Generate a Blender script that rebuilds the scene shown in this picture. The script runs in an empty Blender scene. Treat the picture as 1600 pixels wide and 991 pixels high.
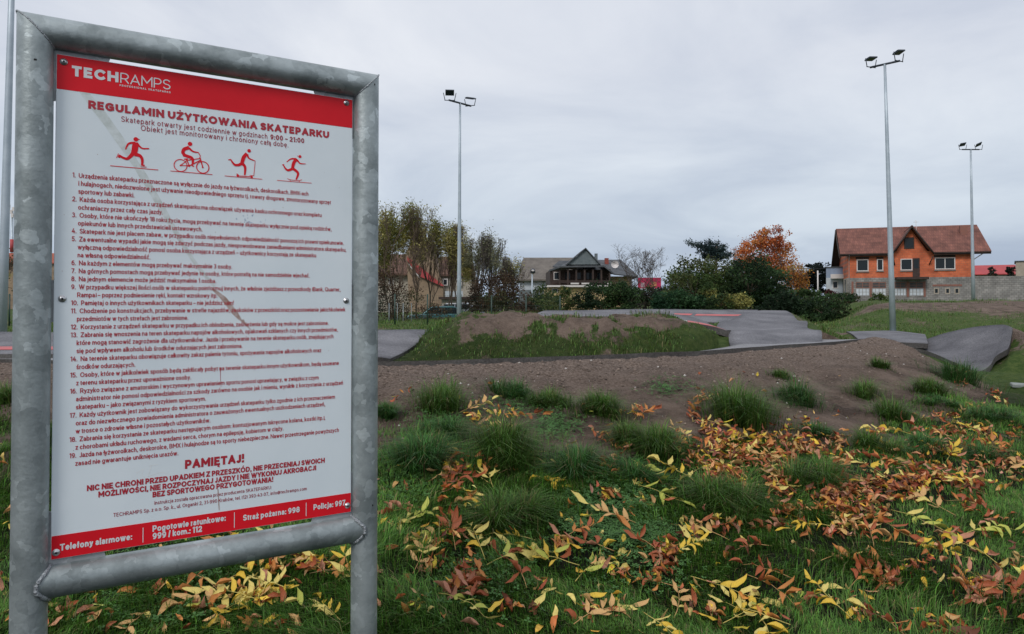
import bpy, math, random
import numpy as np
from mathutils import Vector, Matrix, Euler

SC = bpy.context.scene
COL = SC.collection
R = math.radians
rng = np.random.default_rng(7)
random.seed(7)

# ------------------------------------------------------------------ camera
F = 1155.0          # focal length in photograph pixels (1600 wide)
TH = R(1.06)        # the camera looks up a little
EYE = 1.6
PPY = 451.6         # row of the optical axis (the photograph is cropped)
cam_d = bpy.data.cameras.new('camera')
cam = bpy.data.objects.new('camera', cam_d)
COL.objects.link(cam)
cam.location = (0, 0, EYE)
cam.rotation_euler = (R(90) + TH, 0, 0)
cam_d.sensor_fit = 'HORIZONTAL'
cam_d.sensor_width = 36
cam_d.lens = 36 * F / 1600
cam_d.shift_y = (PPY - 495.5) / 1600
cam_d.clip_start = 0.05
cam_d.clip_end = 4000
cam_d.dof.use_dof = False
SC.camera = cam

# ------------------------------------------------------------------ world
SUN_EL, SUN_AZ = R(42), R(205)      # azimuth clockwise from +Y: behind the camera, a little to the left
w = bpy.data.worlds.new('World')
SC.world = w
w.use_nodes = True
nt = w.node_tree
nt.nodes.clear()
N = nt.nodes.new
L = nt.links.new
sky = N('ShaderNodeTexSky')
sky.sky_type = 'NISHITA'
sky.sun_disc = False
sky.sun_elevation = SUN_EL
sky.sun_rotation = SUN_AZ
sky.air_density = 1.6
sky.dust_density = 2.5
bgs = N('ShaderNodeBackground')
bgs.inputs['Strength'].default_value = 0.10
L(sky.outputs['Color'], bgs.inputs['Color'])
tc = N('ShaderNodeTexCoord')
sep = N('ShaderNodeSeparateXYZ')
L(tc.outputs['Generated'], sep.inputs[0])
# cloud deck: project the direction on a flat layer
mx = N('ShaderNodeMath'); mx.operation = 'MAXIMUM'; mx.inputs[1].default_value = 0.0
L(sep.outputs['Z'], mx.inputs[0])
ad = N('ShaderNodeMath'); ad.operation = 'ADD'; ad.inputs[1].default_value = 0.22
L(mx.outputs[0], ad.inputs[0])
dx = N('ShaderNodeMath'); dx.operation = 'DIVIDE'
dy = N('ShaderNodeMath'); dy.operation = 'DIVIDE'
L(sep.outputs['X'], dx.inputs[0]); L(ad.outputs[0], dx.inputs[1])
L(sep.outputs['Y'], dy.inputs[0]); L(ad.outputs[0], dy.inputs[1])
cb = N('ShaderNodeCombineXYZ')
L(dx.outputs[0], cb.inputs[0]); L(dy.outputs[0], cb.inputs[1])
n1 = N('ShaderNodeTexNoise'); n1.inputs['Scale'].default_value = 1.15; n1.inputs['Detail'].default_value = 7
n1.inputs['Roughness'].default_value = 0.55; n1.inputs['Distortion'].default_value = 0.5
L(cb.outputs[0], n1.inputs['Vector'])
r1 = N('ShaderNodeValToRGB')
r1.color_ramp.elements[0].position = 0.33; r1.color_ramp.elements[0].color = (0.575, 0.618, 0.715, 1)
r1.color_ramp.elements[1].position = 0.66; r1.color_ramp.elements[1].color = (0.815, 0.838, 0.890, 1)
L(n1.outputs['Fac'], r1.inputs[0])
r2 = N('ShaderNodeValToRGB')      # the layer thins and turns bluer towards the horizon
r2.color_ramp.elements[0].position = 0.0; r2.color_ramp.elements[0].color = (0.56, 0.655, 0.77, 1)
r2.color_ramp.elements[1].position = 0.30; r2.color_ramp.elements[1].color = (1.0, 1.0, 1.0, 1)
_e = r2.color_ramp.elements.new(0.10); _e.color = (0.76, 0.83, 0.89, 1)
L(mx.outputs[0], r2.inputs[0])
mm = N('ShaderNodeMixRGB'); mm.blend_type = 'MULTIPLY'; mm.inputs[0].default_value = 1
L(r1.outputs[0], mm.inputs[1]); L(r2.outputs[0], mm.inputs[2])
bgc = N('ShaderNodeBackground')
bgc.inputs['Strength'].default_value = 1.0
L(mm.outputs[0], bgc.inputs['Color'])
ms = N('ShaderNodeMixShader'); ms.inputs[0].default_value = 0.93
L(bgs.outputs[0], ms.inputs[1]); L(bgc.outputs[0], ms.inputs[2])
wo = N('ShaderNodeOutputWorld')
L(ms.outputs[0], wo.inputs['Surface'])

sun_d = bpy.data.lights.new('sun', 'SUN')
sun_d.energy = 1.45
sun_d.angle = R(16)
sun_d.color = (1.0, 0.965, 0.92)
sun = bpy.data.objects.new('sun', sun_d)
COL.objects.link(sun)
sd = Vector((math.sin(SUN_AZ) * math.cos(SUN_EL), math.cos(SUN_AZ) * math.cos(SUN_EL), math.sin(SUN_EL)))
sun.rotation_euler = sd.to_track_quat('Z', 'Y').to_euler()
sun.location = (0, -5, 20)

SC.view_settings.view_transform = 'Standard'
SC.view_settings.look = 'None'
SC.view_settings.exposure = 0.10
SC.view_settings.gamma = 1.0

# ------------------------------------------------------------------ helpers
def ray(px, py):
    a = (px - 800) / F
    b = (PPY - py) / F
    d = np.array([a, math.cos(TH) - b * math.sin(TH), math.sin(TH) + b * math.cos(TH)])
    return d

def wp(px, py, Y):
    d = ray(px, py)
    t = Y / d[1]
    return np.array([d[0] * t, Y, EYE + d[2] * t])

def proj(P):
    x, y, z = P[0], P[1], P[2] - EYE
    d = y * math.cos(TH) + z * math.sin(TH)
    u = -y * math.sin(TH) + z * math.cos(TH)
    return 800 + F * x / d, PPY - F * u / d

def on_plane(ox, oy, ang, px, py):
    """u, z where the pixel's ray meets the vertical plane through (ox, oy) with direction ang"""
    d = ray(px, py)
    c, s = math.cos(ang), math.sin(ang)
    # ox + c u = d0 t ; oy + s u = d1 t
    det = c * (-d[1]) - (-d[0]) * s
    u = ((-ox) * (-d[1]) - (-d[0]) * (-oy)) / det
    t = (ox + c * u) / d[0] if abs(d[0]) > 1e-6 else (oy + s * u) / d[1]
    return u, EYE + d[2] * t

def tag(o, label=None, cat=None, group=None, kind=None):
    if label: o['label'] = label
    if cat: o['category'] = cat
    if group: o['group'] = group
    if kind: o['kind'] = kind
    return o

def empty(name, loc=(0, 0, 0), rz=0.0):
    o = bpy.data.objects.new(name, None)
    COL.objects.link(o)
    o.location = loc
    o.rotation_euler = (0, 0, rz)
    o.empty_display_size = 0.1
    return o

def link(name, me, mats, parent=None):
    o = bpy.data.objects.new(name, me)
    COL.objects.link(o)
    if mats is not None and len(me.materials) == 0:
        for m in (mats if isinstance(mats, (list, tuple)) else [mats]):
            me.materials.append(m)
    if parent is not None: o.parent = parent
    return o

def np_mesh(name, V, quads=None, tris=None, tint=None, smooth=False, attr='tint'):
    me = bpy.data.meshes.new(name)
    V = np.asarray(V, np.float32).reshape(-1, 3)
    nq = 0 if quads is None else len(quads)
    ntr = 0 if tris is None else len(tris)
    loops = []
    if nq: loops.append(np.asarray(quads, np.int32).ravel())
    if ntr: loops.append(np.asarray(tris, np.int32).ravel())
    loops = np.concatenate(loops)
    me.vertices.add(len(V)); me.vertices.foreach_set('co', V.ravel())
    me.loops.add(len(loops)); me.loops.foreach_set('vertex_index', loops)
    me.polygons.add(nq + ntr)
    starts = np.concatenate([np.arange(nq) * 4, nq * 4 + np.arange(ntr) * 3]).astype(np.int32)
    me.polygons.foreach_set('loop_start', starts)
    if tint is not None:
        ca = me.color_attributes.new(attr, 'FLOAT_COLOR', 'POINT')
        t = np.ones((len(V), 4), np.float32); t[:, :3] = tint
        ca.data.foreach_set('color', t.ravel())
    me.update(calc_edges=True)
    if smooth: me.polygons.foreach_set('use_smooth', np.ones(nq + ntr, bool))
    return me

class MB:
    """collects boxes, tubes and polygons, builds ONE mesh"""
    def __init__(s): s.v = []; s.f = []; s.sm = []
    def poly(s, pts, smooth=False):
        i = len(s.v); s.v += [tuple(p) for p in pts]; s.f.append(tuple(range(i, i + len(pts)))); s.sm.append(smooth)
        return s
    def box(s, x0, x1, y0, y1, z0, z1):
        i = len(s.v)
        s.v += [(x0, y0, z0), (x1, y0, z0), (x1, y1, z0), (x0, y1, z0), (x0, y0, z1), (x1, y0, z1), (x1, y1, z1), (x0, y1, z1)]
        for q in ((0, 3, 2, 1), (4, 5, 6, 7), (0, 1, 5, 4), (1, 2, 6, 5), (2, 3, 7, 6), (3, 0, 4, 7)):
            s.f.append(tuple(i + k for k in q)); s.sm.append(False)
        return s
    def prism(s, pts, vec):
        """polygon pts (3-D) extruded by vec"""
        n = len(pts); i = len(s.v)
        s.v += [tuple(p) for p in pts] + [tuple(np.add(p, vec)) for p in pts]
        s.f.append(tuple(i + k for k in range(n))[::-1]); s.sm.append(False)
        s.f.append(tuple(i + n + k for k in range(n))); s.sm.append(False)
        for k in range(n):
            s.f.append((i + k, i + (k + 1) % n, i + n + (k + 1) % n, i + n + k)); s.sm.append(False)
        return s
    def tube(s, pts, rad, n=10, caps=True, smooth=True):
        pts = [Vector(p) for p in pts]
        if not isinstance(rad, (list, tuple)): rad = [rad] * len(pts)
        i0 = len(s.v)
        for k, p in enumerate(pts):
            a = pts[max(k - 1, 0)]; b = pts[min(k + 1, len(pts) - 1)]
            t = (b - a).normalized()
            up = Vector((0, 0, 1)) if abs(t.z) < 0.9 else Vector((1, 0, 0))
            e1 = t.cross(up).normalized(); e2 = t.cross(e1)
            for j in range(n):
                c = 2 * math.pi * j / n
                s.v.append(tuple(p + (e1 * math.cos(c) + e2 * math.sin(c)) * rad[k]))
        for k in range(len(pts) - 1):
            for j in range(n):
                a = i0 + k * n + j; b = i0 + k * n + (j + 1) % n
                s.f.append((a, b, b + n, a + n)); s.sm.append(smooth)
        if caps:
            s.f.append(tuple(i0 + j for j in range(n))[::-1]); s.sm.append(False)
            e = i0 + (len(pts) - 1) * n
            s.f.append(tuple(e + j for j in range(n))); s.sm.append(False)
        return s
    def lathe(s, prof, c=(0, 0, 0), ax=1, n=20):
        """profile (r, h) around an axis (0 x, 1 y, 2 z)"""
        i0 = len(s.v)
        for r, h in prof:
            for j in range(n):
                a = 2 * math.pi * j / n
                q = [0, 0, 0]; q[ax] = h; q[(ax + 1) % 3] = r * math.cos(a); q[(ax + 2) % 3] = r * math.sin(a)
                s.v.append((c[0] + q[0], c[1] + q[1], c[2] + q[2]))
        for k in range(len(prof) - 1):
            for j in range(n):
                a = i0 + k * n + j; b = i0 + k * n + (j + 1) % n
                s.f.append((a, b, b + n, a + n)); s.sm.append(True)
        return s
    def mesh(s, name):
        me = bpy.data.meshes.new(name)
        me.from_pydata(s.v, [], s.f)
        me.polygons.foreach_set('use_smooth', s.sm)
        me.update()
        return me
    def build(s, name, mat, parent=None):
        return link(name, s.mesh(name), mat, parent)

def fix_normals(o):
    import bmesh
    bm = bmesh.new(); bm.from_mesh(o.data)
    bmesh.ops.recalc_face_normals(bm, faces=bm.faces)
    bm.to_mesh(o.data); bm.free()
    return o

def bevel(o, wdt=0.003, seg=2):
    m = o.modifiers.new('bevel', 'BEVEL'); m.width = wdt; m.segments = seg; m.limit_method = 'ANGLE'
    return o

def copy_tree(o, parent=None):
    c = o.copy(); COL.objects.link(c); c.parent = parent
    for ch in list(o.children): copy_tree(ch, c)
    return c

# ---- value noise
def _hash(ix, iy, s):
    h = (ix.astype(np.int64) * 374761393 + iy.astype(np.int64) * 668265263 + s * 982451653) & 0x7fffffff
    h = ((h ^ (h >> 13)) * 1274126177) & 0x7fffffff
    return ((h ^ (h >> 16)) & 0xffff) / 65535.0
def vnoise(x, y, s=0):
    ix = np.floor(x); iy = np.floor(y); fx = x - ix; fy = y - iy
    fx = fx * fx * (3 - 2 * fx); fy = fy * fy * (3 - 2 * fy)
    a = _hash(ix, iy, s); b = _hash(ix + 1, iy, s); c = _hash(ix, iy + 1, s); d = _hash(ix + 1, iy + 1, s)
    return (a * (1 - fx) + b * fx) * (1 - fy) + (c * (1 - fx) + d * fx) * fy
def fbm(x, y, s=0, o=4):
    t = 0; a = 0.5; n = 0
    for k in range(o):
        t = t + a * vnoise(x * 2 ** k, y * 2 ** k, s + k); n += a; a *= 0.5
    return t / n
def sstep(a, b, x):
    t = np.clip((x - a) / (b - a), 0, 1); return t * t * (3 - 2 * t)

# ------------------------------------------------------------------ materials
def mat(name, col, rough=0.8, metal=0.0, col2=None, scale=6.0, detail=5, bump=0.0, bscale=None, spec=None, contrast=(0.35, 0.65), coords='Object'):
    m = bpy.data.materials.new(name)
    m.use_nodes = True
    t = m.node_tree; b = t.nodes['Principled BSDF']
    b.inputs['Roughness'].default_value = rough
    b.inputs['Metallic'].default_value = metal
    b.inputs['Base Color'].default_value = (*col, 1)
    if spec is not None: b.inputs['Specular IOR Level'].default_value = spec
    if col2 is not None or bump:
        tc = t.nodes.new('ShaderNodeTexCoord')
    if col2 is not None:
        n = t.nodes.new('ShaderNodeTexNoise'); n.inputs['Scale'].default_value = scale; n.inputs['Detail'].default_value = detail
        n.inputs['Roughness'].default_value = 0.6
        t.links.new(tc.outputs[coords], n.inputs['Vector'])
        r = t.nodes.new('ShaderNodeValToRGB')
        r.color_ramp.elements[0].position = contrast[0]; r.color_ramp.elements[0].color = (*col, 1)
        r.color_ramp.elements[1].position = contrast[1]; r.color_ramp.elements[1].color = (*col2, 1)
        t.links.new(n.outputs['Fac'], r.inputs[0]); t.links.new(r.outputs[0], b.inputs['Base Color'])
    if bump:
        n2 = t.nodes.new('ShaderNodeTexNoise'); n2.inputs['Scale'].default_value = bscale or scale * 4; n2.inputs['Detail'].default_value = 6
        t.links.new(tc.outputs[coords], n2.inputs['Vector'])
        bp = t.nodes.new('ShaderNodeBump'); bp.inputs['Strength'].default_value = bump; bp.inputs['Distance'].default_value = 0.02
        t.links.new(n2.outputs['Fac'], bp.inputs['Height']); t.links.new(bp.outputs[0], b.inputs['Normal'])
    return m

def tint_mat(name, rough=0.7, transl=0.0, spec=0.25, noise=0.0, nscale=60):
    """colour from the mesh's own tint attribute (each leaf or blade has its own colour)"""
    m = bpy.data.materials.new(name); m.use_nodes = True
    t = m.node_tree; b = t.nodes['Principled BSDF']
    b.inputs['Roughness'].default_value = rough; b.inputs['Specular IOR Level'].default_value = spec
    a = t.nodes.new('ShaderNodeAttribute'); a.attribute_name = 'tint'
    src = a.outputs['Color']
    if noise:
        tc = t.nodes.new('ShaderNodeTexCoord'); n = t.nodes.new('ShaderNodeTexNoise'); n.inputs['Scale'].default_value = nscale
        n.inputs['Detail'].default_value = 4
        t.links.new(tc.outputs['Object'], n.inputs['Vector'])
        mr = t.nodes.new('ShaderNodeMapRange'); mr.inputs['To Min'].default_value = 1 - noise; mr.inputs['To Max'].default_value = 1 + noise
        mr.inputs['From Min'].default_value = 0.3; mr.inputs['From Max'].default_value = 0.7
        t.links.new(n.outputs['Fac'], mr.inputs['Value'])
        mu = t.nodes.new('ShaderNodeVectorMath'); mu.operation = 'SCALE'
        t.links.new(src, mu.inputs[0]); t.links.new(mr.outputs[0], mu.inputs['Scale'])
        src = mu.outputs[0]
    t.links.new(src, b.inputs['Base Color'])
    if transl:
        tr = t.nodes.new('ShaderNodeBsdfTranslucent'); mxs = t.nodes.new('ShaderNodeMixShader'); mxs.inputs[0].default_value = transl
        t.links.new(src, tr.inputs['Color'])
        out = t.nodes['Material Output']
        t.links.new(b.outputs[0], mxs.inputs[1]); t.links.new(tr.outputs[0], mxs.inputs[2]); t.links.new(mxs.outputs[0], out.inputs['Surface'])
    return m

def galv_mat(name, dark, light, scale=36, metal=0.55, rough=0.48):
    m = bpy.data.materials.new(name); m.use_nodes = True
    t = m.node_tree; b = t.nodes['Principled BSDF']; NN = t.nodes.new; LL = t.links.new
    b.inputs['Metallic'].default_value = metal
    tc = NN('ShaderNodeTexCoord')
    nz = NN('ShaderNodeTexNoise'); nz.inputs['Scale'].default_value = scale * 0.9; nz.inputs['Detail'].default_value = 4
    LL(tc.outputs['Object'], nz.inputs['Vector'])
    mxv = NN('ShaderNodeMixRGB'); mxv.inputs[0].default_value = 0.045
    LL(tc.outputs['Object'], mxv.inputs[1]); LL(nz.outputs['Color'], mxv.inputs[2])
    v = NN('ShaderNodeTexVoronoi'); v.inputs['Scale'].default_value = scale
    LL(mxv.outputs[0], v.inputs['Vector'])
    sp = NN('ShaderNodeSeparateColor'); LL(v.outputs['Color'], sp.inputs[0])
    r = NN('ShaderNodeValToRGB')        # a few crystals stand out bright, most are mid grey
    e = r.color_ramp.elements
    e[0].position = 0.0; e[0].color = (0.30, 0.30, 0.30, 1)
    e[1].position = 1.0; e[1].color = (1, 1, 1, 1)
    x = e.new(0.62); x.color = (0.42, 0.42, 0.42, 1)
    x = e.new(0.84); x.color = (0.60, 0.60, 0.60, 1)
    LL(sp.outputs[0], r.inputs[0])
    n2 = NN('ShaderNodeTexNoise'); n2.inputs['Scale'].default_value = 7; n2.inputs['Detail'].default_value = 7; n2.inputs['Roughness'].default_value = 0.65
    LL(tc.outputs['Object'], n2.inputs['Vector'])
    r3 = NN('ShaderNodeMapRange'); r3.inputs['From Min'].default_value = 0.36; r3.inputs['From Max'].default_value = 0.66
    LL(n2.outputs['Fac'], r3.inputs['Value'])
    mu = NN('ShaderNodeMixRGB'); mu.inputs[0].default_value = 0.42
    LL(r.outputs[0], mu.inputs[1]); LL(r3.outputs[0], mu.inputs[2])
    cr = NN('ShaderNodeMixRGB'); LL(mu.outputs[0], cr.inputs[0])
    cr.inputs[1].default_value = (*dark, 1); cr.inputs[2].default_value = (*light, 1)
    LL(cr.outputs[0], b.inputs['Base Color'])
    rr = NN('ShaderNodeMapRange'); rr.inputs['To Min'].default_value = rough + 0.1; rr.inputs['To Max'].default_value = rough - 0.08
    LL(mu.outputs[0], rr.inputs['Value']); LL(rr.outputs[0], b.inputs['Roughness'])
    n3 = NN('ShaderNodeTexNoise'); n3.inputs['Scale'].default_value = 90; n3.inputs['Detail'].default_value = 3
    LL(tc.outputs['Object'], n3.inputs['Vector'])
    bp = NN('ShaderNodeBump'); bp.inputs['Strength'].default_value = 0.22; bp.inputs['Distance'].default_value = 0.004
    LL(n3.outputs['Fac'], bp.inputs['Height']); LL(bp.outputs[0], b.inputs['Normal'])
    return m

M = {}
M['galv'] = galv_mat('galvanized_steel', (0.095, 0.118, 0.120), (0.56, 0.62, 0.625))
M['mast'] = mat('mast_galvanized', (0.36, 0.42, 0.47), 0.5, 0.35, col2=(0.46, 0.52, 0.57), scale=3)
M['weld'] = mat('weld_bead', (0.40, 0.43, 0.45), 0.5, 0.6, col2=(0.28, 0.3, 0.32), scale=60, bump=0.5, bscale=180)
M['lamp_body'] = mat('floodlight_casing', (0.035, 0.045, 0.06), 0.45, 0.3)
M['lamp_glass'] = mat('floodlight_glass', (0.02, 0.03, 0.045), 0.15)
M['panel'] = mat('panel_print_white', (0.69, 0.765, 0.805), 0.38, col2=(0.76, 0.825, 0.86), scale=3.0, detail=8, bump=0.02, bscale=8)
M['red_print'] = mat('red_print', (0.66, 0.010, 0.020), 0.45, spec=0.2, col2=(0.74, 0.013, 0.024), scale=5)
M['red_text'] = mat('red_lettering', (0.43, 0.018, 0.034), 0.45)
M['thin_text'] = mat('dark_red_lettering', (0.36, 0.045, 0.065), 0.45)
M['white_text'] = mat('white_lettering', (0.68, 0.70, 0.72), 0.4)
M['panel_edge'] = mat('aluminium_edge', (0.35, 0.36, 0.38), 0.5, 0.5)
M['steel'] = mat('stainless_screw', (0.55, 0.55, 0.56), 0.3, 0.9)
M['black'] = mat('black_hole', (0.01, 0.01, 0.011), 0.8)
M['residue'] = mat('tape_residue', (0.52, 0.575, 0.56), 0.7, col2=(0.68, 0.74, 0.75), scale=50, detail=8)
M['residue_dark'] = mat('torn_residue', (0.33, 0.22, 0.18), 0.8, col2=(0.52, 0.44, 0.42), scale=90, detail=8)
M['blue_mark'] = mat('blue_marker_smudge', (0.24, 0.34, 0.50), 0.6)
M['scratch'] = mat('pale_scratch', (0.76, 0.79, 0.80), 0.5)

# asphalt
def asphalt_mat(name, a, b):
    m = mat(name, a, 0.85, col2=b, scale=1.7, detail=8, bump=0.5, bscale=55, spec=0.3, coords='Object')
    t = m.node_tree; bs = t.nodes['Principled BSDF']; tc = t.nodes['Texture Coordinate']
    v = t.nodes.new('ShaderNodeTexNoise'); v.inputs['Scale'].default_value = 45; v.inputs['Detail'].default_value = 3
    t.links.new(tc.outputs['Object'], v.inputs['Vector'])
    mr = t.nodes.new('ShaderNodeMapRange'); mr.inputs['From Min'].default_value = 0.3; mr.inputs['From Max'].default_value = 0.7
    mr.inputs['To Min'].default_value = 0.72; mr.inputs['To Max'].default_value = 1.28
    t.links.new(v.outputs['Fac'], mr.inputs['Value'])
    sc = t.nodes.new('ShaderNodeVectorMath'); sc.operation = 'SCALE'
    src = bs.inputs['Base Color'].links[0].from_socket
    t.links.new(src, sc.inputs[0]); t.links.new(mr.outputs[0], sc.inputs['Scale']); t.links.new(sc.outputs[0], bs.inputs['Base Color'])
    return m
M['asphalt'] = asphalt_mat('asphalt', (0.105, 0.105, 0.116), (0.185, 0.183, 0.197))
M['asphalt_dark'] = asphalt_mat('fresh_asphalt', (0.085, 0.084, 0.094), (0.15, 0.148, 0.16))
M['asphalt_edge'] = asphalt_mat('asphalt_broken_edge', (0.055, 0.05, 0.047), (0.10, 0.095, 0.09))
M['asphalt_light'] = asphalt_mat('worn_asphalt', (0.20, 0.20, 0.21), (0.27, 0.268, 0.28))
M['paint_red'] = mat('track_paint_red', (0.58, 0.11, 0.11), 0.7, col2=(0.40, 0.12, 0.12), scale=3)
M['paint_white'] = mat('track_paint_white', (0.62, 0.6, 0.6), 0.7, col2=(0.5, 0.48, 0.48), scale=3)
# ------------------------------------------------------------------ the pump track: swept asphalt ribbons
RIB = {}
K = 0.78
def wk(px, py, Y): return wp(px, py, Y * K)
def resample(P, n):
    P = np.array(P, float)
    d = np.r_[0, np.cumsum(np.linalg.norm(np.diff(P, axis=0), axis=1))]; d /= d[-1]
    # Catmull-Rom for a smooth run
    t = np.linspace(0, 1, n); out = np.zeros((n, P.shape[1]))
    idx = np.clip(np.searchsorted(d, t, side='right') - 1, 0, len(P) - 2)
    for k in range(n):
        i = idx[k]; u = (t[k] - d[i]) / (d[i + 1] - d[i] + 1e-9)
        p0 = P[max(i - 1, 0)]; p1 = P[i]; p2 = P[i + 1]; p3 = P[min(i + 2, len(P) - 1)]
        out[k] = 0.5 * ((2 * p1) + (-p0 + p2) * u + (2 * p0 - 5 * p1 + 4 * p2 - p3) * u * u + (-p0 + 3 * p1 - 3 * p2 + p3) * u ** 3)
    return out

def ribbon(key, near, far, m='asphalt', nu=72, nv=10, sag=0.0, skirt=0.09, wob=0.012):
    A = resample(near, nu); B = resample(far, nu)
    s = np.linspace(0, 1, nv)
    G = A[:, None, :] * (1 - s)[None, :, None] + B[:, None, :] * s[None, :, None]
    G[:, :, 2] -= sag * np.sin(math.pi * s)[None, :]
    # slightly wavering edges
    e = (fbm(G[:, 0, 0] * 3, G[:, 0, 1] * 3, 31) - 0.5) * 2 * wob
    G[:, 0, 1] += e; G[:, -1, 1] -= e
    G[:, :, 2] += (fbm(G[:, :, 0] * 1.2, G[:, :, 1] * 1.2, 5) - 0.5) * 0.02
    V = G.reshape(-1, 3)
    q = []
    for i in range(nu - 1):
        for j in range(nv - 1):
            a = i * nv + j; q.append((a, a + nv, a + nv + 1, a + 1))
    # skirts
    ring = [i * nv for i in range(nu)] + [(nu - 1) * nv + j for j in range(1, nv)] + [i * nv + nv - 1 for i in range(nu - 2, -1, -1)] + [j for j in range(nv - 2, 0, -1)]
    base = len(V)
    sk = V[ring].copy(); sk[:, 2] -= skirt
    V = np.vstack([V, sk]); n = len(ring)
    for k in range(n):
        a = ring[k]; b = ring[(k + 1) % n]
        q.append((b, a, base + k, base + (k + 1) % n))
    me = np_mesh(key, V, quads=np.array(q))
    me.polygons.foreach_set('use_smooth', np.r_[np.ones((nu - 1) * (nv - 1), bool), np.zeros(n, bool)])
    o = link(key, me, [M[m], M['asphalt_edge']])
    me.polygons.foreach_set('material_index', np.r_[np.zeros((nu - 1) * (nv - 1), np.int32), np.ones(n, np.int32)])
    tag(o, kind='structure')
    RIB[o.name] = G
    return G

def paint(G, t0, t1, s0, s1, m, name, n=30):
    nu, nv, _ = G.shape
    def P(t, s):
        x = t * (nu - 1); y = s * (nv - 1); i = int(min(x, nu - 2)); j = int(min(y, nv - 2)); a = x - i; b = y - j
        return (G[i, j] * (1 - a) + G[i + 1, j] * a) * (1 - b) + (G[i, j + 1] * (1 - a) + G[i + 1, j + 1] * a) * b
    V = []
    for k in range(n):
        t = t0 + (t1 - t0) * k / (n - 1)
        for s in (s0, (s0 + s1) / 2, s1):
            p = P(t, s).copy(); p[2] += 0.006; V.append(p)
    q = []
    for k in range(n - 1):
        a = k * 3; q += [(a, a + 3, a + 4, a + 1), (a + 1, a + 4, a + 5, a + 2)]
    o = link(name, np_mesh(name, V, quads=np.array(q)), M[m])
    tag(o, kind='structure')
    return o

CR = np.array([(-16, 11.2), (-10, 9.6), (-6, 8.75), (-1.43, 8.27), (0.6, 9.25), (2.8, 10.5), (4.7, 12.0), (6.7, 13.8), (9.5, 16.2)]) * K
def crest(x):
    xs = np.asarray(x, float)
    y = 0
    for k in (-0.45, -0.22, 0, 0.22, 0.45): y = y + np.interp(xs + k, CR[:, 0], CR[:, 1])
    return y / 5
# A: the near path along the crest of the bank; banked away from us on the left, level on the right
nearA, farA = [], []
for x, hn, wd, hf in ((-9, 0.93, 1.5, 0.80), (-6, 0.93, 1.4, 0.86), (-3.5, 0.93, 1.5, 0.90), (-1.43, 0.935, 1.3, 0.74), (0.6, 0.93, 1.0, 0.76), (1.9, 0.925, 0.9, 0.78), (2.8, 0.92, 0.6, 0.84), (3.8, 0.93, 0.7, 0.88), (4.9, 0.93, 1.15, 0.90), (5.9, 0.93, 1.6, 0.89), (6.8, 0.93, 1.3, 0.88)):
    x = x * K; hn = EYE - (EYE - hn) * K; hf = EYE - (EYE - hf) * K; wd = wd * K
    yc = float(crest(x)); s = float(crest(x + 0.3) - crest(x - 0.3)) / 0.6
    n = np.array([-s, 1.0]) / math.hypot(s, 1)
    nearA.append((x, yc, hn)); farA.append((x + n[0] * wd, yc + n[1] * wd, hf))
GA = ribbon('asphalt_path', nearA, farA, 'asphalt_light', nu=110, nv=8, sag=0.02, skirt=0.10)
# left wide bank of the track, rising away from us
GL = ribbon('asphalt_bank', [wk(-420, 553, 10.2), wk(-150, 553, 10.1), wk(100, 553, 10.0), wk(350, 553, 10.0), wk(560, 556, 10.0), wk(610, 560, 10.2)],
            [wk(-420, 518, 13.4), wk(-150, 518, 13.3), wk(100, 519, 13.2), wk(350, 518, 13.2), wk(600, 515, 13.3), wk(672, 515, 13.6)], 'asphalt', nu=80, nv=10, sag=0.06)
paint(GL, 0.05, 0.55, 0.30, 0.47, 'paint_red', 'track_edge_line')
# B: the band that runs behind the mound and dips to the right
GB = ribbon('asphalt_track', [wk(812, 500, 14.4), wk(845, 498, 14.4), wk(900, 496, 14.2), wk(960, 497, 14.0), wk(1030, 500, 13.8), wk(1085, 506, 13.6), wk(1115, 511, 13.55), wk(1140, 518, 13.55)],
            [wk(862, 486.5, 16.6), wk(885, 486.5, 16.5), wk(930, 487, 16.2), wk(1000, 489.5, 15.8), wk(1060, 492, 15.6), wk(1095, 500, 15.5), wk(1110, 507, 15.45), wk(1123, 512.5, 15.45)], 'asphalt', nu=90, nv=9, sag=0.0)
paint(GB, 0.56, 0.72, 0.02, 0.22, 'paint_red', 'track_edge_line')
paint(GB, 0.72, 0.80, 0.02, 0.25, 'paint_white', 'track_edge_line')
paint(GB, 0.80, 0.985, 0.02, 0.28, 'paint_red', 'track_edge_line')
# C: the far bank
GC = ribbon('asphalt_track', [wk(800, 497, 18.0), wk(900, 499, 18.0), wk(1010, 501, 18.0), wk(1090, 504, 18.2), wk(1160, 503, 18.6)],
            [wk(850, 485.5, 20.5), wk(930, 484.5, 20.6), wk(1030, 483, 20.8), wk(1120, 484, 21.2), wk(1185, 484.5, 21.8)], 'asphalt', nu=70, nv=9, sag=0.03)
paint(GC, 0.60, 0.68, 0.58, 0.68, 'paint_red', 'track_edge_line')
paint(GC, 0.70, 0.92, 0.56, 0.67, 'paint_red', 'track_edge_line')
paint(GC, 0.92, 0.97, 0.56, 0.67, 'paint_white', 'track_edge_line')
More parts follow.
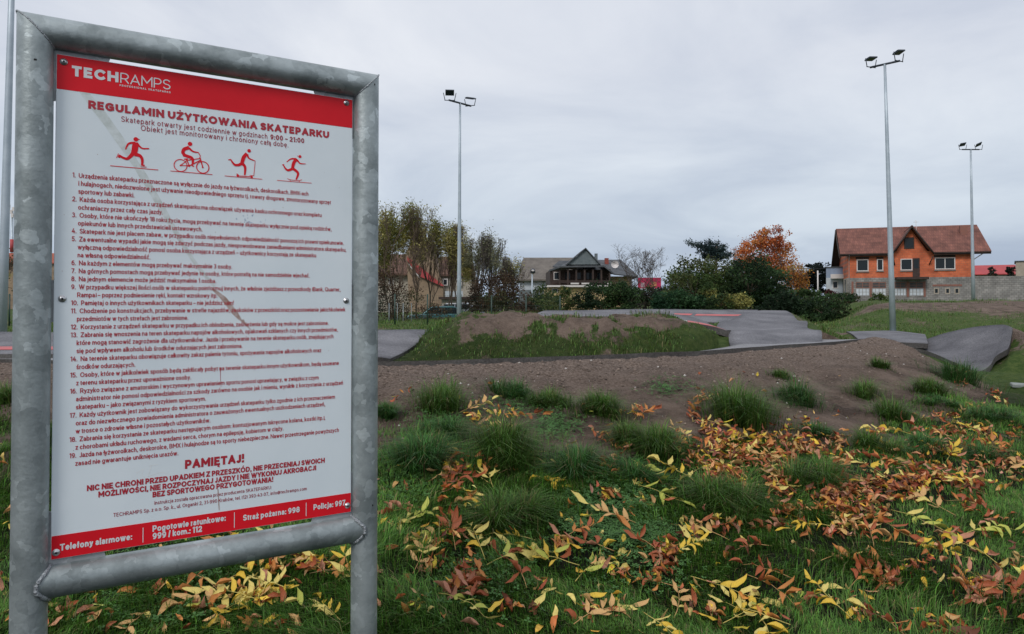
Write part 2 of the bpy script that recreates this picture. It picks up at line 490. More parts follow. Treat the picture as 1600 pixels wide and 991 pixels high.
# R: rollers climbing away on the right; each row is one cross line (left end, right end)
RL = [(1146, 548, 11.9), (1140, 537, 12.6), (1139, 522, 13.5), (1142, 516.5, 14.1), (1132, 516, 14.9), (1120, 513, 15.6), (1124, 504, 16.6), (1136, 500.5, 17.2), (1140, 501.5, 18.0), (1142, 500, 18.8), (1160, 491, 20.4), (1185, 485.5, 21.8), (1200, 485.3, 22.6)]
RR = [(1284, 543, 12.7), (1284, 534, 13.2), (1284, 520, 14.1), (1282, 516, 14.7), (1272, 515, 15.4), (1262, 512, 16.0), (1262, 505, 16.9), (1260, 502, 17.5), (1252, 501.5, 18.3), (1246, 500, 19.1), (1238, 491, 20.7), (1228, 485.5, 22.1), (1222, 485.3, 22.9)]
GR = ribbon('asphalt_rollers', [wk(*p) for p in RL], [wk(*p) for p in RR], 'asphalt', nu=110, nv=9, sag=0.0)
# D: low roller beyond the crest, at the foot of the second mast
GD = ribbon('asphalt_track', [wk(1345, 534, 17.6), wk(1390, 534, 17.4), wk(1450, 537, 17.0)], [wk(1322, 518, 20.8), wk(1345, 517.5, 21.0), wk(1395, 516.8, 21.2), wk(1445, 522, 20.4)], 'asphalt', nu=40, nv=9, sag=-0.03)
# E: the tall berm wall on the right
GE = ribbon('asphalt_berm', [wk(1390, 541, 16.9), wk(1440, 546, 16.6), wk(1490, 566, 15.6), wk(1528, 580, 14.9), wk(1546, 572, 14.9), wk(1556, 557, 15.1), wk(1574, 546, 15.3)],
            [wk(1395, 537.5, 18.6), wk(1436, 533, 18.2), wk(1475, 521, 17.8), wk(1510, 513, 17.4), wk(1545, 508.5, 17.0), wk(1570, 507.5, 16.6), wk(1582, 512, 16.0)], 'asphalt_dark', nu=70, nv=12, sag=0.08)

# ------------------------------------------------------------------ terrain
def mound(x, y):
    x = np.asarray(x, float) / K; y = np.asarray(y, float) / K
    a = R(13); c, s = math.cos(a), math.sin(a)
    X = (x - 0.75) * c + (y - 12.35) * s; Y = -(x - 0.75) * s + (y - 12.35) * c
    ax_ = np.where(X > 0, X / 4.0, -X / 3.2); ay_ = np.abs(Y) / 2.05
    return ax_, ay_
def crest_d(x, y):
    yc = crest(x); sl = (crest(x + 0.4) - crest(x - 0.4)) / 0.8
    return (yc - y) / np.sqrt(1 + sl * sl)
def H0(x, y):
    x = np.asarray(x, float); y = np.asarray(y, float)
    yc = crest(x); sl = (crest(x + 0.4) - crest(x - 0.4)) / 0.8
    d = (yc - y) / np.sqrt(1 + sl * sl)
    far = 0.50 + 0.17 * (1 - sstep(11, 20, y)) + 0.10 * sstep(14, 30, y) + 0.25 * sstep(34, 70, y)
    PD = [-1.3, -0.7, -0.2, 0.0, 0.25, 0.9, 1.5, 2.3, 3.4, 4.3, 5.5, 7.5]; PH = [0.0, 0.50, 1.01, 1.052, 1.03, 0.925, 0.785, 0.60, 0.37, 0.21, 0.07, 0.0]
    prof = np.interp(d, PD, PH)
    prof2 = np.interp(d + 0.2, PD, PH)
    prof = 0.5 * (prof + prof2)
    h = np.where(d > -0.7, prof, np.maximum(prof, far))
    h = np.where((d <= -0.2), np.maximum(prof, far - 0.02), h)
    # right end of the bank
    p0 = np.array([5.62, 8.6]) * K; p1 = np.array([7.3, 13.6]) * K; t = (p1 - p0) / np.linalg.norm(p1 - p0)
    e = (x - p0[0]) * t[1] - (y - p0[1]) * t[0]
    k = sstep(-0.4, 1.0, e) * sstep(3.9, 5.9, y) * (1 - sstep(12.0, 14, y))
    low = 0.52 + 0.0 * x
    h = h * (1 - k) + np.minimum(h, low) * k
    # rounded shoulder of the bank, a little higher than the path
    h = h + 0.08 * np.exp(-((x - 6.6 * K) ** 2 / 0.75 + (y - 12.6 * K) ** 2 / 1.0))
    # mound
    ax_, ay_ = mound(x, y); r = np.maximum(ax_, ay_)
    m = 0.68 + 0.745 * (1 - sstep(0.44, 1.10, ax_)) * (1 - sstep(0.22, 1.05, ay_))
    m = m + 0.035 * (fbm(x * 1.5, y * 1.5, 77) - 0.5) * 2 * (r < 1) + 0.05 * (fbm(x * 5, y * 5, 78, 3) - 0.5) * 2 * (r < 1)
    h = np.where(r < 1.05, np.maximum(h, m), h)
    # embankment on the right
    em = sstep(0.0, 2.6, x - 0.425 * y) * sstep(25.0, 35.5, y)
    h = h + em * (1.66 - h) 
    # rough slope left of the embankment towards the rollers
    h = h + 0.42 * np.exp(-((x - 7.35) ** 2 / 1.0 + (y - 17.4) ** 2 / 3.0))
    # relief
    near = 1 - sstep(14, 40, y)
    h = h + (fbm(x * 1.6, y * 1.6, 3) - 0.5) * 0.09 * near + (fbm(x * 6, y * 6, 9, 4) - 0.5) * 0.075 * near + 0.22 * (fbm(x * 0.9, y * 0.9, 14, 3) - 0.5) * sstep(23, 27, y) * (1 - sstep(40, 60, y)) * sstep(9, 12, x)
    h = h + (fbm(x * 4.5 + y * 0.6, y * 0.9, 91, 3) - 0.5) * 0.085 * (y < 11) * sstep(0.0, 0.3, crest_d(x, y)) * (1 - sstep(1.9, 2.6, crest_d(x, y)))
    h = h + (fbm(x * 0.25, y * 0.25, 4) - 0.5) * 0.25 * sstep(20, 34, y) * (1 - sstep(150, 400, y))
    return h

def axis(lo, f0, f1, hi, step, grow=1.13):
    a = list(np.arange(f0, f1 + 1e-6, step)); s = step
    while a[-1] < hi: s *= grow; a.append(a[-1] + s)
    s = step
    while a[0] > lo: s *= grow; a.insert(0, a[0] - s)
    return np.array(a)
GX = axis(-900, -4.9, 9.3, 900, 0.046)
GY = axis(-60, 1.7, 13.4, 1500, 0.046, 1.035)
XX, YY = np.meshgrid(GX, GY)
ZZ = H0(XX, YY)
samples = np.vstack([g.reshape(-1, 3) for g in RIB.values()])
sel = (YY > 5) & (YY < 21) & (XX > -14) & (XX < 14)
vx, vy, vz = XX[sel], YY[sel], ZZ[sel].copy()
# bucket the samples for speed
top = np.full(len(vx), -9.0); inn = np.full(len(vx), 9.0)
order = np.argsort(vx)
for s in range(0, len(order), 4000):
    ix = order[s:s + 4000]
    lo, hi = vx[ix].min() - 1.3, vx[ix].max() + 1.3
    S = samples[(samples[:, 0] > lo) & (samples[:, 0] < hi)]
    if len(S) == 0: continue
    dd = np.sqrt((vx[ix][:, None] - S[None, :, 0]) ** 2 + (vy[ix][:, None] - S[None, :, 1]) ** 2)
    top[ix] = (S[None, :, 2] - 0.025 - 0.48 * np.maximum(dd - 0.05, 0) - 6 * (dd > 1.25)).max(1)
    c = np.where(dd < 0.17, S[None, :, 2] - 0.03, 9.0); inn[ix] = c.min(1)
vz = np.minimum(np.maximum(vz, top), inn)
ZZ[sel] = vz

def gz(x, y):
    x = np.asarray(x, float); y = np.asarray(y, float)
    i = np.clip(np.searchsorted(GX, x) - 1, 0, len(GX) - 2); j = np.clip(np.searchsorted(GY, y) - 1, 0, len(GY) - 2)
    a = (x - GX[i]) / (GX[i + 1] - GX[i]); b = (y - GY[j]) / (GY[j + 1] - GY[j])
    return (ZZ[j, i] * (1 - a) + ZZ[j, i + 1] * a) * (1 - b) + (ZZ[j + 1, i] * (1 - a) + ZZ[j + 1, i + 1] * a) * b

def hit(px, py, y0=1.8, y1=40, n=700):
    """where rays through the pixels meet the ground -> (k,3)"""
    px = np.atleast_1d(np.asarray(px, float)); py = np.atleast_1d(np.asarray(py, float))
    a = (px - 800) / F; b = (PPY - py) / F
    D = np.stack([a, math.cos(TH) - b * math.sin(TH), math.sin(TH) + b * math.cos(TH)], 1)
    Ys = y0 * (y1 / y0) ** np.linspace(0, 1, n)
    out = np.full((len(px), 3), np.nan)
    for s in range(0, len(px), 3000):
        d = D[s:s + 3000]
        t = Ys[None, :] / d[:, 1:2]
        X = d[:, 0:1] * t; Z = EYE + d[:, 2:3] * t
        below = Z < gz(X, np.broadcast_to(Ys[None, :], X.shape))
        k = below.argmax(1); ok = below.any(1)
        r = np.arange(len(d))
        o = np.stack([X[r, k], Ys[k], gz(X[r, k], Ys[k])], 1); o[~ok] = np.nan
        out[s:s + 3000] = o
    return out

def grassy(x, y):
    """share of green cover, 0..1"""
    x = np.asarray(x, float); y = np.asarray(y, float)
    d = crest_d(x, y); nz = fbm(x * 0.9, y * 0.9, 21) - 0.5; n2 = fbm(x * 3.5, y * 3.5, 22) - 0.5
    lim = np.interp(x / K, [-3, 0, 2.0, 3.0, 4.5, 6], [1.75, 1.75, 1.95, 2.4, 2.45, 2.4])
    g = sstep(-0.35, 0.45, d - lim + nz * 1.9 + n2 * 1.4)
    right = sstep(0.1, 0.9, ((x - 5.62 * K) * 0.948 - (y - 8.6 * K) * 0.319) + nz) * (y > 4.7) * (y < 26)
    g = np.maximum(g, right * 0.9)
    r = np.maximum(*mound(x, y))
    gm = sstep(0.34, 0.60, r + nz * 0.5 + n2 * 0.5 + np.where(x > 1.6, 0.10, 0)) * 0.85 
    g = np.where((y > 7.0) & (r < 1.15) & (d < -0.5), np.maximum(gm, 0.8 * sstep(0.57, 0.66, 0.5 * fbm(x * 2.2, y * 2.2, 23) + 0.5 * fbm(x * 7, y * 7, 24))), g)
    back = (d < -0.9) & (r >= 1.15) & (x < 4.9)
    g = np.where(back, 0.45 + nz + n2 * 0.6, g)
    dirtR = (np.exp(-((x - 7.35) ** 2 / 1.3 + (y - 17.4) ** 2 / 3.6)))
    g = np.where(y > 12, np.maximum(g, 0.75 + nz * 1.2) - dirtR * 0.9, g)
    bare = np.exp(-((x - 25) ** 2 / 22 + (y - 33) ** 2 / 9)) + 0.8 * np.exp(-((x - 17.5) ** 2 / 5 + (y - 32.5) ** 2 / 2))
    g = g - 1.0 * bare * (y > 22)
    g = g - 0.8 * np.exp(-((x - 8.6) ** 2 / 0.5 + (y - 12.6) ** 2 / 1.2)) * sstep(0.4, 0.6, fbm(x * 3, y * 3, 92) + .12)
    return np.clip(g, 0, 1)
ny, nx = XX.shape
idx = np.arange(ny * nx).reshape(ny, nx)
quads = np.stack([idx[:-1, :-1], idx[:-1, 1:], idx[1:, 1:], idx[1:, :-1]], -1).reshape(-1, 4)
GG = grassy(XX, YY)
tint = np.zeros((ny * nx, 3), np.float32); tint[:, 0] = GG.ravel()
tint[:, 1] = sstep(1.5, -0.6, crest_d(XX, YY)).ravel() if False else (1 - sstep(0.0, 1.6, crest_d(XX, YY))).ravel() * (crest_d(XX, YY).ravel() > -0.45) * (YY.ravel() < 13)
me = np_mesh('ground', np.stack([XX, YY, ZZ], -1).reshape(-1, 3), quads=quads, tint=tint, smooth=True)
gm = bpy.data.materials.new('soil_and_turf'); gm.use_nodes = True
t = gm.node_tree; b = t.nodes['Principled BSDF']; b.inputs['Roughness'].default_value = 0.95; b.inputs['Specular IOR Level'].default_value = 0.15
NN = t.nodes.new; LL = t.links.new
tc = NN('ShaderNodeTexCoord'); at = NN('ShaderNodeAttribute'); at.attribute_name = 'tint'
sp = NN('ShaderNodeSeparateColor'); LL(at.outputs['Color'], sp.inputs[0])
def ns(scale, detail=6, rough=0.6):
    n = NN('ShaderNodeTexNoise'); n.inputs['Scale'].default_value = scale; n.inputs['Detail'].default_value = detail; n.inputs['Roughness'].default_value = rough
    LL(tc.outputs['Object'], n.inputs['Vector']); return n
def ramp(src, p0, c0, p1, c1):
    r = NN('ShaderNodeValToRGB'); r.color_ramp.elements[0].position = p0; r.color_ramp.elements[0].color = (*c0, 1)
    r.color_ramp.elements[1].position = p1; r.color_ramp.elements[1].color = (*c1, 1); LL(src, r.inputs[0]); return r
def mixc(f, a, bb, mode='MIX'):
    m_ = NN('ShaderNodeMixRGB'); m_.blend_type = mode
    if isinstance(f, float): m_.inputs[0].default_value = f
    else: LL(f, m_.inputs[0])
    LL(a, m_.inputs[1]); LL(bb, m_.inputs[2]); return m_
soil = ramp(ns(2.6, 10, 0.68).outputs['Fac'], 0.38, (0.058, 0.040, 0.031), 0.62, (0.205, 0.152, 0.120))
grav = ramp(ns(45, 5, 0.7).outputs['Fac'], 0.38, (0.098, 0.072, 0.057), 0.66, (0.34, 0.265, 0.22))
s1 = mixc(0.20, soil.outputs[0], grav.outputs[0])
s2 = mixc(sp.outputs[1], s1.outputs[0], grav.outputs[0])
v = NN('ShaderNodeTexVoronoi'); v.inputs['Scale'].default_value = 60; LL(tc.outputs['Object'], v.inputs['Vector'])
vr = ramp(v.outputs['Distance'], 0.10, (1, 1, 1), 0.16, (0, 0, 0))
vs = NN('ShaderNodeSeparateColor'); LL(v.outputs['Color'], vs.inputs[0])
vp = NN('ShaderNodeMath'); vp.operation = 'GREATER_THAN'; vp.inputs[1].default_value = 0.86; LL(vs.outputs[0], vp.inputs[0])
vm = NN('ShaderNodeMath'); vm.operation = 'MULTIPLY'; LL(vr.outputs[0], vm.inputs[0]); LL(vp.outputs[0], vm.inputs[1])
peb = NN('ShaderNodeRGB'); peb.outputs[0].default_value = (0.36, 0.31, 0.27, 1)
s3 = mixc(vm.outputs[0], s2.outputs[0], peb.outputs[0])
turf = ramp(ns(5, 8, 0.7).outputs['Fac'], 0.36, (0.008, 0.009, 0.006), 0.66, (0.026, 0.034, 0.014))  # dark wet soil, taken near black to paint in shade between the blades
turf2 = ramp(ns(9, 10, 0.75).outputs['Fac'], 0.40, (0.040, 0.078, 0.017), 0.62, (0.095, 0.130, 0.036))
# distance-free: far banks carry a drier turf
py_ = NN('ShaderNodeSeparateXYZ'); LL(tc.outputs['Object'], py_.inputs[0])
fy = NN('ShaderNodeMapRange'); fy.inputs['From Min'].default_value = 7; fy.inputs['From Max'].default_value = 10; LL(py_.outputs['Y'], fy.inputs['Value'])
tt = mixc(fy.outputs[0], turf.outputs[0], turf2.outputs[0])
ne = ns(7, 9, 0.75); m1_ = NN('ShaderNodeMath'); m1_.operation = 'MULTIPLY_ADD'; m1_.inputs[1].default_value = 2.2; m1_.inputs[2].default_value = -1.1; LL(ne.outputs['Fac'], m1_.inputs[0])
m2_ = NN('ShaderNodeMath'); m2_.operation = 'ADD'; LL(m1_.outputs[0], m2_.inputs[0]); LL(sp.outputs[0], m2_.inputs[1])
mr_ = NN('ShaderNodeMapRange'); mr_.interpolation_type = 'SMOOTHSTEP'; mr_.inputs['From Min'].default_value = 0.36; mr_.inputs['From Max'].default_value = 0.62; LL(m2_.outputs[0], mr_.inputs['Value'])
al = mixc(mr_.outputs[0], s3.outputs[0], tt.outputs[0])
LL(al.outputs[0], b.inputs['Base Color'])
nb = ns(26, 8, 0.75); bp = NN('ShaderNodeBump'); bp.inputs['Strength'].default_value = 1.0; bp.inputs['Distance'].default_value = 0.05
LL(nb.outputs['Fac'], bp.inputs['Height']); LL(bp.outputs[0], b.inputs['Normal'])
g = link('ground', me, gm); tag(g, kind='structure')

# ------------------------------------------------------------------ grass
M['grass'] = tint_mat('grass_blade', 0.55, 0.25, 0.3)
def blades(P, hgt, wid, dirs, lean, tint):
    """P (n,3) roots; curved blades of 3 faces each"""
    n = len(P); up = np.array([0, 0, 1.0])
    D = np.stack([np.cos(dirs), np.sin(dirs), np.zeros(n)], 1)
    S = np.stack([-np.sin(dirs), np.cos(dirs), np.zeros(n)], 1)
    h = hgt[:, None]; w_ = wid[:, None] / 2; l = lean[:, None]
    b0 = P - S * w_; b1 = P + S * w_
    mid = P + up * h * (0.62 - 0.1 * l) + D * h * 0.30 * l
    m0 = mid - S * w_ * 0.8; m1 = mid + S * w_ * 0.8
    tip = P + up * h * (1.0 - 0.45 * l) + D * h * 0.95 * l
    V = np.stack([b0, b1, m0, m1, tip], 1).reshape(-1, 3)
    k = np.arange(n)[:, None] * 5
    quads = k + np.array([[0, 1, 3, 2]]); tris = k + np.array([[2, 3, 4]])
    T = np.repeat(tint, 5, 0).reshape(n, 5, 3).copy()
    T[:, :2] *= 0.75; T[:, 4] *= 1.15  # roots darkened, tips lightened: shade within the grass put into the blade colour
    return V, quads, tris, T.reshape(-1, 3)
def merge(parts):
    V, Q, T, C = [], [], [], []; o = 0
    for v_, q_, t_, c_ in parts:
        V.append(v_); Q.append(q_ + o); T.append(t_ + o); C.append(c_); o += len(v_)
    return np.vstack(V), np.vstack(Q), np.vstack(T), np.vstack(C)
def green(n, base=(0.070, 0.158, 0.022), var=0.50, yel=0.06):
    c = np.array(base)[None] * (1 + var * rng.standard_normal((n, 1))).clip(0.4, 2.0) * (1 + 0.10 * rng.standard_normal((n, 3)))
    k = rng.random(n) < yel
    c[k] = np.array((0.20, 0.17, 0.075)) * (0.5 + rng.random((k.sum(), 1)))
    return np.clip(c, 0.004, 0.6)

# lawn of the foreground
n = 760000
yy = 1.9 + (7.6 - 1.9) * rng.random(n) ** 1.25
xx = (rng.random(n) * 1.95 - 0.92) * yy + 0.1
keep = rng.random(n) < grassy(xx, yy) * (0.22 + 1.15 * sstep(0.36, 0.60, fbm(xx * 2.3, yy * 2.3, 55)))
keep &= crest_d(xx, yy) > 0.5
xx, yy = xx[keep], yy[keep]
if len(xx) > 390000: xx, yy = xx[:390000], yy[:390000]
n = len(xx)
tall = sstep(0.48, 0.72, fbm(xx * 1.9, yy * 1.9, 57))
hg = (0.026 + 0.070 * tall * rng.random(n) + 0.030 * rng.random(n))
dr = fbm(xx * 1.3, yy * 1.3, 58) * 12 + rng.standard_normal(n) * 0.8
P = np.stack([xx, yy, gz(xx, yy) - 0.004], 1)
tn = green(n) * (0.75 + 0.75 * fbm(xx * 0.8, yy * 0.8, 60)[:, None])
hg *= 1.0 + 0.8 * (rng.random(n) < 0.06)
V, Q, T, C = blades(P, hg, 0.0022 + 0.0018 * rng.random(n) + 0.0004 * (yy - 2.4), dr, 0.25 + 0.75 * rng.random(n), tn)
print('lawn blades', n)
o = link('lawn_grass', np_mesh('lawn_grass', V, Q, T, C), M['grass'])
tag(o, 'dark green lawn grass growing between the fallen leaves', 'grass', kind='stuff')

# weeds and sparse grass of the far banks
n = 520000
yy = 5.6 * (38 / 5.6) ** rng.random(n); xx = (rng.random(n) * 1.6 - 0.80) * yy
g_ = grassy(xx, yy); clump = sstep(0.40, 0.62, fbm(xx * 1.7, yy * 1.7, 65))
keep = (rng.random(n) < g_ ** 1.3 * (0.32 + 0.75 * clump)) & (crest_d(xx, yy) < -0.65)
xx, yy = xx[keep], yy[keep]; clump = clump[keep]
# not on the asphalt: the ground lies under it there
pz = gz(xx, yy)
keep = np.ones(len(xx), bool)
for G_ in RIB.values():
    lo = G_.reshape(-1, 3).min(0) - 0.3; hi = G_.reshape(-1, 3).max(0) + 0.3
    ii = np.where((xx > lo[0]) & (xx < hi[0]) & (yy > lo[1]) & (yy < hi[1]))[0]
    S = G_.reshape(-1, 3)
    for s in range(0, len(ii), 3000):
        q = ii[s:s + 3000]
        dmin = np.sqrt((xx[q][:, None] - S[None, :, 0]) ** 2 + (yy[q][:, None] - S[None, :, 1]) ** 2).min(1)
        keep[q[dmin < 0.17]] = False
keep0 = keep; xx, yy, pz = xx[keep], yy[keep], pz[keep]; n = len(xx)
P = np.stack([xx, yy, pz - 0.01], 1)
sc_ = np.interp(yy, [7, 12, 38], [0.85, 1.1, 2.0])
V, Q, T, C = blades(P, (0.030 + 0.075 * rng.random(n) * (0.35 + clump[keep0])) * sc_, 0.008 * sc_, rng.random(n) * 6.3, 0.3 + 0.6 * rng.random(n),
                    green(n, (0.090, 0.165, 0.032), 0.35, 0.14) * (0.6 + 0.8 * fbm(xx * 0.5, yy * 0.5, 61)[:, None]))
print('far blades', n)
o = link('bank_grass', np_mesh('bank_grass', V, Q, T, C), M['grass'])
tag(o, 'short patchy grass on the earth banks behind the track', 'grass', kind='stuff')

# single tufts: pixel of the root, width and height in the photograph
TUFTS = [(688, 636, 92, 52, 'bright green grass tuft alone on the bare earth right of the sign post'),
         (806, 624, 62, 34, 'left half of the low double grass tuft near the path edge'),
         (862, 630, 78, 34, 'right half of the low double grass tuft near the path edge'),
         (938, 648, 100, 44, 'dark grass tuft at the left foot of the bare slope'),
         (778, 708, 118, 70, 'large arching grass tuft above the yellow compound leaf'),
         (700, 682, 70, 46, 'grass tuft behind the large arching one near the sign'),
         (655, 742, 130, 66, 'wide dark grass tuft next to the right sign post'),
         (1162, 668, 96, 80, 'tallest blue green grass tuft in the middle of the bank'),
         (1242, 630, 66, 44, 'grass tuft right of the tallest tuft on the bare slope'),
         (1216, 590, 34, 20, 'smallest grass tuft high on the bare slope'),
         (1346, 622, 52, 34, 'upper tuft of the pair in the centre of the right slope'),
         (1390, 655, 64, 42, 'lower tuft of the pair in the centre of the right slope'),
         (1434, 612, 66, 30, 'flat wide grass tuft below the bank shoulder'),
         (1474, 588, 92, 40, 'broad grass tuft on the shoulder in front of the berm'),
         (1382, 578, 36, 22, 'small grass tuft with a yellow leaf near the crest'),
         (1452, 628, 46, 20, 'thin grass tuft just below the flat wide one'),
         (1566, 660, 96, 40, 'grass tuft at the right end of the bank'),
         (968, 690, 66, 44, 'small round tuft between the leaf heaps'),
         (1028, 712, 92, 66, 'large round tuft left of the rust coloured leaf band'),
         (902, 752, 92, 60, 'dark tuft below the yellow leaf at the left'),
         (1000, 752, 90, 44, 'low tuft under the large round tuft'),
         (796, 826, 110, 60, 'tuft with yellow leaves in the foreground left'),
         (1128, 790, 110, 60, 'bright tuft in the gap of the rust leaf band'),
         (1290, 762, 110, 50, 'wide low tuft inside the rust leaf band'),
         (1360, 702, 80, 40, 'tuft on the upper rim of the leaf band'),
         (1180, 640, 40, 26, 'side shoot of the tallest tuft'),
         (1440, 710, 74, 36, 'tuft between leaves right of the leaf band rim'),
         (1545, 720, 80, 36, 'tuft under the rust leaves at the right edge'),
         (604, 650, 44, 40, 'thin pale tuft beside the right sign post'),
         (6, 628, 60, 40, 'grass tuft at the left edge beside the sign post'),
         (1290, 690, 60, 30, 'thin tuft on the earth above the leaf band')]
root_pts = hit([t_[0] for t_ in TUFTS], [t_[1] for t_ in TUFTS])
for (px_, py_, w_, h_, lab), c in zip(TUFTS, root_pts):
    sc1 = c[1] / F; rad = w_ * sc1 * 0.5; hh = h_ * sc1 * 1.0
    n = int(420 + 6.5 * w_ * (1 + h_ / 60)); nsub = rng.integers(3, 6); sub = rng.integers(0, nsub, n); sc = rng.standard_normal((nsub, 2)) * rad * 0.30; sh = 0.65 + 0.5 * rng.random(nsub)
    a = rng.random(n) * 6.283; rr = rad * 0.34 * np.sqrt(rng.random(n))
    strag = rng.random(n) < 0.16; rr = np.where(strag, rad * (0.5 + 0.8 * rng.random(n)), rr)
    x = c[0] + rr * np.cos(a) + sc[sub, 0]; y = c[1] + rr * np.sin(a) * 0.8 + sc[sub, 1]
    # off-centre growth so that no two tufts look alike
    off = rng.standard_normal(2) * rad * 0.12; x += off[0]; y += off[1]
    z = gz(x, y) - 0.005
    hgt = hh * (0.55 + 0.85 * rng.random(n)) * sh[sub] * 0.88 * np.where(strag, 0.4 + 0.5 * rng.random(n), 1)
    kind = rng.random()
    base = (0.050, 0.140, 0.030) if kind < 0.5 else (0.076, 0.158, 0.026)
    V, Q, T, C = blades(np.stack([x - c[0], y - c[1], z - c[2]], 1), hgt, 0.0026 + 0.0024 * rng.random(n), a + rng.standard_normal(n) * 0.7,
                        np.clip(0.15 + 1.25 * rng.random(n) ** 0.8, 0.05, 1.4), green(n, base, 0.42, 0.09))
    o = link('grass_tuft', np_mesh('grass_tuft', V, Q, T, C), M['grass']); o.location = c
    tag(o, lab, 'grass tuft', 'grass tufts on the earth bank')

# clover
def clover(zones, n_each):
    PX_, PY_ = [], []
    for (cx, cy, rx, ry, m_) in zones:
        k = int(n_each * m_); PX_.append(cx + rx * rng.standard_normal(k) * 0.55); PY_.append(cy + ry * rng.standard_normal(k) * 0.55)
    h_ = hit(np.concatenate(PX_), np.concatenate(PY_)); h_ = h_[~np.isnan(h_[:, 0])]
    n = len(h_); r = 0.005 + 0.006 * rng.random(n)
    h_[:, 2] += 0.012 + 0.03 * rng.random(n)
    nrm = np.stack([rng.standard_normal(n) * 0.3, rng.standard_normal(n) * 0.3 - 0.15, np.ones(n)], 1); nrm /= np.linalg.norm(nrm, axis=1)[:, None]
    e1 = np.cross(nrm, [0, 1, 0]); e1 /= np.linalg.norm(e1, axis=1)[:, None]; e2 = np.cross(nrm, e1)
    V, Q, C = [], [], []
    ph = rng.random(n) * 6.28
    for j in range(3):
        a0 = ph + j * 2.094
        c_ = lambda rad_, da: h_ + (e1 * np.cos(a0 + da)[:, None] + e2 * np.sin(a0 + da)[:, None]) * (r * rad_)[:, None]
        v_ = np.stack([h_, c_(1.1, -0.55), c_(1.5, -0.2) + nrm * (r * 0.15)[:, None], c_(1.5, 0.2) + nrm * (r * 0.15)[:, None], c_(1.1, 0.55)], 1)
        V.append(v_.reshape(-1, 3))
    V = np.vstack(V); k = np.arange(3 * n)[:, None] * 5
    quads = np.vstack([k + np.array([[0, 1, 2, 3]])]); tris = k + np.array([[0, 3, 4]])
    c0 = np.array((0.072, 0.165, 0.045)) * (0.6 + 0.7 * rng.random((n, 1)))
    C = np.tile(np.repeat(c0, 5, 0), (3, 1))
    return V, quads, tris, C
V, Q, T, C = clover([(905, 790, 60, 45, 1.4), (950, 830, 60, 30, 1.4), (870, 670, 40, 20, .8), (985, 780, 40, 30, .7), (690, 668, 45, 22, .6), (800, 640, 70, 16, .5),
                     (640, 760, 40, 50, .5), (250, 900, 80, 30, 1.1), (230, 960, 80, 25, .7), (1000, 840, 60, 25, .8), (1040, 610, 40, 14, .4), (1010, 900, 80, 40, .4), (750, 900, 100, 60, .4), (1480, 600, 50, 20, .2)], 900)
o = link('clover', np_mesh('clover', V, Q, T, C), tint_mat('clover_leaf', 0.6, 0.2))
tag(o, 'small round clover leaves spreading between the grass tufts', 'clover', kind='stuff')

# pebbles of the bare bank (real little stones)
n = 20000
yy = 3.9 + 6.8 * rng.random(n); xx = (rng.random(n) * 1.5 - 0.72) * yy
d = crest_d(xx, yy); keep = (d > 0.06) & (rng.random(n) > grassy(xx, yy) * 1.2) & (rng.random(n) < 0.35 + 0.65 * (d < 1.2))
xx, yy = xx[keep], yy[keep]; n = len(xx)
ico = np.array([(1, 0, 0), (-1, 0, 0), (0, 1, 0), (0, -1, 0), (0, 0, 0.7), (0, 0, -0.7)], float)
fo = np.array([(0, 2, 4), (2, 1, 4), (1, 3, 4), (3, 0, 4), (2, 0, 5), (1, 2, 5), (3, 1, 5), (0, 3, 5)])
r = 0.003 + 0.016 * rng.random(n) ** 3.5
V = ico[None] * r[:, None, None] * (0.7 + 0.6 * rng.random((n, 6, 1))) + np.stack([xx, yy, gz(xx, yy) + r * 0.2], 1)[:, None]
T = fo[None] + np.arange(n)[:, None, None] * 6
cc = np.array((0.165, 0.128, 0.104)) * (0.4 + 1.2 * rng.random((n, 1))); bright = rng.random(n) < 0.035; cc[bright] = (0.48, 0.45, 0.42)
o = link('pebbles', np_mesh('pebbles', V.reshape(-1, 3), None, T.reshape(-1, 3), np.repeat(cc, 6, 0)), tint_mat('pebble', 0.85))
tag(o, 'fine gravel and small pale stones on the bare earth bank', 'gravel', kind='stuff')
# ------------------------------------------------------------------ fallen leaves
M['leaf'] = tint_mat('dead_leaf', 0.55, 0.18, 0.35, noise=0.28, nscale=45)
PAL = {'rust': (0.340, 0.092, 0.036), 'dark brown': (0.150, 0.052, 0.028), 'orange': (0.500, 0.200, 0.055), 'tan': (0.560, 0.335, 0.135),
       'yellow': (0.640, 0.430, 0.048), 'pale yellow': (0.640, 0.520, 0.150), 'yellow green': (0.430, 0.450, 0.085), 'pinkish': (0.480, 0.220, 0.135)}
LSH = []
def leaflet(fold, curl, twist, wid=0.19, seed=0):
    wid *= 0.78
    r_ = np.random.default_rng(seed)
    st = [0.0, 0.16, 0.36, 0.58, 0.80, 1.0]; wf = [0.02, 0.62, 1.0, 0.95, 0.52, 0.0]
    V = []
    ang = 0; x = 0; z = 0; px_ = 0
    for k, (s, f) in enumerate(zip(st, wf)):
        if k: 
            dl = s - st[k - 1]; ang = curl * (s - 0.25) * 1.6; x += dl * math.cos(ang); z += dl * math.sin(ang)
        tw = twist * s
        for side in (-1, 0, 1):
            y_ = side * wid * f * (0.88 + 0.24 * r_.random()); zz = abs(y_) * fold + (0.03 * r_.standard_normal() if side else 0) * f
            yy_ = y_ * math.cos(tw) - zz * math.sin(tw); z2 = y_ * math.sin(tw) + zz * math.cos(tw)
            V.append((x - z2 * math.sin(ang) * 0.6 + 0.03 * r_.standard_normal() * f, yy_ + 0.05 * math.sin(5 * s + seed), z + z2 + 0.025 * r_.standard_normal() * f))
    q = []
    for k in range(5):
        a = k * 3; q += [(a, a + 3, a + 4, a + 1), (a + 1, a + 4, a + 5, a + 2)]
    return np.array(V), np.array(q)
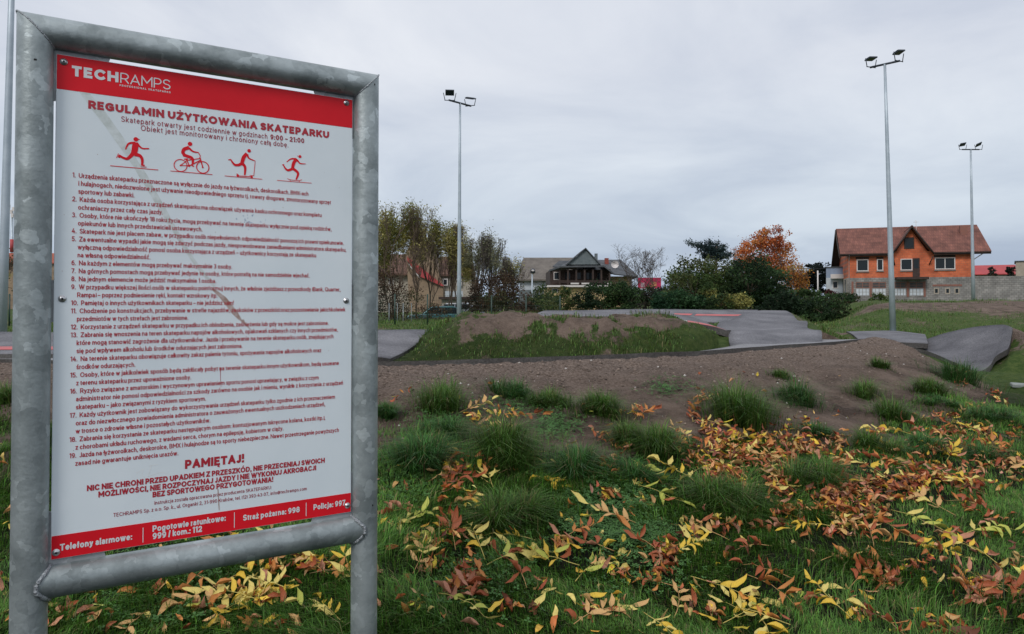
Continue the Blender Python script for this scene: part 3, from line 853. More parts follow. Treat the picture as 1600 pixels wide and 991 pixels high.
for sd_, (fo_, cu_, tw_, wd_) in enumerate([(0.15, 0.25, 0.1, .19), (0.45, 0.7, 0.5, .18), (0.9, -0.7, -0.4, .20), (0.3, 1.5, 0.9, .17), (1.2, 0.9, 0.6, .19), (0.6, -1.3, 1.1, .21), (0.25, -0.35, -0.2, .18), (1.6, 0.2, 1.4, .20)]):
    LSH.append(leaflet(fo_, cu_, tw_, wd_, sd_))
FLAT = [0, 1, 6, 2, 1, 5]; CURLY = [1, 2, 3, 4, 5, 7]
_lm = {}
def leaf_mesh(shape, colr):
    if (shape, colr) not in _lm:
        V, q = LSH[shape]
        c = np.tile(np.array(PAL[colr]), (len(V), 1)); c[1::3] *= 1.18; c[[0, 1, 2]] *= 0.8
        m_ = np_mesh('leaf', V, quads=q, tint=c, smooth=True); m_.materials.append(M['leaf']); _lm[(shape, colr)] = m_
    return _lm[(shape, colr)]

def gnormal(x, y):
    e = 0.12; a = (gz(x + e, y) - gz(x - e, y)) / (2 * e); b_ = (gz(x, y + e) - gz(x, y - e)) / (2 * e)
    v_ = Vector((-float(a), -float(b_), 1)); return v_.normalized()

# compound leaves: root pixel, heading on the ground (degrees, 0 = to the right, 90 = away), length in pixels, pairs, colour, label
FR = [(1078, 908, -38, 110, 5, 'pale yellow', 'largest pale yellow compound leaf in the foreground, all leaflets spread'),
      (905, 893, 172, 110, 5, 'yellow', 'flat bright yellow compound leaf with comb-like leaflets in the foreground'),
      (852, 712, 205, 90, 5, 'pale yellow', 'yellow compound leaf just below the large arching grass tuft'),
      (758, 882, 105, 95, 4, 'pale yellow', 'upright pale yellow compound leaf near the sign post'),
      (895, 985, 50, 95, 5, 'tan', 'large tan and yellow compound leaf at the bottom edge'),
      (984, 760, -48, 90, 4, 'yellow green', 'greenish compound leaf hanging from a long bare stalk'),
      (760, 892, 40, 95, 3, 'yellow green', 'compound leaf with two upright green leaflets at its tip'),
      (832, 748, -55, 72, 4, 'yellow', 'yellow compound leaf in the clover patch'),
      (1010, 832, 165, 100, 4, 'tan', 'tan curled compound leaf on the clover'),
      (1398, 766, 110, 60, 4, 'pale yellow', 'pale yellow compound leaf in the rust leaf band'),
      (1492, 812, 125, 70, 4, 'tan', 'pale tan folded compound leaf at right on the grass'),
      (1268, 808, -22, 110, 5, 'tan', 'long tan compound leaf lying diagonally across the right foreground'),
      (1402, 855, -25, 80, 4, 'yellow', 'bright yellow compound leaf in the right foreground grass'),
      (1165, 905, -60, 90, 4, 'orange', 'orange yellow compound leaf next to the largest pale one'),
      (1235, 985, 160, 90, 3, 'yellow', 'yellow compound leaf with broad leaflets at the bottom edge'),
      (598, 838, 35, 80, 4, 'yellow green', 'yellow green compound leaf touching the right sign post'),
      (690, 772, 60, 85, 4, 'rust', 'rust compound leaf on a heap right of the sign'),
      (712, 868, 100, 110, 4, 'rust', 'long rust compound leaf with curled leaflets near the sign'),
      (990, 662, 60, 50, 3, 'orange', 'small orange compound leaf beside the rust one on the slope foot'),
      (1056, 900, 120, 90, 4, 'rust', 'rust compound leaf in the heap at the middle foreground'),
      (1068, 928, 178, 80, 4, 'orange', 'row of orange leaflets on one stalk in the middle foreground'),
      (1046, 872, 20, 60, 3, 'yellow', 'small yellow compound leaf right of the rust heap'),
      (1082, 744, 50, 80, 5, 'tan', 'tan compound leaf at the left end of the leaf band'),
      (1222, 712, 150, 70, 4, 'yellow', 'yellow compound leaf in the middle of the rust leaf band'),
      (1262, 742, 190, 80, 4, 'tan', 'tan compound leaf under the yellow one in the leaf band'),
      (1340, 788, 100, 70, 4, 'rust', 'rust compound leaf below the pale yellow one'),
      (1412, 938, 110, 90, 4, 'rust', 'dark rust compound leaf in the right foreground'),
      (1480, 955, 20, 100, 4, 'pinkish', 'pinkish brown compound leaf near the lower right corner'),
      (1590, 712, 170, 70, 4, 'rust', 'rust compound leaf at the right edge under the bank'),
      (1520, 705, 20, 60, 4, 'orange', 'orange compound leaf on the heap at the right bank end'),
      (325, 985, 60, 100, 5, 'yellow', 'yellow compound leaf in the grass below the lower tube'),
      (540, 985, 140, 80, 4, 'yellow', 'yellow compound leaf at the foot of the right sign post'),
      (515, 905, 150, 70, 4, 'tan', 'tan fern-like compound leaf below the lower tube'),
      (420, 950, 165, 90, 4, 'pale yellow', 'pale yellow compound leaf seen between the sign posts'),
      (1330, 975, 120, 80, 4, 'yellow', 'yellow compound leaf at the bottom right of centre'),
      (1560, 890, 110, 60, 4, 'yellow', 'yellow compound leaf near the right edge'),
      (1545, 965, 70, 90, 4, 'rust', 'rust compound leaf at the lower right corner'),
      (716, 652, 40, 60, 3, 'tan', 'curled tan compound leaf beside the first tuft'),
      (790, 652, 5, 60, 3, 'orange', 'orange compound leaf below the double tuft'),
      (1150, 700, -10, 80, 4, 'rust', 'rust compound leaf under the tallest tuft'),
      (1430, 686, 160, 60, 4, 'pale yellow', 'pale compound leaf at the foot of the bare slope'),
      (645, 905, 80, 80, 3, 'tan', 'tan compound leaf low beside the right sign post'),
      (1205, 860, 200, 70, 4, 'dark brown', 'dark brown compound leaf in the grass right of centre'),
      (880, 848, 30, 60, 3, 'orange', 'small orange compound leaf between clover and grass'),
      (1560, 800, 190, 70, 4, 'rust', 'rust compound leaf at the right edge among grass')]
XF = [(700, 700), (742, 700), (818, 672), (780, 770), (668, 800), (835, 850), (900, 920), (960, 870), (690, 940), (745, 960), (830, 930), (1000, 960), (1060, 975), (930, 745), (985, 720), (1075, 700), (1100, 725), (1130, 700), (1150, 735), (1180, 720),
      (1205, 745), (1235, 700), (1100, 770), (1190, 780), (1290, 712), (1330, 745), (1345, 805), (1300, 830), (1375, 720), (1390, 800), (1420, 740), (1450, 760), (1475, 730), (1510, 745), (1500, 690), (1545, 700), (1575, 745), (1540, 775), (1460, 825), (1500, 850),
      (1360, 870), (1290, 880), (1240, 910), (1320, 930), (1370, 965), (1440, 985), (1520, 920), (1585, 940), (1140, 850), (1090, 870), (1180, 975), (240, 950), (290, 910), (460, 925), (380, 905), (560, 940), (1085, 660), (1440, 690), (1240, 830), (1130, 985)]
GEN = {}
for (a_, b_) in XF:
    yel = random.random() < 0.52
    colr_ = random.choice(['yellow', 'pale yellow', 'yellow', 'yellow green', 'tan'] if yel else ['rust', 'orange', 'tan', 'rust', 'pinkish', 'dark brown'])
    FR.append((a_ + random.uniform(-8, 8), b_ + random.uniform(-5, 5), random.uniform(0, 360), (66 + 0.06 * (b_ - 640)) * random.uniform(.8, 1.2) * (1 if b_ > 760 else .8), random.choice([3, 4, 4, 5]), colr_, None))
rpts = hit([f[0] for f in FR], [f[1] for f in FR])
stalk_m = tint_mat('leaf_stalk', 0.6)
for (px_, py_, hd, lp, pairs, colr, lab), c in zip(FR, rpts):
    Lm = min(lp * c[1] / F * (1.0 + 0.25 * abs(math.sin(R(hd)))), 0.32)
    nrm = gnormal(c[0], c[1])
    d = Vector((math.cos(R(hd)), math.sin(R(hd)), 0)); d = (d - nrm * d.dot(nrm)).normalized(); s_ = nrm.cross(d)
    c = c + np.array(nrm) * 0.022
    root = empty('compound_leaf', c); tag(root, lab, 'leaf', 'compound leaves fallen on the grass')
    if lab is None:
        if px_ < 600: z_ = 'below the lower sign tube'
        else:
            z_ = ('at the bottom' if py_ > 880 else ('mid lawn' if py_ > 770 else 'below the bank')) + ' ' + ('near the post' if px_ < 760 else ('left of centre' if px_ < 950 else ('right of centre' if px_ < 1180 else ('in the right half' if px_ < 1400 else 'near the right edge'))))
        GEN.setdefault((colr, z_), []).append((px_, root))
    pts = []
    bend = random.uniform(-0.35, 0.35)
    for k in range(7):
        u = k / 6; pts.append((d * (u * Lm) + s_ * (bend * u * u * Lm) + nrm * (0.014 * math.sin(u * 3.1) + 0.004 * k * random.random())))
    tb = MB().tube(pts, [0.0022 - 0.0014 * k / 6 for k in range(7)], 5)
    me_ = tb.mesh('stalk'); ca = me_.color_attributes.new('tint', 'FLOAT_COLOR', 'POINT')
    sc_ = [0.8 * v_ for v_ in PAL['pale yellow' if 'yellow' in colr else 'tan']]
    ca.data.foreach_set('color', np.tile(np.array([*sc_, 1], np.float32), len(me_.vertices)))
    link('stalk', me_, stalk_m, root)
    crl = colr in ('rust', 'dark brown', 'pinkish', 'orange')
    n_ = pairs * 2 + 1
    for k in range(n_):
        u = 0.30 + 0.66 * (k // 2) / pairs if k < n_ - 1 else 0.99
        p = Vector(pts[0]).lerp(Vector(pts[6]), u) + s_ * 0
        # follow the bent stalk
        i = min(int(u * 6), 5); p = Vector(pts[i]).lerp(Vector(pts[i + 1]), u * 6 - i)
        side = (1 if k % 2 else -1) if k < n_ - 1 else 0
        if random.random() < (0.22 if crl else 0.10) and side: continue
        a = side * R(random.uniform(38, 66)) + bend * u + random.uniform(-0.1, 0.1)
        dirv = (d * math.cos(a) + s_ * math.sin(a)).normalized()
        shp = random.choice(CURLY if crl else FLAT)
        sc1 = Lm * random.uniform(0.26, 0.36) * (1.15 if side == 0 else 1.0 - 0.25 * abs(u - 0.6))
        lift = R(random.uniform(-7, 13) if not crl else random.uniform(-6, 28))
        X_ = (dirv * math.cos(lift) + nrm * math.sin(lift)).normalized(); Y_ = nrm.cross(dirv).normalized()
        roll = random.uniform(-0.5, 0.5); Z_ = X_.cross(Y_)
        Y2 = Y_ * math.cos(roll) + Z_ * math.sin(roll); Z2 = X_.cross(Y2)
        cc = colr if random.random() < 0.75 else {'rust': 'orange', 'yellow': 'pale yellow', 'pale yellow': 'yellow', 'tan': 'pale yellow', 'orange': 'rust', 'yellow green': 'pale yellow', 'pinkish': 'rust', 'dark brown': 'rust'}[colr]
        o = link('leaflet', leaf_mesh(shp, cc), None, root)
        Mx = Matrix((X_, Y2, Z2)).transposed().to_4x4(); Mx.translation = p
        o.matrix_basis = Mx @ Matrix.Diagonal((sc1, sc1 * random.uniform(0.85, 1.1), sc1, 1))

# palmate maple leaf
def palmate():
    lobes = [(-150, 0.35), (-100, 0.62), (-50, 0.85), (0, 1.0), (50, 0.85), (100, 0.62), (150, 0.35)]
    ring = []
    for k, (a, r_) in enumerate(lobes):
        ring.append((a - 17, r_ * 0.62)); ring.append((a - 8, r_ * 0.80)); ring.append((a, r_)); ring.append((a + 8, r_ * 0.78)); ring.append((a + 17, r_ * 0.60))
        if k < 6: ring.append((a + 25, 0.30))
    V = [(0, 0, 0)]
    for a, r_ in ring:
        V.append((r_ * math.cos(R(a)), r_ * math.sin(R(a)), 0.16 * r_ * r_ * (1 + 0.9 * math.sin(R(a * 3))) + 0.03 * random.random()))
    T = [(0, i, i + 1) for i in range(1, len(V) - 1)]
    return np.array(V), np.array(T)
for (px_, py_, rz, sz, colr, lab) in [(528, 905, 20, 0.085, 'orange', 'pale orange maple leaf left of the right sign post'), (588, 905, 100, 0.05, 'pinkish', 'brown maple leaf partly behind the right sign post'),
                                     (470, 880, 200, 0.07, 'dark brown', 'dark brown maple leaf below the lower tube'), (800, 742, 60, 0.05, 'orange', 'small orange maple leaf on the upper clover')]:
    c = hit(px_, py_)[0]; V, T = palmate(); n_ = gnormal(c[0], c[1])
    cl = np.tile(np.array(PAL[colr]), (len(V), 1)); cl[0] *= 1.3
    root = empty('maple_leaf', c + np.array(n_) * 0.035, R(rz)); tag(root, lab, 'leaf')
    m_ = np_mesh('blade', V * sz, tris=T, tint=cl); ob = link('blade', m_, M['leaf'], root); ob.rotation_euler = (R(24), R(-8), 0)
    st_ = MB().tube([(0, 0, 0), (-0.05, 0.01, 0.004), (-0.11, 0.03, -0.01)], [0.0016, 0.0013, 0.001], 5).mesh('stalk')
    ca = st_.color_attributes.new('tint', 'FLOAT_COLOR', 'POINT'); ca.data.foreach_set('color', np.tile(np.array([0.3, 0.2, 0.1, 1], np.float32), len(st_.vertices)))
    link('stalk', st_, stalk_m, root)

# litter: heaps given by where they lie, colour mixes
MIXR = (['rust'] * 9 + ['dark brown'] * 5 + ['orange'] * 5 + ['tan'] * 4 + ['pinkish'] * 3 + ['yellow'] * 3)
MIXT = (['tan'] * 5 + ['orange'] * 4 + ['rust'] * 5 + ['yellow'] * 5 + ['pale yellow'] * 3 + ['pinkish'] * 2 + ['yellow green'])
MIXY = (['yellow'] * 5 + ['pale yellow'] * 5 + ['yellow green'] * 3 + ['tan'] * 4 + ['orange'] * 2 + ['rust'])
MIXB = (['rust'] * 7 + ['dark brown'] * 4 + ['orange'] * 3 + ['tan'] * 5 + ['pinkish'] * 3 + ['yellow'] * 2 + ['pale yellow'])
HEAPS = [(770, 652, 62, 12, 70, 'T'), (702, 758, 34, 34, 130, 'R'), (742, 742, 44, 14, 60, 'R'), (735, 865, 38, 60, 190, 'R'), (752, 800, 30, 20, 50, 'Y'), (690, 912, 40, 26, 70, 'R'),
         (1000, 650, 50, 14, 70, 'T'), (950, 690, 26, 30, 50, 'R'), (1030, 880, 34, 40, 150, 'R'), (970, 900, 30, 26, 40, 'T'), (1000, 780, 40, 20, 40, 'Y'), (945, 760, 26, 22, 60, 'R'),
         (1075, 690, 26, 36, 130, 'T'), (1130, 720, 56, 34, 420, 'R'), (1100, 745, 44, 26, 200, 'T'), (1200, 712, 60, 30, 420, 'T'), (1222, 775, 34, 44, 300, 'R'), (1080, 640, 34, 22, 70, 'T'),
         (1310, 775, 60, 50, 520, 'R'), (1300, 700, 70, 16, 220, 'T'), (1375, 690, 40, 14, 110, 'T'), (1335, 828, 60, 22, 260, 'T'), (1400, 770, 60, 26, 230, 'R'), (1455, 740, 60, 28, 260, 'T'),
         (1500, 690, 60, 22, 300, 'R'), (1570, 690, 40, 26, 220, 'R'), (1560, 740, 46, 30, 200, 'T'), (1508, 770, 40, 22, 130, 'R'), (1530, 640, 40, 12, 110, 'T'), (1515, 590, 26, 14, 60, 'T'), (1560, 612, 22, 16, 60, 'T'),
         (1545, 825, 50, 30, 150, 'R'), (1430, 905, 60, 32, 200, 'R'), (1370, 900, 24, 30, 60, 'R'), (1480, 960, 80, 30, 260, 'R'), (1390, 950, 70, 30, 110, 'T'), (1570, 900, 40, 50, 160, 'T'), (1210, 960, 60, 26, 90, 'Y'),
         (1110, 820, 30, 20, 60, 'R'), (1085, 850, 30, 14, 60, 'R'), (1170, 800, 60, 20, 120, 'R'), (1095, 960, 30, 26, 60, 'R'), (880, 855, 30, 16, 40, 'T'), (920, 820, 20, 12, 20, 'T'),
         (1120, 660, 26, 26, 60, 'T'), (1470, 850, 50, 20, 70, 'Y'), (1410, 655, 70, 12, 50, 'T'),
         (480, 890, 60, 30, 110, 'T'), (370, 945, 80, 30, 130, 'Y'), (270, 940, 60, 30, 60, 'T'), (200, 975, 90, 20, 60, 'T'), (120, 950, 40, 30, 30, 'T'), (430, 980, 80, 14, 70, 'T'), (30, 850, 30, 80, 30, 'Y'),
         (630, 825, 34, 26, 60, 'Y'), (620, 930, 26, 40, 30, 'T'), (800, 960, 90, 26, 70, 'R'), (330, 850, 200, 20, 160, 'Y'), (940, 940, 60, 40, 40, 'T'), (1300, 900, 200, 80, 110, 'T'), (850, 800, 250, 150, 120, 'T'), (1200, 620, 200, 40, 26, 'T'), (800, 600, 180, 20, 14, 'T')]
PXs, PYs, CS, DEN = [], [], [], []
for (cx, cy, rx, ry, k, mixk) in HEAPS:
    k = int(k * (0.56 if cy < 790 else (0.42 if cx < 1060 else 0.20)))
    mixk = 'B' if (mixk == 'T' and cx > 1060) else mixk
    # each heap is a few tight drifts
    m_ = max(2, int(k / 22)); dc = rng.standard_normal((m_, 2)) * 0.66; pk = rng.integers(0, m_, k); r_ = dc[pk] + rng.standard_normal((k, 2)) * 0.27
    PXs.append(cx + r_[:, 0] * rx); PYs.append(cy + r_[:, 1] * ry)
    mx_ = {'R': MIXR, 'T': MIXT, 'Y': MIXY, 'B': MIXB}[mixk]; CS += [mx_[i] for i in rng.integers(0, len(mx_), k)]
    DEN.append(np.full(k, k / (rx * ry)))
k = 400      # strays over the whole lawn
PXs.append(rng.random(k) * 2050 - 200); PYs.append(650 + 380 * rng.random(k) ** 0.8); CS += [MIXT[i] for i in rng.integers(0, len(MIXT), k)]; DEN.append(np.zeros(k))
slab_ = hit(1596, 603)[0]
PXs = np.concatenate(PXs); PYs = np.concatenate(PYs); DEN = np.concatenate(DEN); CS = np.array(CS)
LP = hit(PXs, PYs); ok = ~np.isnan(LP[:, 0]) & (LP[:, 1] < 14)
LP, CS, PXs, PYs, DEN = LP[ok], CS[ok], PXs[ok], PYs[ok], DEN[ok]
n = len(LP)
size = (0.038 + 0.050 * rng.random(n)); size[CS == 'dark brown'] *= 0.9
vis = size / LP[:, 1] * ((PXs > -5) & (PXs < 1605) & (PYs < 985) & ~((PXs < 545) & (PYs < 850)) & ~((PXs > 545) & (PXs < 600)))
orderv = np.argsort(-vis)
single = np.zeros(n, bool); single[orderv[:190]] = True
def zone(px, py):
    if px < 600: return 'below the lower sign tube' 
    v_ = 'at the bottom' if py > 880 else ('mid lawn' if py > 770 else 'below the bank')
    h_ = 'near the post' if px < 760 else ('left of centre' if px < 950 else ('right of centre' if px < 1180 else ('in the right half' if px < 1400 else 'near the right edge')))
    return '%s %s' % (v_, h_)
def frame(i, nrm):
    h_ = rng.random() * 6.283
    d = Vector((math.cos(h_), math.sin(h_), 0)); d = (d - nrm * d.dot(nrm)).normalized(); s_ = nrm.cross(d)
    lift = rng.normal(0.06, 0.27); roll = rng.normal(0, 0.38)
    X_ = d * math.cos(lift) + nrm * math.sin(lift); Z_ = nrm * math.cos(lift) - d * math.sin(lift)
    Y2 = s_ * math.cos(roll) + Z_ * math.sin(roll); Z2 = Z_ * math.cos(roll) - s_ * math.sin(roll)
    return X_, Y2, Z2
SING = {}
Vs, Qs, Cs_ = [], [], []; off = 0
for i in range(n):
    nrm = gnormal(LP[i, 0], LP[i, 1]); X_, Y2, Z2 = frame(i, nrm)
    hgt = (0.016 + 0.030 * rng.random()) if DEN[i] < 0.05 else 0.012 + 0.06 * rng.random()
    if LP[i, 1] > 6: hgt = 0.012
    p = Vector(LP[i]) + nrm * hgt; s_ = size[i]
    shp = int(rng.choice(FLAT if CS[i] in ('yellow', 'pale yellow', 'yellow green') else CURLY))
    if single[i]:
        o = link('fallen_leaf', leaf_mesh(shp, str(CS[i])), None)
        Mx = Matrix((X_, Y2, Z2)).transposed().to_4x4(); Mx.translation = p - X_ * s_ * 0.5
        o.matrix_basis = Mx @ Matrix.Diagonal((s_ * 1.15, s_ * 1.15, s_ * 1.15, 1))
        form = 'flat' if shp in (0, 6) else ('slightly curled' if shp in (1, 2) else 'tightly curled')
        z_ = zone(PXs[i], PYs[i])
        tag(o, None, 'leaf', '%s %s leaves %s' % (form, CS[i], z_)); SING.setdefault((form, str(CS[i]), z_), []).append((PXs[i], o))
    else:
        V0, q0 = LSH[shp]
        Rm = np.array(Matrix((X_, Y2, Z2)).transposed())
        V1 = (V0 * s_ - np.array([s_ * 0.5, 0, 0])) @ Rm.T + np.array(p)
        c = np.tile(np.array(PAL[str(CS[i])]) * (0.7 + 0.55 * rng.random()) * (1 + 0.08 * rng.standard_normal(3)), (len(V0), 1)).clip(0.01, 0.8); c[1::3] *= 1.15
        Vs.append(V1); Qs.append(q0 + off); Cs_.append(c); off += len(V0)
o = link('leaf_litter', np_mesh('leaf_litter', np.vstack(Vs), quads=np.vstack(Qs), tint=np.vstack(Cs_), smooth=True), M['leaf'])
tag(o, 'litter of small rust, tan and yellow leaves heaped over the grass', 'leaf litter', kind='stuff')
print('leaves', n)

ORD = ['leftmost', 'second leftmost', 'third leftmost', 'fourth leftmost', 'fifth leftmost', 'sixth leftmost', 'seventh leftmost', 'eighth leftmost', 'ninth leftmost', 'tenth leftmost']
for (colr, z_), lst in GEN.items():
    lst.sort(key=lambda t_: t_[0])
    for i, (_, o) in enumerate(lst): o['label'] = ('many-leaflet %s compound leaf %s' % (colr, z_)) if len(lst) == 1 else '%s of the many-leaflet %s compound leaves %s' % (ORD[i] if i < len(lst) - 1 else 'rightmost', colr, z_)
for (form, colr, z_), lst in SING.items():
    lst.sort(key=lambda t_: t_[0]); k = len(lst)
    for i, (_, o) in enumerate(lst):
        if k == 1: o['label'] = 'only %s %s leaf %s' % (form, colr, z_)
        else:
            w_ = ORD[i] if i < len(ORD) and i < k - 1 else ('rightmost' if i == k - 1 else ('%dth leftmost' % (i + 1)))
            o['label'] = '%s of the %s %s leaves %s' % (w_, form.replace('slightly ', 'softly ') if len((w_ + form + colr + z_).split()) < 99 else form, colr, z_)

o = MB().box(-0.11, 0.11, -0.07, 0.07, -0.03, 0.02).build('concrete_offcut', mat('pale_concrete', (0.26, 0.28, 0.27), 0.9, col2=(0.18, 0.2, 0.19), scale=8), None)
o.location = tuple(slab_); o.rotation_euler = (0.08, 0.05, R(-20)); bevel(o, 0.01, 1); tag(o, 'pale grey concrete offcut in the grass at the right edge', 'concrete slab')
# ------------------------------------------------------------------ the rules board
SB = np.array((-1.0885, 1.7552, 0.9936)); YAW = R(57.07); W_ = 0.7386; H_ = 1.2
ANG = R(90) - YAW            # rotation of the board's long axis from +X
def uv(px, py):
    u, z = on_plane(SB[0], SB[1], ANG, px, py)
    return u, z - SB[2]
ground_l = float(gz(SB[0], SB[1])); 
base = empty('information_board', (SB[0], SB[1], 0.0), ANG)
tag(base, 'white and red skatepark rules board in a galvanized tube frame', 'information board')
Z0 = SB[2]; TR = 0.038; GAP = 0.004
uL = -TR - GAP; uR = W_ + TR + GAP
zT = Z0 + H_ + 0.010 + TR; zB = Z0 - 0.013 - TR
yc = 0.0
def mitre_post(u, side, name):
    b_ = MB(); n = 40; i0 = 0
    zs = np.linspace(-0.35, 1.0, 26)
    rows = []
    for k, f in enumerate(zs):
        row = []
        for j in range(n):
            a = 2 * math.pi * j / n; x = u + TR * math.cos(a); y = yc + TR * math.sin(a)
            ztop = zT + (u - x if side < 0 else x - u) * 1.0
            z = f if f < 1.0 else ztop
            if f >= 0.95 and f < 1.0: z = zT - 0.06
            row.append((x, y, -0.35 + (zT - 0.06 + 0.35) * (k / 24) if k < 25 else ztop))
        rows.append(row)
    for row in rows: b_.v += row
    for k in range(len(rows) - 1):
        for j in range(n):
            a = k * n + j; c = k * n + (j + 1) % n; b_.f.append((a, c, c + n, a + n)); b_.sm.append(True)
    return b_.build(name, M['galv'], base)
mitre_post(uL, -1, 'post'); mitre_post(uR, 1, 'post')
# top tube with mitred ends
b_ = MB(); n = 40
for k in range(26):
    for j in range(n):
        a = 2 * math.pi * j / n; y = yc + TR * math.cos(a); dz = TR * math.sin(a)
        xl = uL - dz; xr = uR + dz
        f = k / 25; b_.v.append((xl + (xr - xl) * f, y, zT + dz))
for k in range(25):
    for j in range(n):
        a = k * n + j; c = k * n + (j + 1) % n; b_.f.append((a, c, c + n, a + n)); b_.sm.append(True)
b_.build('top_tube', M['galv'], base)
b_ = MB()
b_.tube([(uL + 0.01 + (uR - uL - 0.02) * k / 20, yc, zB) for k in range(21)], TR, 40, caps=False)
b_.build('bottom_tube', M['galv'], base)
# welds: beads around the joints
def bead(pts, r0, name='weld'):
    m_ = MB(); m_.tube(pts + [pts[0]], [r0 * (1 + 0.10 * math.sin(k * 1.3)) for k in range(len(pts) + 1)], 8, caps=False)
    return m_.build(name, M['weld'], base)
for s_, u0 in ((-1, uL), (1, uR)):
    pts = []
    for j in range(56):
        a = 2 * math.pi * j / 56; dz = TR * 1.0 * math.sin(a); pts.append((u0 + s_ * dz, yc + TR * 1.0 * math.cos(a), zT + dz))
    bead(pts, 0.0022)
    pts = []
    for j in range(56):     # saddle joint of the bottom tube on the post
        a = 2 * math.pi * j / 56; y = (TR + 0.001) * math.cos(a); z = (TR + 0.001) * math.sin(a)
        dx = math.sqrt(max((TR + 0.002) ** 2 - min(abs(y), TR) ** 2, 0)) + 0.001
        pts.append((u0 - s_ * dx, yc + y, zB + z))
    bead(pts, 0.0052)
# panel with the print on it
PT = 0.004; yp = -0.004
pb = MB().box(0, W_, yp, yp + PT, Z0, Z0 + H_).build('panel', [M['panel']], base)
bevel(pb, 0.0012, 1)
def flat(name, pts, m, y, parent):
    b_ = MB().poly([(u, y, Z0 + v) for u, v in pts]); return b_.build(name, M[m], parent)
def uvp(*pp): return [uv(*p) for p in pp]
e1 = 0.0007; e2 = 0.0013
vh = 0.5 * (uv(87, 148)[1] + uv(549, 193.5)[1])
vf = 0.5 * (uv(79, 838.5)[1] + uv(549, 769)[1])
def slab(name, u0, u1, v0, v1, m, y0, th, parent):
    return MB().box(u0, u1, y0 - th, y0, Z0 + v0, Z0 + v1).build(name, M[m], parent)
slab('red_header', 0.0012, W_ - 0.0012, vh, H_ - 0.0012, 'red_print', yp, 0.0005, pb)
slab('red_footer', 0.0012, W_ - 0.0012, 0.0012, vf, 'red_print', yp, 0.0005, pb)
for (px_, ya, yb) in ((223, 824, 847), (365.5, 800, 824), (477.5, 785, 806)):
    u, v0 = uv(px_, yb); _, v1 = uv(px_, ya)
    slab('divider', u - 0.0008, u + 0.0008, v0, v1, 'white_text', yp - 0.0006, 0.0003, pb)

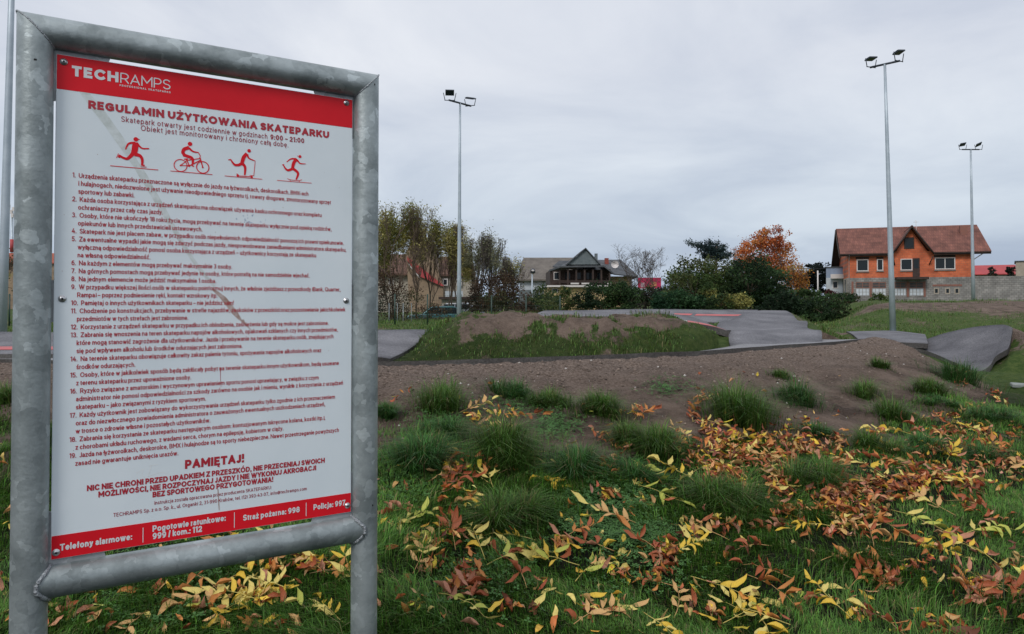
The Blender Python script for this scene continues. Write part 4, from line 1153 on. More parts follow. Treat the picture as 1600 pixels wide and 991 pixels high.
# a drawn sans serif: every letter is a few centre lines, stroked to the wanted weight
def AR(cx, cy, rx, ry, a0, a1, n=0):
    n = n or max(4, int(abs(a1 - a0) / 20)); return [(cx + rx * math.cos(R(a0 + (a1 - a0) * k / n)), cy + ry * math.sin(R(a0 + (a1 - a0) * k / n))) for k in range(n + 1)]
O_ = AR(.5, .5, .5, .5, 0, 360, 20)
S_ = AR(.5, .75, .47, .25, 25, 270, 9) + AR(.5, .25, .5, .25, 90, -155, 9)[1:]
AC = ('acute', [(.42, 1.13), (.66, 1.32)]); DT = ('dot', [(.5, 1.17), (.5, 1.2)])
GL = {
 'A': (.80, [[(0, 0), (.5, 1)], [(.5, 1), (1, 0)], [(.2, .28), (.8, .28)]]),
 'B': (.70, [[(0, 0), (0, 1)], [(0, 1), (.5, 1)] + AR(.5, .76, .42, .24, 90, -90) + [(0, .52)], [(.5, .52)] + AR(.52, .26, .48, .26, 90, -90) + [(0, 0)]]),
 'C': (.78, [AR(.56, .5, .56, .5, 42, 318, 15)]), 'D': (.78, [[(0, 0), (0, 1)], [(0, 1), (.42, 1)] + AR(.42, .5, .58, .5, 90, -90, 12) + [(0, 0)]]),
 'E': (.60, [[(0, 0), (0, 1)], [(0, 1), (.95, 1)], [(0, .5), (.85, .5)], [(0, 0), (1, 0)]]), 'F': (.58, [[(0, 0), (0, 1)], [(0, 1), (1, 1)], [(0, .48), (.85, .48)]]),
 'G': (.82, [AR(.54, .5, .54, .5, 45, 322, 15), [(.97, .14), (.97, .46)], [(.97, .48), (.62, .48)]]), 'H': (.76, [[(0, 0), (0, 1)], [(1, 0), (1, 1)], [(0, .5), (1, .5)]]),
 'I': (0, [[(0, 0), (0, 1)]]), 'J': (.50, [[(1, 1), (1, .35)] + AR(.45, .33, .55, .33, 0, -140)]), 'K': (.72, [[(0, 0), (0, 1)], [(.95, 1), (.05, .33)], [(.38, .58), (1, 0)]]),
 'L': (.56, [[(0, 1), (0, 0)], [(0, 0), (1, 0)]]), 'M': (.92, [[(0, 0), (0, 1)], [(1, 0), (1, 1)], [(0, 1), (.5, .32)], [(.5, .32), (1, 1)]]), 'N': (.78, [[(0, 0), (0, 1)], [(1, 0), (1, 1)], [(0, 1), (1, 0)]]),
 'O': (.90, [O_]), 'P': (.66, [[(0, 0), (0, 1)], [(0, 1), (.5, 1)] + AR(.5, .70, .5, .30, 90, -90) + [(0, .40)]]), 'Q': (.90, [O_, [(.6, .25), (.95, -.05)]]),
 'R': (.70, [[(0, 0), (0, 1)], [(0, 1), (.5, 1)] + AR(.5, .71, .48, .29, 90, -90) + [(0, .42)], [(.55, .42), (1, 0)]]), 'S': (.66, [S_]), 'T': (.68, [[(0, 1), (1, 1)], [(.5, 1), (.5, 0)]]),
 'U': (.76, [[(0, 1)] + AR(.5, .42, .5, .42, 180, 360, 10) + [(1, 1)]]), 'W': (1.14, [[(0, 1), (.26, 0)], [(.26, 0), (.5, 1)], [(.5, 1), (.74, 0)], [(.74, 0), (1, 1)]]), 'V': (.78, [[(0, 1), (.5, 0)], [(.5, 0), (1, 1)]]),
 'X': (.74, [[(0, 0), (1, 1)], [(0, 1), (1, 0)]]), 'Y': (.74, [[(0, 1), (.5, .42)], [(1, 1), (.5, .42)], [(.5, .42), (.5, 0)]]), 'Z': (.68, [[(0, 1), (1, 1)], [(1, 1), (0, 0)], [(0, 0), (1, 0)]]),
 '0': (.66, [O_]), '1': (.36, [[(.1, .92), (1, 1)], [(1, 1), (1, 0)]]), '2': (.62, [AR(.5, .70, .47, .30, 160, -30, 10) + [(0, 0)], [(0, 0), (1, 0)]]), '3': (.62, [AR(.46, .76, .42, .24, 150, -90, 10) + AR(.46, .26, .5, .26, 90, -150, 10)[1:]]),
 '4': (.68, [[(.55, 1), (0, .28)], [(0, .28), (1, .28)], [(.74, .55), (.74, 0)]]), '5': (.62, [[(.9, 1), (.15, 1)], [(.15, 1), (.1, .56)] + AR(.46, .31, .5, .31, 120, -150, 11)]), '6': (.64, [AR(.5, .32, .48, .32, 0, 360, 16), [(.03, .36)] + AR(.62, .42, .6, .58, 175, 70, 7)]),
 '7': (.60, [[(0, 1), (1, 1)], [(1, 1), (.35, 0)]]), '8': (.64, [AR(.5, .76, .42, .24, 0, 360, 16), AR(.5, .27, .5, .27, 0, 360, 16)]), '9': (.64, [AR(.5, .68, .48, .32, 0, 360, 16), [(.97, .64)] + AR(.38, .58, .6, .58, -5, -110, 7)]),
 '.': (0, [[(0, 0), (0, .01)]]), ',': (.02, [[(.6, 0.02), (0, -.16)]]), ':': (0, [[(0, 0), (0, .01)], [(0, .58), (0, .59)]]), '!': (0, [[(0, 0), (0, .01)], [(0, .52), (0, 1)]]), '–': (.50, [[(0, .38), (1, .38)]]), '-': (.28, [[(0, .36), (1, .36)]]),
 '/': (.34, [[(0, -.05), (1, 1.05)]]), '(': (.16, [AR(1, .45, 1, .72, 140, 220, 6)]), ')': (.16, [AR(0, .45, 1, .72, 40, -40, 6)]), '@': (.95, [AR(.5, .4, .5, .5, -60, 285, 18), AR(.48, .4, .22, .24, 0, 360, 12), [(.7, .6), (.72, .3)]]),
}
GLL = {
 'a': (.52, [AR(.48, .64, .50, .36, 145, 0, 8) + [(.98, 0)], [(.98, .56), (.48, .56)] + AR(.44, .28, .44, .28, 90, 270, 8) + [(.62, 0), (.98, .26)]]),
 'b': (.60, [[(0, 0), (0, 2)], O_]), 'c': (.54, [AR(.54, .5, .54, .5, 45, 315, 12)]), 'd': (.60, [[(1, 0), (1, 2)], O_]), 'e': (.58, [AR(.5, .5, .5, .5, 0, 312, 14), [(0, .5), (1, .5)]]),
 'f': (.32, [AR(1.0, 1.45, .55, .55, 95, 180, 5) + [(.45, 0)], [(0, 1), (1, 1)]]), 'g': (.60, [O_, [(1, 1), (1, -.2)] + AR(.5, -.15, .5, .85, 0, -150, 8)]),
 'h': (.56, [[(0, 0), (0, 2)], AR(.5, .5, .5, .5, 175, 0, 9) + [(1, 0)]]), 'i': (0, [[(0, 0), (0, 1)], [(0, 1.78), (0, 1.82)]]), 'j': (.04, [[(1, 1), (1, -.6), (-2.5, -1)], [(1, 1.78), (1, 1.82)]]),
 'k': (.54, [[(0, 0), (0, 2)], [(.92, 1), (.05, .34)], [(.35, .55), (1, 0)]]), 'l': (0, [[(0, 0), (0, 2)]]), 'ł': (.12, [[(.5, 0), (.5, 2)], [(-.9, .78), (1.9, 1.22)]]),
 'm': (.92, [[(0, 0), (0, 1)], AR(.25, .55, .25, .45, 175, 0, 7) + [(.5, 0)], AR(.75, .55, .25, .45, 175, 0, 7) + [(1, 0)]]), 'n': (.56, [[(0, 0), (0, 1)], AR(.5, .5, .5, .5, 175, 0, 9) + [(1, 0)]]), 'o': (.62, [O_]),
 'p': (.60, [[(0, 1), (0, -1)], O_]), 'q': (.60, [[(1, 1), (1, -1)], O_]), 'r': (.32, [[(0, 0), (0, 1)], AR(.9, .4, .9, .6, 165, 90, 5)]), 's': (.50, [S_]), 't': (.32, [[(.4, 1.5), (.4, .3)] + AR(.85, .3, .45, .3, 180, 280, 5), [(0, 1), (.95, 1)]]),
 'u': (.56, [[(0, 1), (0, .48)] + AR(.5, .48, .5, .48, 180, 355, 9), [(1, 1), (1, 0)]]), 'v': (.54, [[(0, 1), (.5, 0)], [(.5, 0), (1, 1)]]), 'w': (.84, [[(0, 1), (.26, 0)], [(.26, 0), (.5, 1)], [(.5, 1), (.74, 0)], [(.74, 0), (1, 1)]]),
 'x': (.52, [[(0, 0), (1, 1)], [(0, 1), (1, 0)]]), 'y': (.54, [[(0, 1), (.5, 0)], [(1, 1), (.35, -.6), (0, -1)]]), 'z': (.48, [[(0, 1), (1, 1)], [(1, 1), (0, 0)], [(0, 0), (1, 0)]])}
BASE = {'ą': 'a', 'ć': 'c', 'ę': 'e', 'ń': 'n', 'ó': 'o', 'ś': 's', 'ź': 'z', 'ż': 'z', 'Ą': 'A', 'Ć': 'C', 'Ę': 'E', 'Ń': 'N', 'Ó': 'O', 'Ś': 'S', 'Ź': 'Z', 'Ż': 'Z', 'Ł': 'L'}
XH = .73
def set_line(s, t, track):
    """-> list of (polyline, width factor) in capital heights, total width"""
    x = 0; out = []
    wide = 1 + 0.55 * max(t - .13, 0)
    for ch in s:
        if ch == ' ': x += .26 + track; continue
        b_ = BASE.get(ch, ch); low = b_ in GLL
        w_, pl = (GLL if low else GL)[b_]; w_ = w_ * wide + (t if w_ < .1 else 0); W2_ = max(w_ - t, 0.0)
        top_ = XH if low else 1.0
        def Y(v):
            if not low: return t / 2 + v * (1 - t)
            if v > 1: return XH - t / 2 + (v - 1) * (1.02 - XH)
            if v >= 0: return t / 2 + v * (XH - t)
            return t / 2 + v * .24
        for p in pl: out.append(([(x + t / 2 + q[0] * (W2_ if W2_ > 0.02 else .1), Y(q[1])) for q in p], 1.0))
        if ch != b_:
            m_ = x + w_ / 2; tt = min(t, .17)
            if ch in 'ćńóśźĆŃÓŚŹ': out.append(([(m_ - .02, top_ + .10), (m_ + .10, top_ + .24)], tt / t * .9))
            elif ch in 'żŻ': out.append(([(m_, top_ + .15), (m_, top_ + .165)], tt / t))
            elif ch in 'ąęĄĘ': e_ = x + w_ * (.80 if ch != 'ę' else .62); out.append(([(e_, .0), (e_ - .09, -.10), (e_ + .05, -.17)], tt / t * .7))
            elif ch == 'Ł': out.append(([(x - .06, .34), (x + w_ * .62, .66)], tt / t))
        x += w_ + track + .10
    return out, x - track - .10
def text(s, x0, y0, x1, hcap, m='red_text', wgt=0.15, yoff=e1, name='lettering', track=0.0):
    """s set between photograph columns x0..x1 with its baseline through (x0, y0); hcap = capital height in metres"""
    pls, tw = set_line(s, wgt, track)
    u0, v0 = uv(x0, y0); u1, _ = uv(x1, y0)
    for _ in range(4):
        P_ = board_px(u1, v0); u1, _v = uv(x1, P_[1])
    k = (u1 - u0) / tw; V, Fc = [], []; th = wgt * hcap / 2; asp = min(max(k / hcap, .75), 1.3)
    for i, (pl, wf) in enumerate(pls):
        P_ = np.array([(u0 + p[0] * k, v0 + p[1] * hcap) for p in pl]); h_ = th * wf
        d = np.diff(P_, axis=0); ln = np.linalg.norm(d, axis=1); keep = np.r_[True, ln > 1e-7]; P_ = P_[keep]
        if len(P_) < 2: continue
        closed = np.linalg.norm(P_[0] - P_[-1]) < 1e-6
        d = np.diff(P_, axis=0); d /= np.linalg.norm(d, axis=1)[:, None]
        if not closed: P_[0] -= d[0] * h_ * (.98 if len(P_) == 2 or wf < 1 else .6); P_[-1] += d[-1] * h_ * (.98 if len(P_) == 2 or wf < 1 else .6)
        nrm = np.stack([-d[:, 1], d[:, 0]], 1); y_ = yp - yoff - (i % 9) * 0.000018
        n0 = nrm[-1] + nrm[0] if closed else nrm[0]; n1 = n0 if closed else nrm[-1]
        N_ = np.vstack([n0[None], nrm[:-1] + nrm[1:], n1[None]]); N_ /= np.linalg.norm(N_, axis=1)[:, None] + 1e-9
        cs = np.r_[1.0, np.abs((N_[1:-1] * nrm[1:]).sum(1)) if len(P_) > 2 else [], 1.0].clip(.55, 1)
        off = N_ * (h_ / cs)[:, None] * np.array([[1 + (asp - 1) * .5, 1]])
        b0 = len(V)
        for p, o_ in zip(P_, off): V.append((p[0] + o_[0], y_, Z0 + p[1] + o_[1])); V.append((p[0] - o_[0], y_, Z0 + p[1] - o_[1]))
        for q in range(len(P_) - 1): Fc.append((b0 + 2 * q, b0 + 2 * q + 1, b0 + 2 * q + 3, b0 + 2 * q + 2))
    me_ = bpy.data.meshes.new(name); me_.from_pydata(V, [], Fc); me_.update()
    return link(name, me_, M[m], pb)
def board_px(u, v):
    P_ = (SB[0] + math.cos(ANG) * u, SB[1] + math.sin(ANG) * u, SB[2] + v); return proj(P_)
hb = 0.0118
rows = [("1.  Urządzenia skateparku przeznaczone są wyłącznie do jazdy na łyżworolkach, deskorolkach, BMX-ach", 0, 481), ("i hulajnogach, niedozwolone jest używanie nieodpowiedniego sprzętu tj. rowery drogowe, zmotoryzowany sprzęt", 1, 516),
 ("sportowy lub zabawki.", 1, 209.5), ("2.  Każda osoba korzystająca z urządzeń skateparku ma obowiązek używania kasku ochronnego oraz kompletu", 0, 501.5), ("ochraniaczy przez cały czas jazdy.", 1, 254),
 ("3.  Osoby, które nie ukończyły 18 roku życia, mogą przebywać na terenie skateparku wyłącznie pod opieką rodziców,", 0, 517), ("opiekunów lub innych przedstawicieli ustawowych.", 1, 315.5),
 ("4.  Skatepark nie jest placem zabaw, w przypadku osób niepełnoletnich odpowiedzialność ponoszą ich prawni opiekunowie.", 0, 536), ("5.  Za ewentualne wypadki jakie mogą się zdarzyć podczas jazdy, niespowodowane zaniedbaniami administratora skateparku,", 0, 540),
 ("wyłączną odpowiedzialność ponosi osoba korzystająca z urządzeń – użytkownicy korzystają ze skateparku", 1, 493), ("na własną odpowiedzialność.", 1, 234.5), ("6.  Na każdym z elementów mogą przebywać maksymalnie 3 osoby.", 0, 362),
 ("7.  Na górnych pomostach mogą przebywać jedynie te osoby, które potrafią na nie samodzielnie wjechać.", 0, 483), ("8.  Na jednym elemencie może jeździć maksymalnie 1 osoba.", 0, 337), ("9.  W przypadku większej ilości osób w skateparku poinformuj innych, że właśnie zjeżdżasz z przeszkody (Bank, Quarter,", 0, 531),
 ("Rampa) – poprzez podniesienie ręki, kontakt wzrokowy itp.", 1, 339), ("10.  Pamiętaj o innych użytkownikach skateparku – nie jeździsz sam!", 0, 364.5), ("11.  Chodzenie po konstrukcjach, przebywanie w strefie najazdów, zeskoków z przeszkód oraz pozostawianie jakichkolwiek", 0, 538.5),
 ("przedmiotów w tych strefach jest zabronione.", 1, 293.5), ("12.  Korzystanie z urządzeń skateparku w przypadku ich oblodzenia, zaśnieżenia lub gdy są mokre jest zabronione.", 0, 512.5), ("13.  Zabrania się wnoszenia na teren skateparku napojów alkoholowych, opakowań szklanych czy innych przedmiotów,", 0, 527),
 ("które mogą stanowić zagrożenie dla użytkowników. Jazda i przebywanie na terenie skateparku osób, znajdujących", 1, 520), ("się pod wpływem alkoholu lub środków odurzających jest zabroniona.", 1, 378), ("14.  Na terenie skateparku obowiązuje całkowity zakaz palenia tytoniu, spożywania napojów alkoholowych oraz", 0, 501),
 ("środków odurzających.", 1, 211), ("15.  Osoby, które w jakikolwiek sposób będą zakłócały pobyt na terenie skateparku innym użytkownikom, będą usuwane", 0, 528.5), ("z terenu skateparku przez upoważnione osoby.", 1, 298),
 ("16.  Ryzyko związane z amatorskim i wyczynowym uprawianiem sportu ponosi uprawiający, w związku z czym", 0, 497), ("administrator nie ponosi odpowiedzialności za szkody zarówno na osobie jak i mieniu, wynikłe z korzystania z urządzeń", 1, 535), ("skateparku – jako związanymi z ryzykiem sportowym.", 1, 321),
 ("17.  Każdy użytkownik jest zobowiązany do wykorzystywania urządzeń skateparku tylko zgodnie z ich przeznaczeniem", 0, 522.5), ("oraz do niezwłocznego powiadomienia administratora o zauważonych ewentualnych uszkodzeniach urządzeń,", 1, 507), ("w trosce o zdrowie własne i pozostałych użytkowników.", 1, 328),
 ("18.  Zabrania się korzystania ze skateparku następującym osobom: kontuzjowanym (skręcone kolana, kostki itp.),", 0, 507), ("z chorobami układu ruchowego, z wadami serca, chorym na epilepsję, kobietom w ciąży.", 1, 442), ("19.  Jazda na łyżworolkach, deskorolce, BMX i hulajnodze są to sporty niebezpieczne. Nawet przestrzeganie powyższych", 0, 528.5), ("zasad nie gwarantuje uniknięcia urazów.", 1, 278)]
u_n, v_first = uv(113, 277.5); u_t, v_last = uv(122.5, 727); u_t0 = uv(122.3, 290)[0]
for k, (s, kind, xe) in enumerate(rows):
    v_ = v_first + (v_last - v_first) * k / 36
    u_ = u_n if kind == 0 else u_t0
    P_ = board_px(u_, v_)
    text(s, P_[0], P_[1], xe, hb, 'red_text', 0.155, name='rule_line', track=0.02)
ew = e2 - 0.0003
text('TECH', 111.5, 119.4, 185, 0.0255, 'white_text', 0.26, ew, 'logo_lettering')
text('RAMPS', 187.5, 130.2, 266, 0.0255, 'white_text', 0.10, ew, 'logo_lettering')
text('PROFESSIONAL SKATEPARKS', 186.5, 135.5, 266, 0.0048, 'white_text', 0.2, ew, 'logo_lettering', track=.22)
text('REGULAMIN UŻYTKOWANIA SKATEPARKU', 137.5, 170.3, 513.5, 0.0205, 'red_text', 0.27, name='title_lettering')
text('Skatepark otwarty jest codziennie w godzinach', 189, 190.8, 417, 0.0140, 'thin_text', 0.125, name='subtitle_lettering', track=.10)
P_ = board_px(uv(421.7, 213)[0], uv(189, 190.8)[1])
text('9:00 – 21:00', 421.7, P_[1], 474.5, 0.0140, 'thin_text', 0.21, name='subtitle_lettering', track=.06)
text('Obiekt jest monitorowany i chroniony całą dobę.', 219.8, 204.8, 449.6, 0.0140, 'thin_text', 0.125, name='subtitle_lettering', track=.10)
text('PAMIĘTAJ!', 288.5, 732.5, 380.6, 0.0230, 'red_text', 0.25, name='warning_lettering')
text('NIC NIE CHRONI PRZED UPADKIEM Z PRZESZKÓD, NIE PRZECENIAJ SWOICH', 135.6, 767.2, 506.5, 0.0142, 'red_text', 0.235, name='warning_lettering')
text('MOŻLIWOŚCI, NIE ROZPOCZYNAJ JAZDY I NIE WYKONUJ AKROBACJI', 153.5, 776.8, 493, 0.0142, 'red_text', 0.235, name='warning_lettering')
text('BEZ SPORTOWEGO PRZYGOTOWANIA!', 238, 776.8, 426, 0.0142, 'red_text', 0.235, name='warning_lettering')
text('Instrukcja została opracowana przez producenta SKATEPARKU:', 241, 788.2, 423.5, 0.0094, 'thin_text', 0.13, name='publisher_lettering', track=.06)
text('TECHRAMPS Sp. z o.o. Sp. k., ul. Organki 2, 31-990 Kraków, tel. (12) 393-43-07, info@techramps.com', 176.8, 807.3, 478.5, 0.0094, 'thin_text', 0.14, name='publisher_lettering', track=.06)
text('Telefony alarmowe:', 93.5, 860, 206, 0.0158, 'white_text', 0.215, ew, 'phone_lettering')
text('Pogotowie ratunkowe:', 238, 830.5, 352, 0.0158, 'white_text', 0.215, ew, 'phone_lettering')
text('999 / kom.: 112', 238, 842.3, 315, 0.0158, 'white_text', 0.215, ew, 'phone_lettering')
text('Straż pożarna: 998', 379, 813.3, 467.4, 0.0158, 'white_text', 0.215, ew, 'phone_lettering')
text('Policja: 997', 489, 796.5, 538.5, 0.0158, 'white_text', 0.215, ew, 'phone_lettering')

# pictograms: outlines given in photograph pixels of two enlarged views, carried on to the board
def zA(x, y): return (165 + x / 9.412, 200 + y / 9.412)
def zB_(x, y): return (335 + x / 9.412, 220 + y / 9.412)
lay = [0]
def stroke(mb, pts, wd):
    """band of varying width (pixels) along pts"""
    lay[0] += 1; y = yp - e1 - 0.00002 * (lay[0] % 12)
    P_ = [np.array(uv(*p)) for p in pts]; ws = wd if isinstance(wd, (list, tuple)) else [wd] * len(P_)
    # smooth
    if len(P_) > 2:
        Q = resample(np.hstack([np.array(P_), np.array(ws)[:, None]]), 6 * len(P_)); P_ = Q[:, :2]; ws = Q[:, 2]
    sc = 1.0 / 620
    Ls, Rs = [], []
    for k in range(len(P_)):
        a = P_[max(k - 1, 0)]; c = P_[min(k + 1, len(P_) - 1)]; d = (c - a) / (np.linalg.norm(c - a) + 1e-9); nn = np.array([-d[1], d[0]]) * ws[k] * sc / 2
        Ls.append(P_[k] + nn); Rs.append(P_[k] - nn)
    for k in range(len(P_) - 1):
        mb.poly([(q[0], y, Z0 + q[1]) for q in (Ls[k], Rs[k], Rs[k + 1], Ls[k + 1])])
def disc(mb, p, r, ring=None, sq=1.0):
    lay[0] += 1; y = yp - e1 - 0.00002 * (lay[0] % 12); c = uv(*p); sc = 1.0 / 620; n = 28
    if ring is None: mb.poly([(c[0] + r * sc * math.cos(2 * math.pi * j / n), y, Z0 + c[1] + r * sc * math.sin(2 * math.pi * j / n)) for j in range(n)])
    else:
        for j in range(n):
            a0 = 2 * math.pi * j / n; a1 = 2 * math.pi * (j + 1) / n; q = []
            for a, rr in ((a0, r - ring / 2), (a0, r + ring / 2), (a1, r + ring / 2), (a1, r - ring / 2)): q.append((c[0] + rr * sc * math.cos(a), y, Z0 + c[1] + rr * sc * math.sin(a)))
            mb.poly(q)
A = zA; B = zB_
m1 = MB()      # inline skater
disc(m1, A(442, 172), 3.4); stroke(m1, [A(455, 168), A(498, 174)], 1.2)
stroke(m1, [A(437, 215), A(432, 270), A(425, 330), A(408, 395)], [6, 8.6, 8.8, 8])
stroke(m1, [A(430, 222), A(345, 232), A(312, 270), A(290, 322)], [3.5, 3.0, 2.4, 1.6]); stroke(m1, [A(455, 226), A(505, 285), A(550, 308), A(636, 308)], [3.5, 2.6, 2.2, 1.8])
stroke(m1, [A(400, 380), A(355, 430), A(310, 458), A(250, 440), A(205, 412)], [6, 5, 4, 3.5, 3]); stroke(m1, [A(425, 390), A(500, 415), A(535, 470), A(532, 550)], [6.5, 5, 4, 3])
stroke(m1, [A(208, 400), A(190, 440)], 3); stroke(m1, [A(186, 380), A(156, 448)], 0.9); stroke(m1, [A(518, 548), A(570, 556)], 2.2); stroke(m1, [A(512, 576), A(600, 580)], 0.9)
stroke(m1, [A(65, 560), A(770, 622)], 1.1)
m1.build('skater_pictogram', M['red_print'], pb)
m2 = MB()      # bmx rider
disc(m2, A(1237, 240), 3.4); stroke(m2, [A(1225, 290), A(1155, 315), A(1132, 370), A(1160, 415)], [5.5, 5.5, 5, 5])
stroke(m2, [A(1222, 300), A(1280, 350), A(1360, 366)], [3.5, 2.6, 1.8]); stroke(m2, [A(1150, 405), A(1230, 430), A(1275, 465), A(1275, 545)], [5, 5, 4.2, 3]); stroke(m2, [A(1262, 548), A(1292, 575)], 2)
disc(m2, A(1098, 556), 9.6, 1.3); disc(m2, A(1424, 584), 9.4, 1.5); disc(m2, A(1098, 556), 1.3); disc(m2, A(1424, 584), 1.3)
stroke(m2, [A(1360, 366), A(1392, 425)], 1.3); stroke(m2, [A(1380, 430), A(1424, 584)], 1.8); stroke(m2, [A(1195, 480), A(1378, 455)], 1.5); stroke(m2, [A(1390, 480), A(1230, 560)], 1.8)
stroke(m2, [A(1180, 460), A(1228, 562)], 1.6); stroke(m2, [A(1098, 556), A(1228, 562)], 1.2); stroke(m2, [A(1098, 556), A(1192, 482)], 1.2); stroke(m2, [A(1150, 465), A(1205, 460)], 1.8); disc(m2, A(1222, 560), 1.9)
stroke(m2, [A(948, 636), A(1565, 690)], 1.0)
m2.build('cyclist_pictogram', M['red_print'], pb)
m3 = MB()      # scooter rider
disc(m3, B(504, 152), 2.9); stroke(m3, [B(470, 190), B(425, 250), B(400, 330)], [4.5, 6.2, 5.5]); stroke(m3, [B(478, 205), B(500, 260), B(582, 297)], [3.2, 2.4, 1.5])
stroke(m3, [B(400, 335), B(350, 360), B(290, 355), B(235, 285)], [5, 4.4, 3.6, 2.2]); stroke(m3, [B(198, 286), B(242, 278)], 1.6); stroke(m3, [B(402, 335), B(445, 395), B(440, 510)], [5.2, 4.2, 2.8])
stroke(m3, [B(582, 297), B(592, 315), B(572, 522)], 0.9); stroke(m3, [B(345, 520), B(545, 535)], 1.3); disc(m3, B(338, 518), 2.1); disc(m3, B(542, 538), 2.0); stroke(m3, [B(315, 492), B(345, 495)], 0.9); stroke(m3, [B(510, 515), B(575, 518)], 0.9)
stroke(m3, [B(145, 520), B(697, 570)], 0.9)
m3.build('scooter_pictogram', M['red_print'], pb)
m4 = MB()      # skateboarder
disc(m4, B(1252, 237), 2.6); stroke(m4, [B(1210, 228), B(1245, 232)], 0.9); stroke(m4, [B(1205, 270), B(1160, 330), B(1140, 410)], [5, 5.6, 4.8]); stroke(m4, [B(1195, 272), B(1120, 272), B(1055, 318)], [3, 2.4, 1.3])
stroke(m4, [B(1212, 290), B(1255, 338), B(1335, 344)], [3.2, 2.2, 1.2]); stroke(m4, [B(1145, 415), B(1080, 438), B(1040, 415), B(1008, 362)], [4.4, 4, 3, 1.8]); stroke(m4, [B(988, 360), B(1018, 352)], 1.3)
stroke(m4, [B(1150, 415), B(1222, 480), B(1195, 575)], [4.8, 4.2, 2.6]); stroke(m4, [B(1065, 558), B(1105, 577), B(1230, 588), B(1280, 577)], 0.9); disc(m4, B(1108, 595), 0.9); disc(m4, B(1240, 604), 0.9)
stroke(m4, [B(915, 586), B(1422, 627)], 0.9)
m4.build('skateboarder_pictogram', M['red_print'], pb)
# wear: tape residue, torn patch, marker smudge, scratches
def strip(name, pts, wd, m, y=e1 * 0.5):
    mb = MB(); Q = np.array([uv(*p) for p in pts]); ws = list(wd)
    Q = resample(np.hstack([Q, np.array(ws)[:, None]]), 30); Ls, Rs = [], []
    for k in range(30):
        a = Q[max(k - 1, 0), :2]; c = Q[min(k + 1, 29), :2]; d = (c - a) / (np.linalg.norm(c - a) + 1e-9); j_ = 1 + 0.25 * (random.random() - 0.5)
        nn = np.array([-d[1], d[0]]) * Q[k, 2] / 620 / 2 * j_; Ls.append(Q[k, :2] + nn); Rs.append(Q[k, :2] - nn)
    for k in range(29): mb.poly([(q[0], yp - y, Z0 + q[1]) for q in (Ls[k], Rs[k], Rs[k + 1], Ls[k + 1])])
    return mb.build(name, M[m], pb)
strip('tape_residue', [(128, 141), (170, 195), (215, 262), (255, 330), (300, 405), (335, 448)], (11, 13, 11, 9, 6, 5), 'residue', 0.0003)
strip('torn_residue', [(332, 452), (350, 468), (364, 486), (378, 503)], (3, 8, 9, 2), 'residue_dark', 0.0003)
strip('torn_residue', [(378, 500), (384, 508), (392, 516)], (5, 2, 1), 'residue_dark', 0.00035)
for k in range(26):
    cx, cy = 385 + rng.standard_normal() * 11, 347 + rng.standard_normal() * 8
    u, v_ = uv(cx, cy); slab('marker_smudge', u, u + 0.001 + 0.003 * rng.random(), v_, v_ + 0.001 + 0.002 * rng.random(), 'blue_mark', yp, 0.0004, pb) if k < 26 else None
strip('scratch', [(213, 739), (224, 733), (221, 741), (226, 745)], (1.1, 1, 1, .8), 'scratch', 0.0003)
strip('scratch', [(236, 727), (231, 744)], (1.1, .9), 'scratch', 0.0003); strip('scratch', [(232, 728), (247, 725)], (1, .8), 'scratch', 0.0003); strip('scratch', [(231, 744), (248, 738), (262, 739)], (1, 1, .6), 'scratch', 0.0003)
strip('dirt_streak', [(344, 575), (344, 592), (345, 605)], (1.2, .8, .5), 'thin_text', 0.0003)
strip('dirt_streak', [(340, 764), (341, 780), (342, 797)], (1.4, 1.8, 1.2), 'residue_dark', 0.0003)
for k in range(34):
    u, v_ = rng.random() * W_ * 0.95 + 0.01, 0.12 + rng.random() * 0.9; r_ = 0.0004 + 0.0006 * rng.random()
    slab('dirt_speck', u, u + r_ * 1.6, v_, v_ + r_ * 1.6, 'residue_dark', yp, 0.00035, pb)
# screws
sm_ = MB(); sm_.lathe([(0.0, -0.0042), (0.0032, -0.0040), (0.0058, -0.0026), (0.0066, -0.0010), (0.0082, -0.0008), (0.0084, 0.0)], ax=1, n=24)
sm_.v = [(x, y, z) for x, y, z in sm_.v]; smesh = sm_.mesh('screw'); smesh.materials.append(M['steel'])
hk = MB().lathe([(0.0, -0.0047), (0.0026, -0.0047), (0.0026, -0.0030)], ax=1, n=6).mesh('socket'); hk.materials.append(M['black'])
for (px_, py_) in ((99.5, 97.5), (540.5, 161.5), (97, 467), (540, 470), (87.5, 862.5), (542, 789.5)):
    u, v_ = uv(px_, py_); s_ = bpy.data.objects.new('screw', smesh); COL.objects.link(s_); s_.parent = base; s_.location = (u, yp - 0.0008, Z0 + v_)
    k_ = bpy.data.objects.new('socket', hk); COL.objects.link(k_); k_.parent = s_
# corner plates behind the panel, welded into the frame
M['plate'] = galv_mat('galvanized_plate', (0.22, 0.23, 0.24), (0.5, 0.52, 0.54), 40, 0.3, 0.6)
for (u0, v0, su, sv) in ((0, 0, 1, 1), (W_, 0, -1, 1), (0, H_, 1, -1), (W_, H_, -1, -1)):
    e = 0.018; a_ = 0.115
    pts = [(u0 - su * 0.012, v0 - sv * 0.014), (u0 + su * a_, v0 - sv * 0.014), (u0 + su * (a_ - 0.006), v0 + sv * 0.004), (u0 + su * 0.004, v0 + sv * (a_ - 0.004)), (u0 - su * 0.012, v0 + sv * a_)]
    fix_normals(MB().prism([(p[0], yp + PT + 0.0006, Z0 + p[1]) for p in pts], (0, 0.004, 0)).build('corner_plate', M['plate'], base))
for s_, u0 in ((0, -0.008), (1, W_ + 0.008)):
    MB().box(u0 - 0.012, u0 + 0.012, yp + PT + 0.0006, yp + PT + 0.005, Z0 + 0.56, Z0 + 0.66).build('side_plate', M['plate'], base)
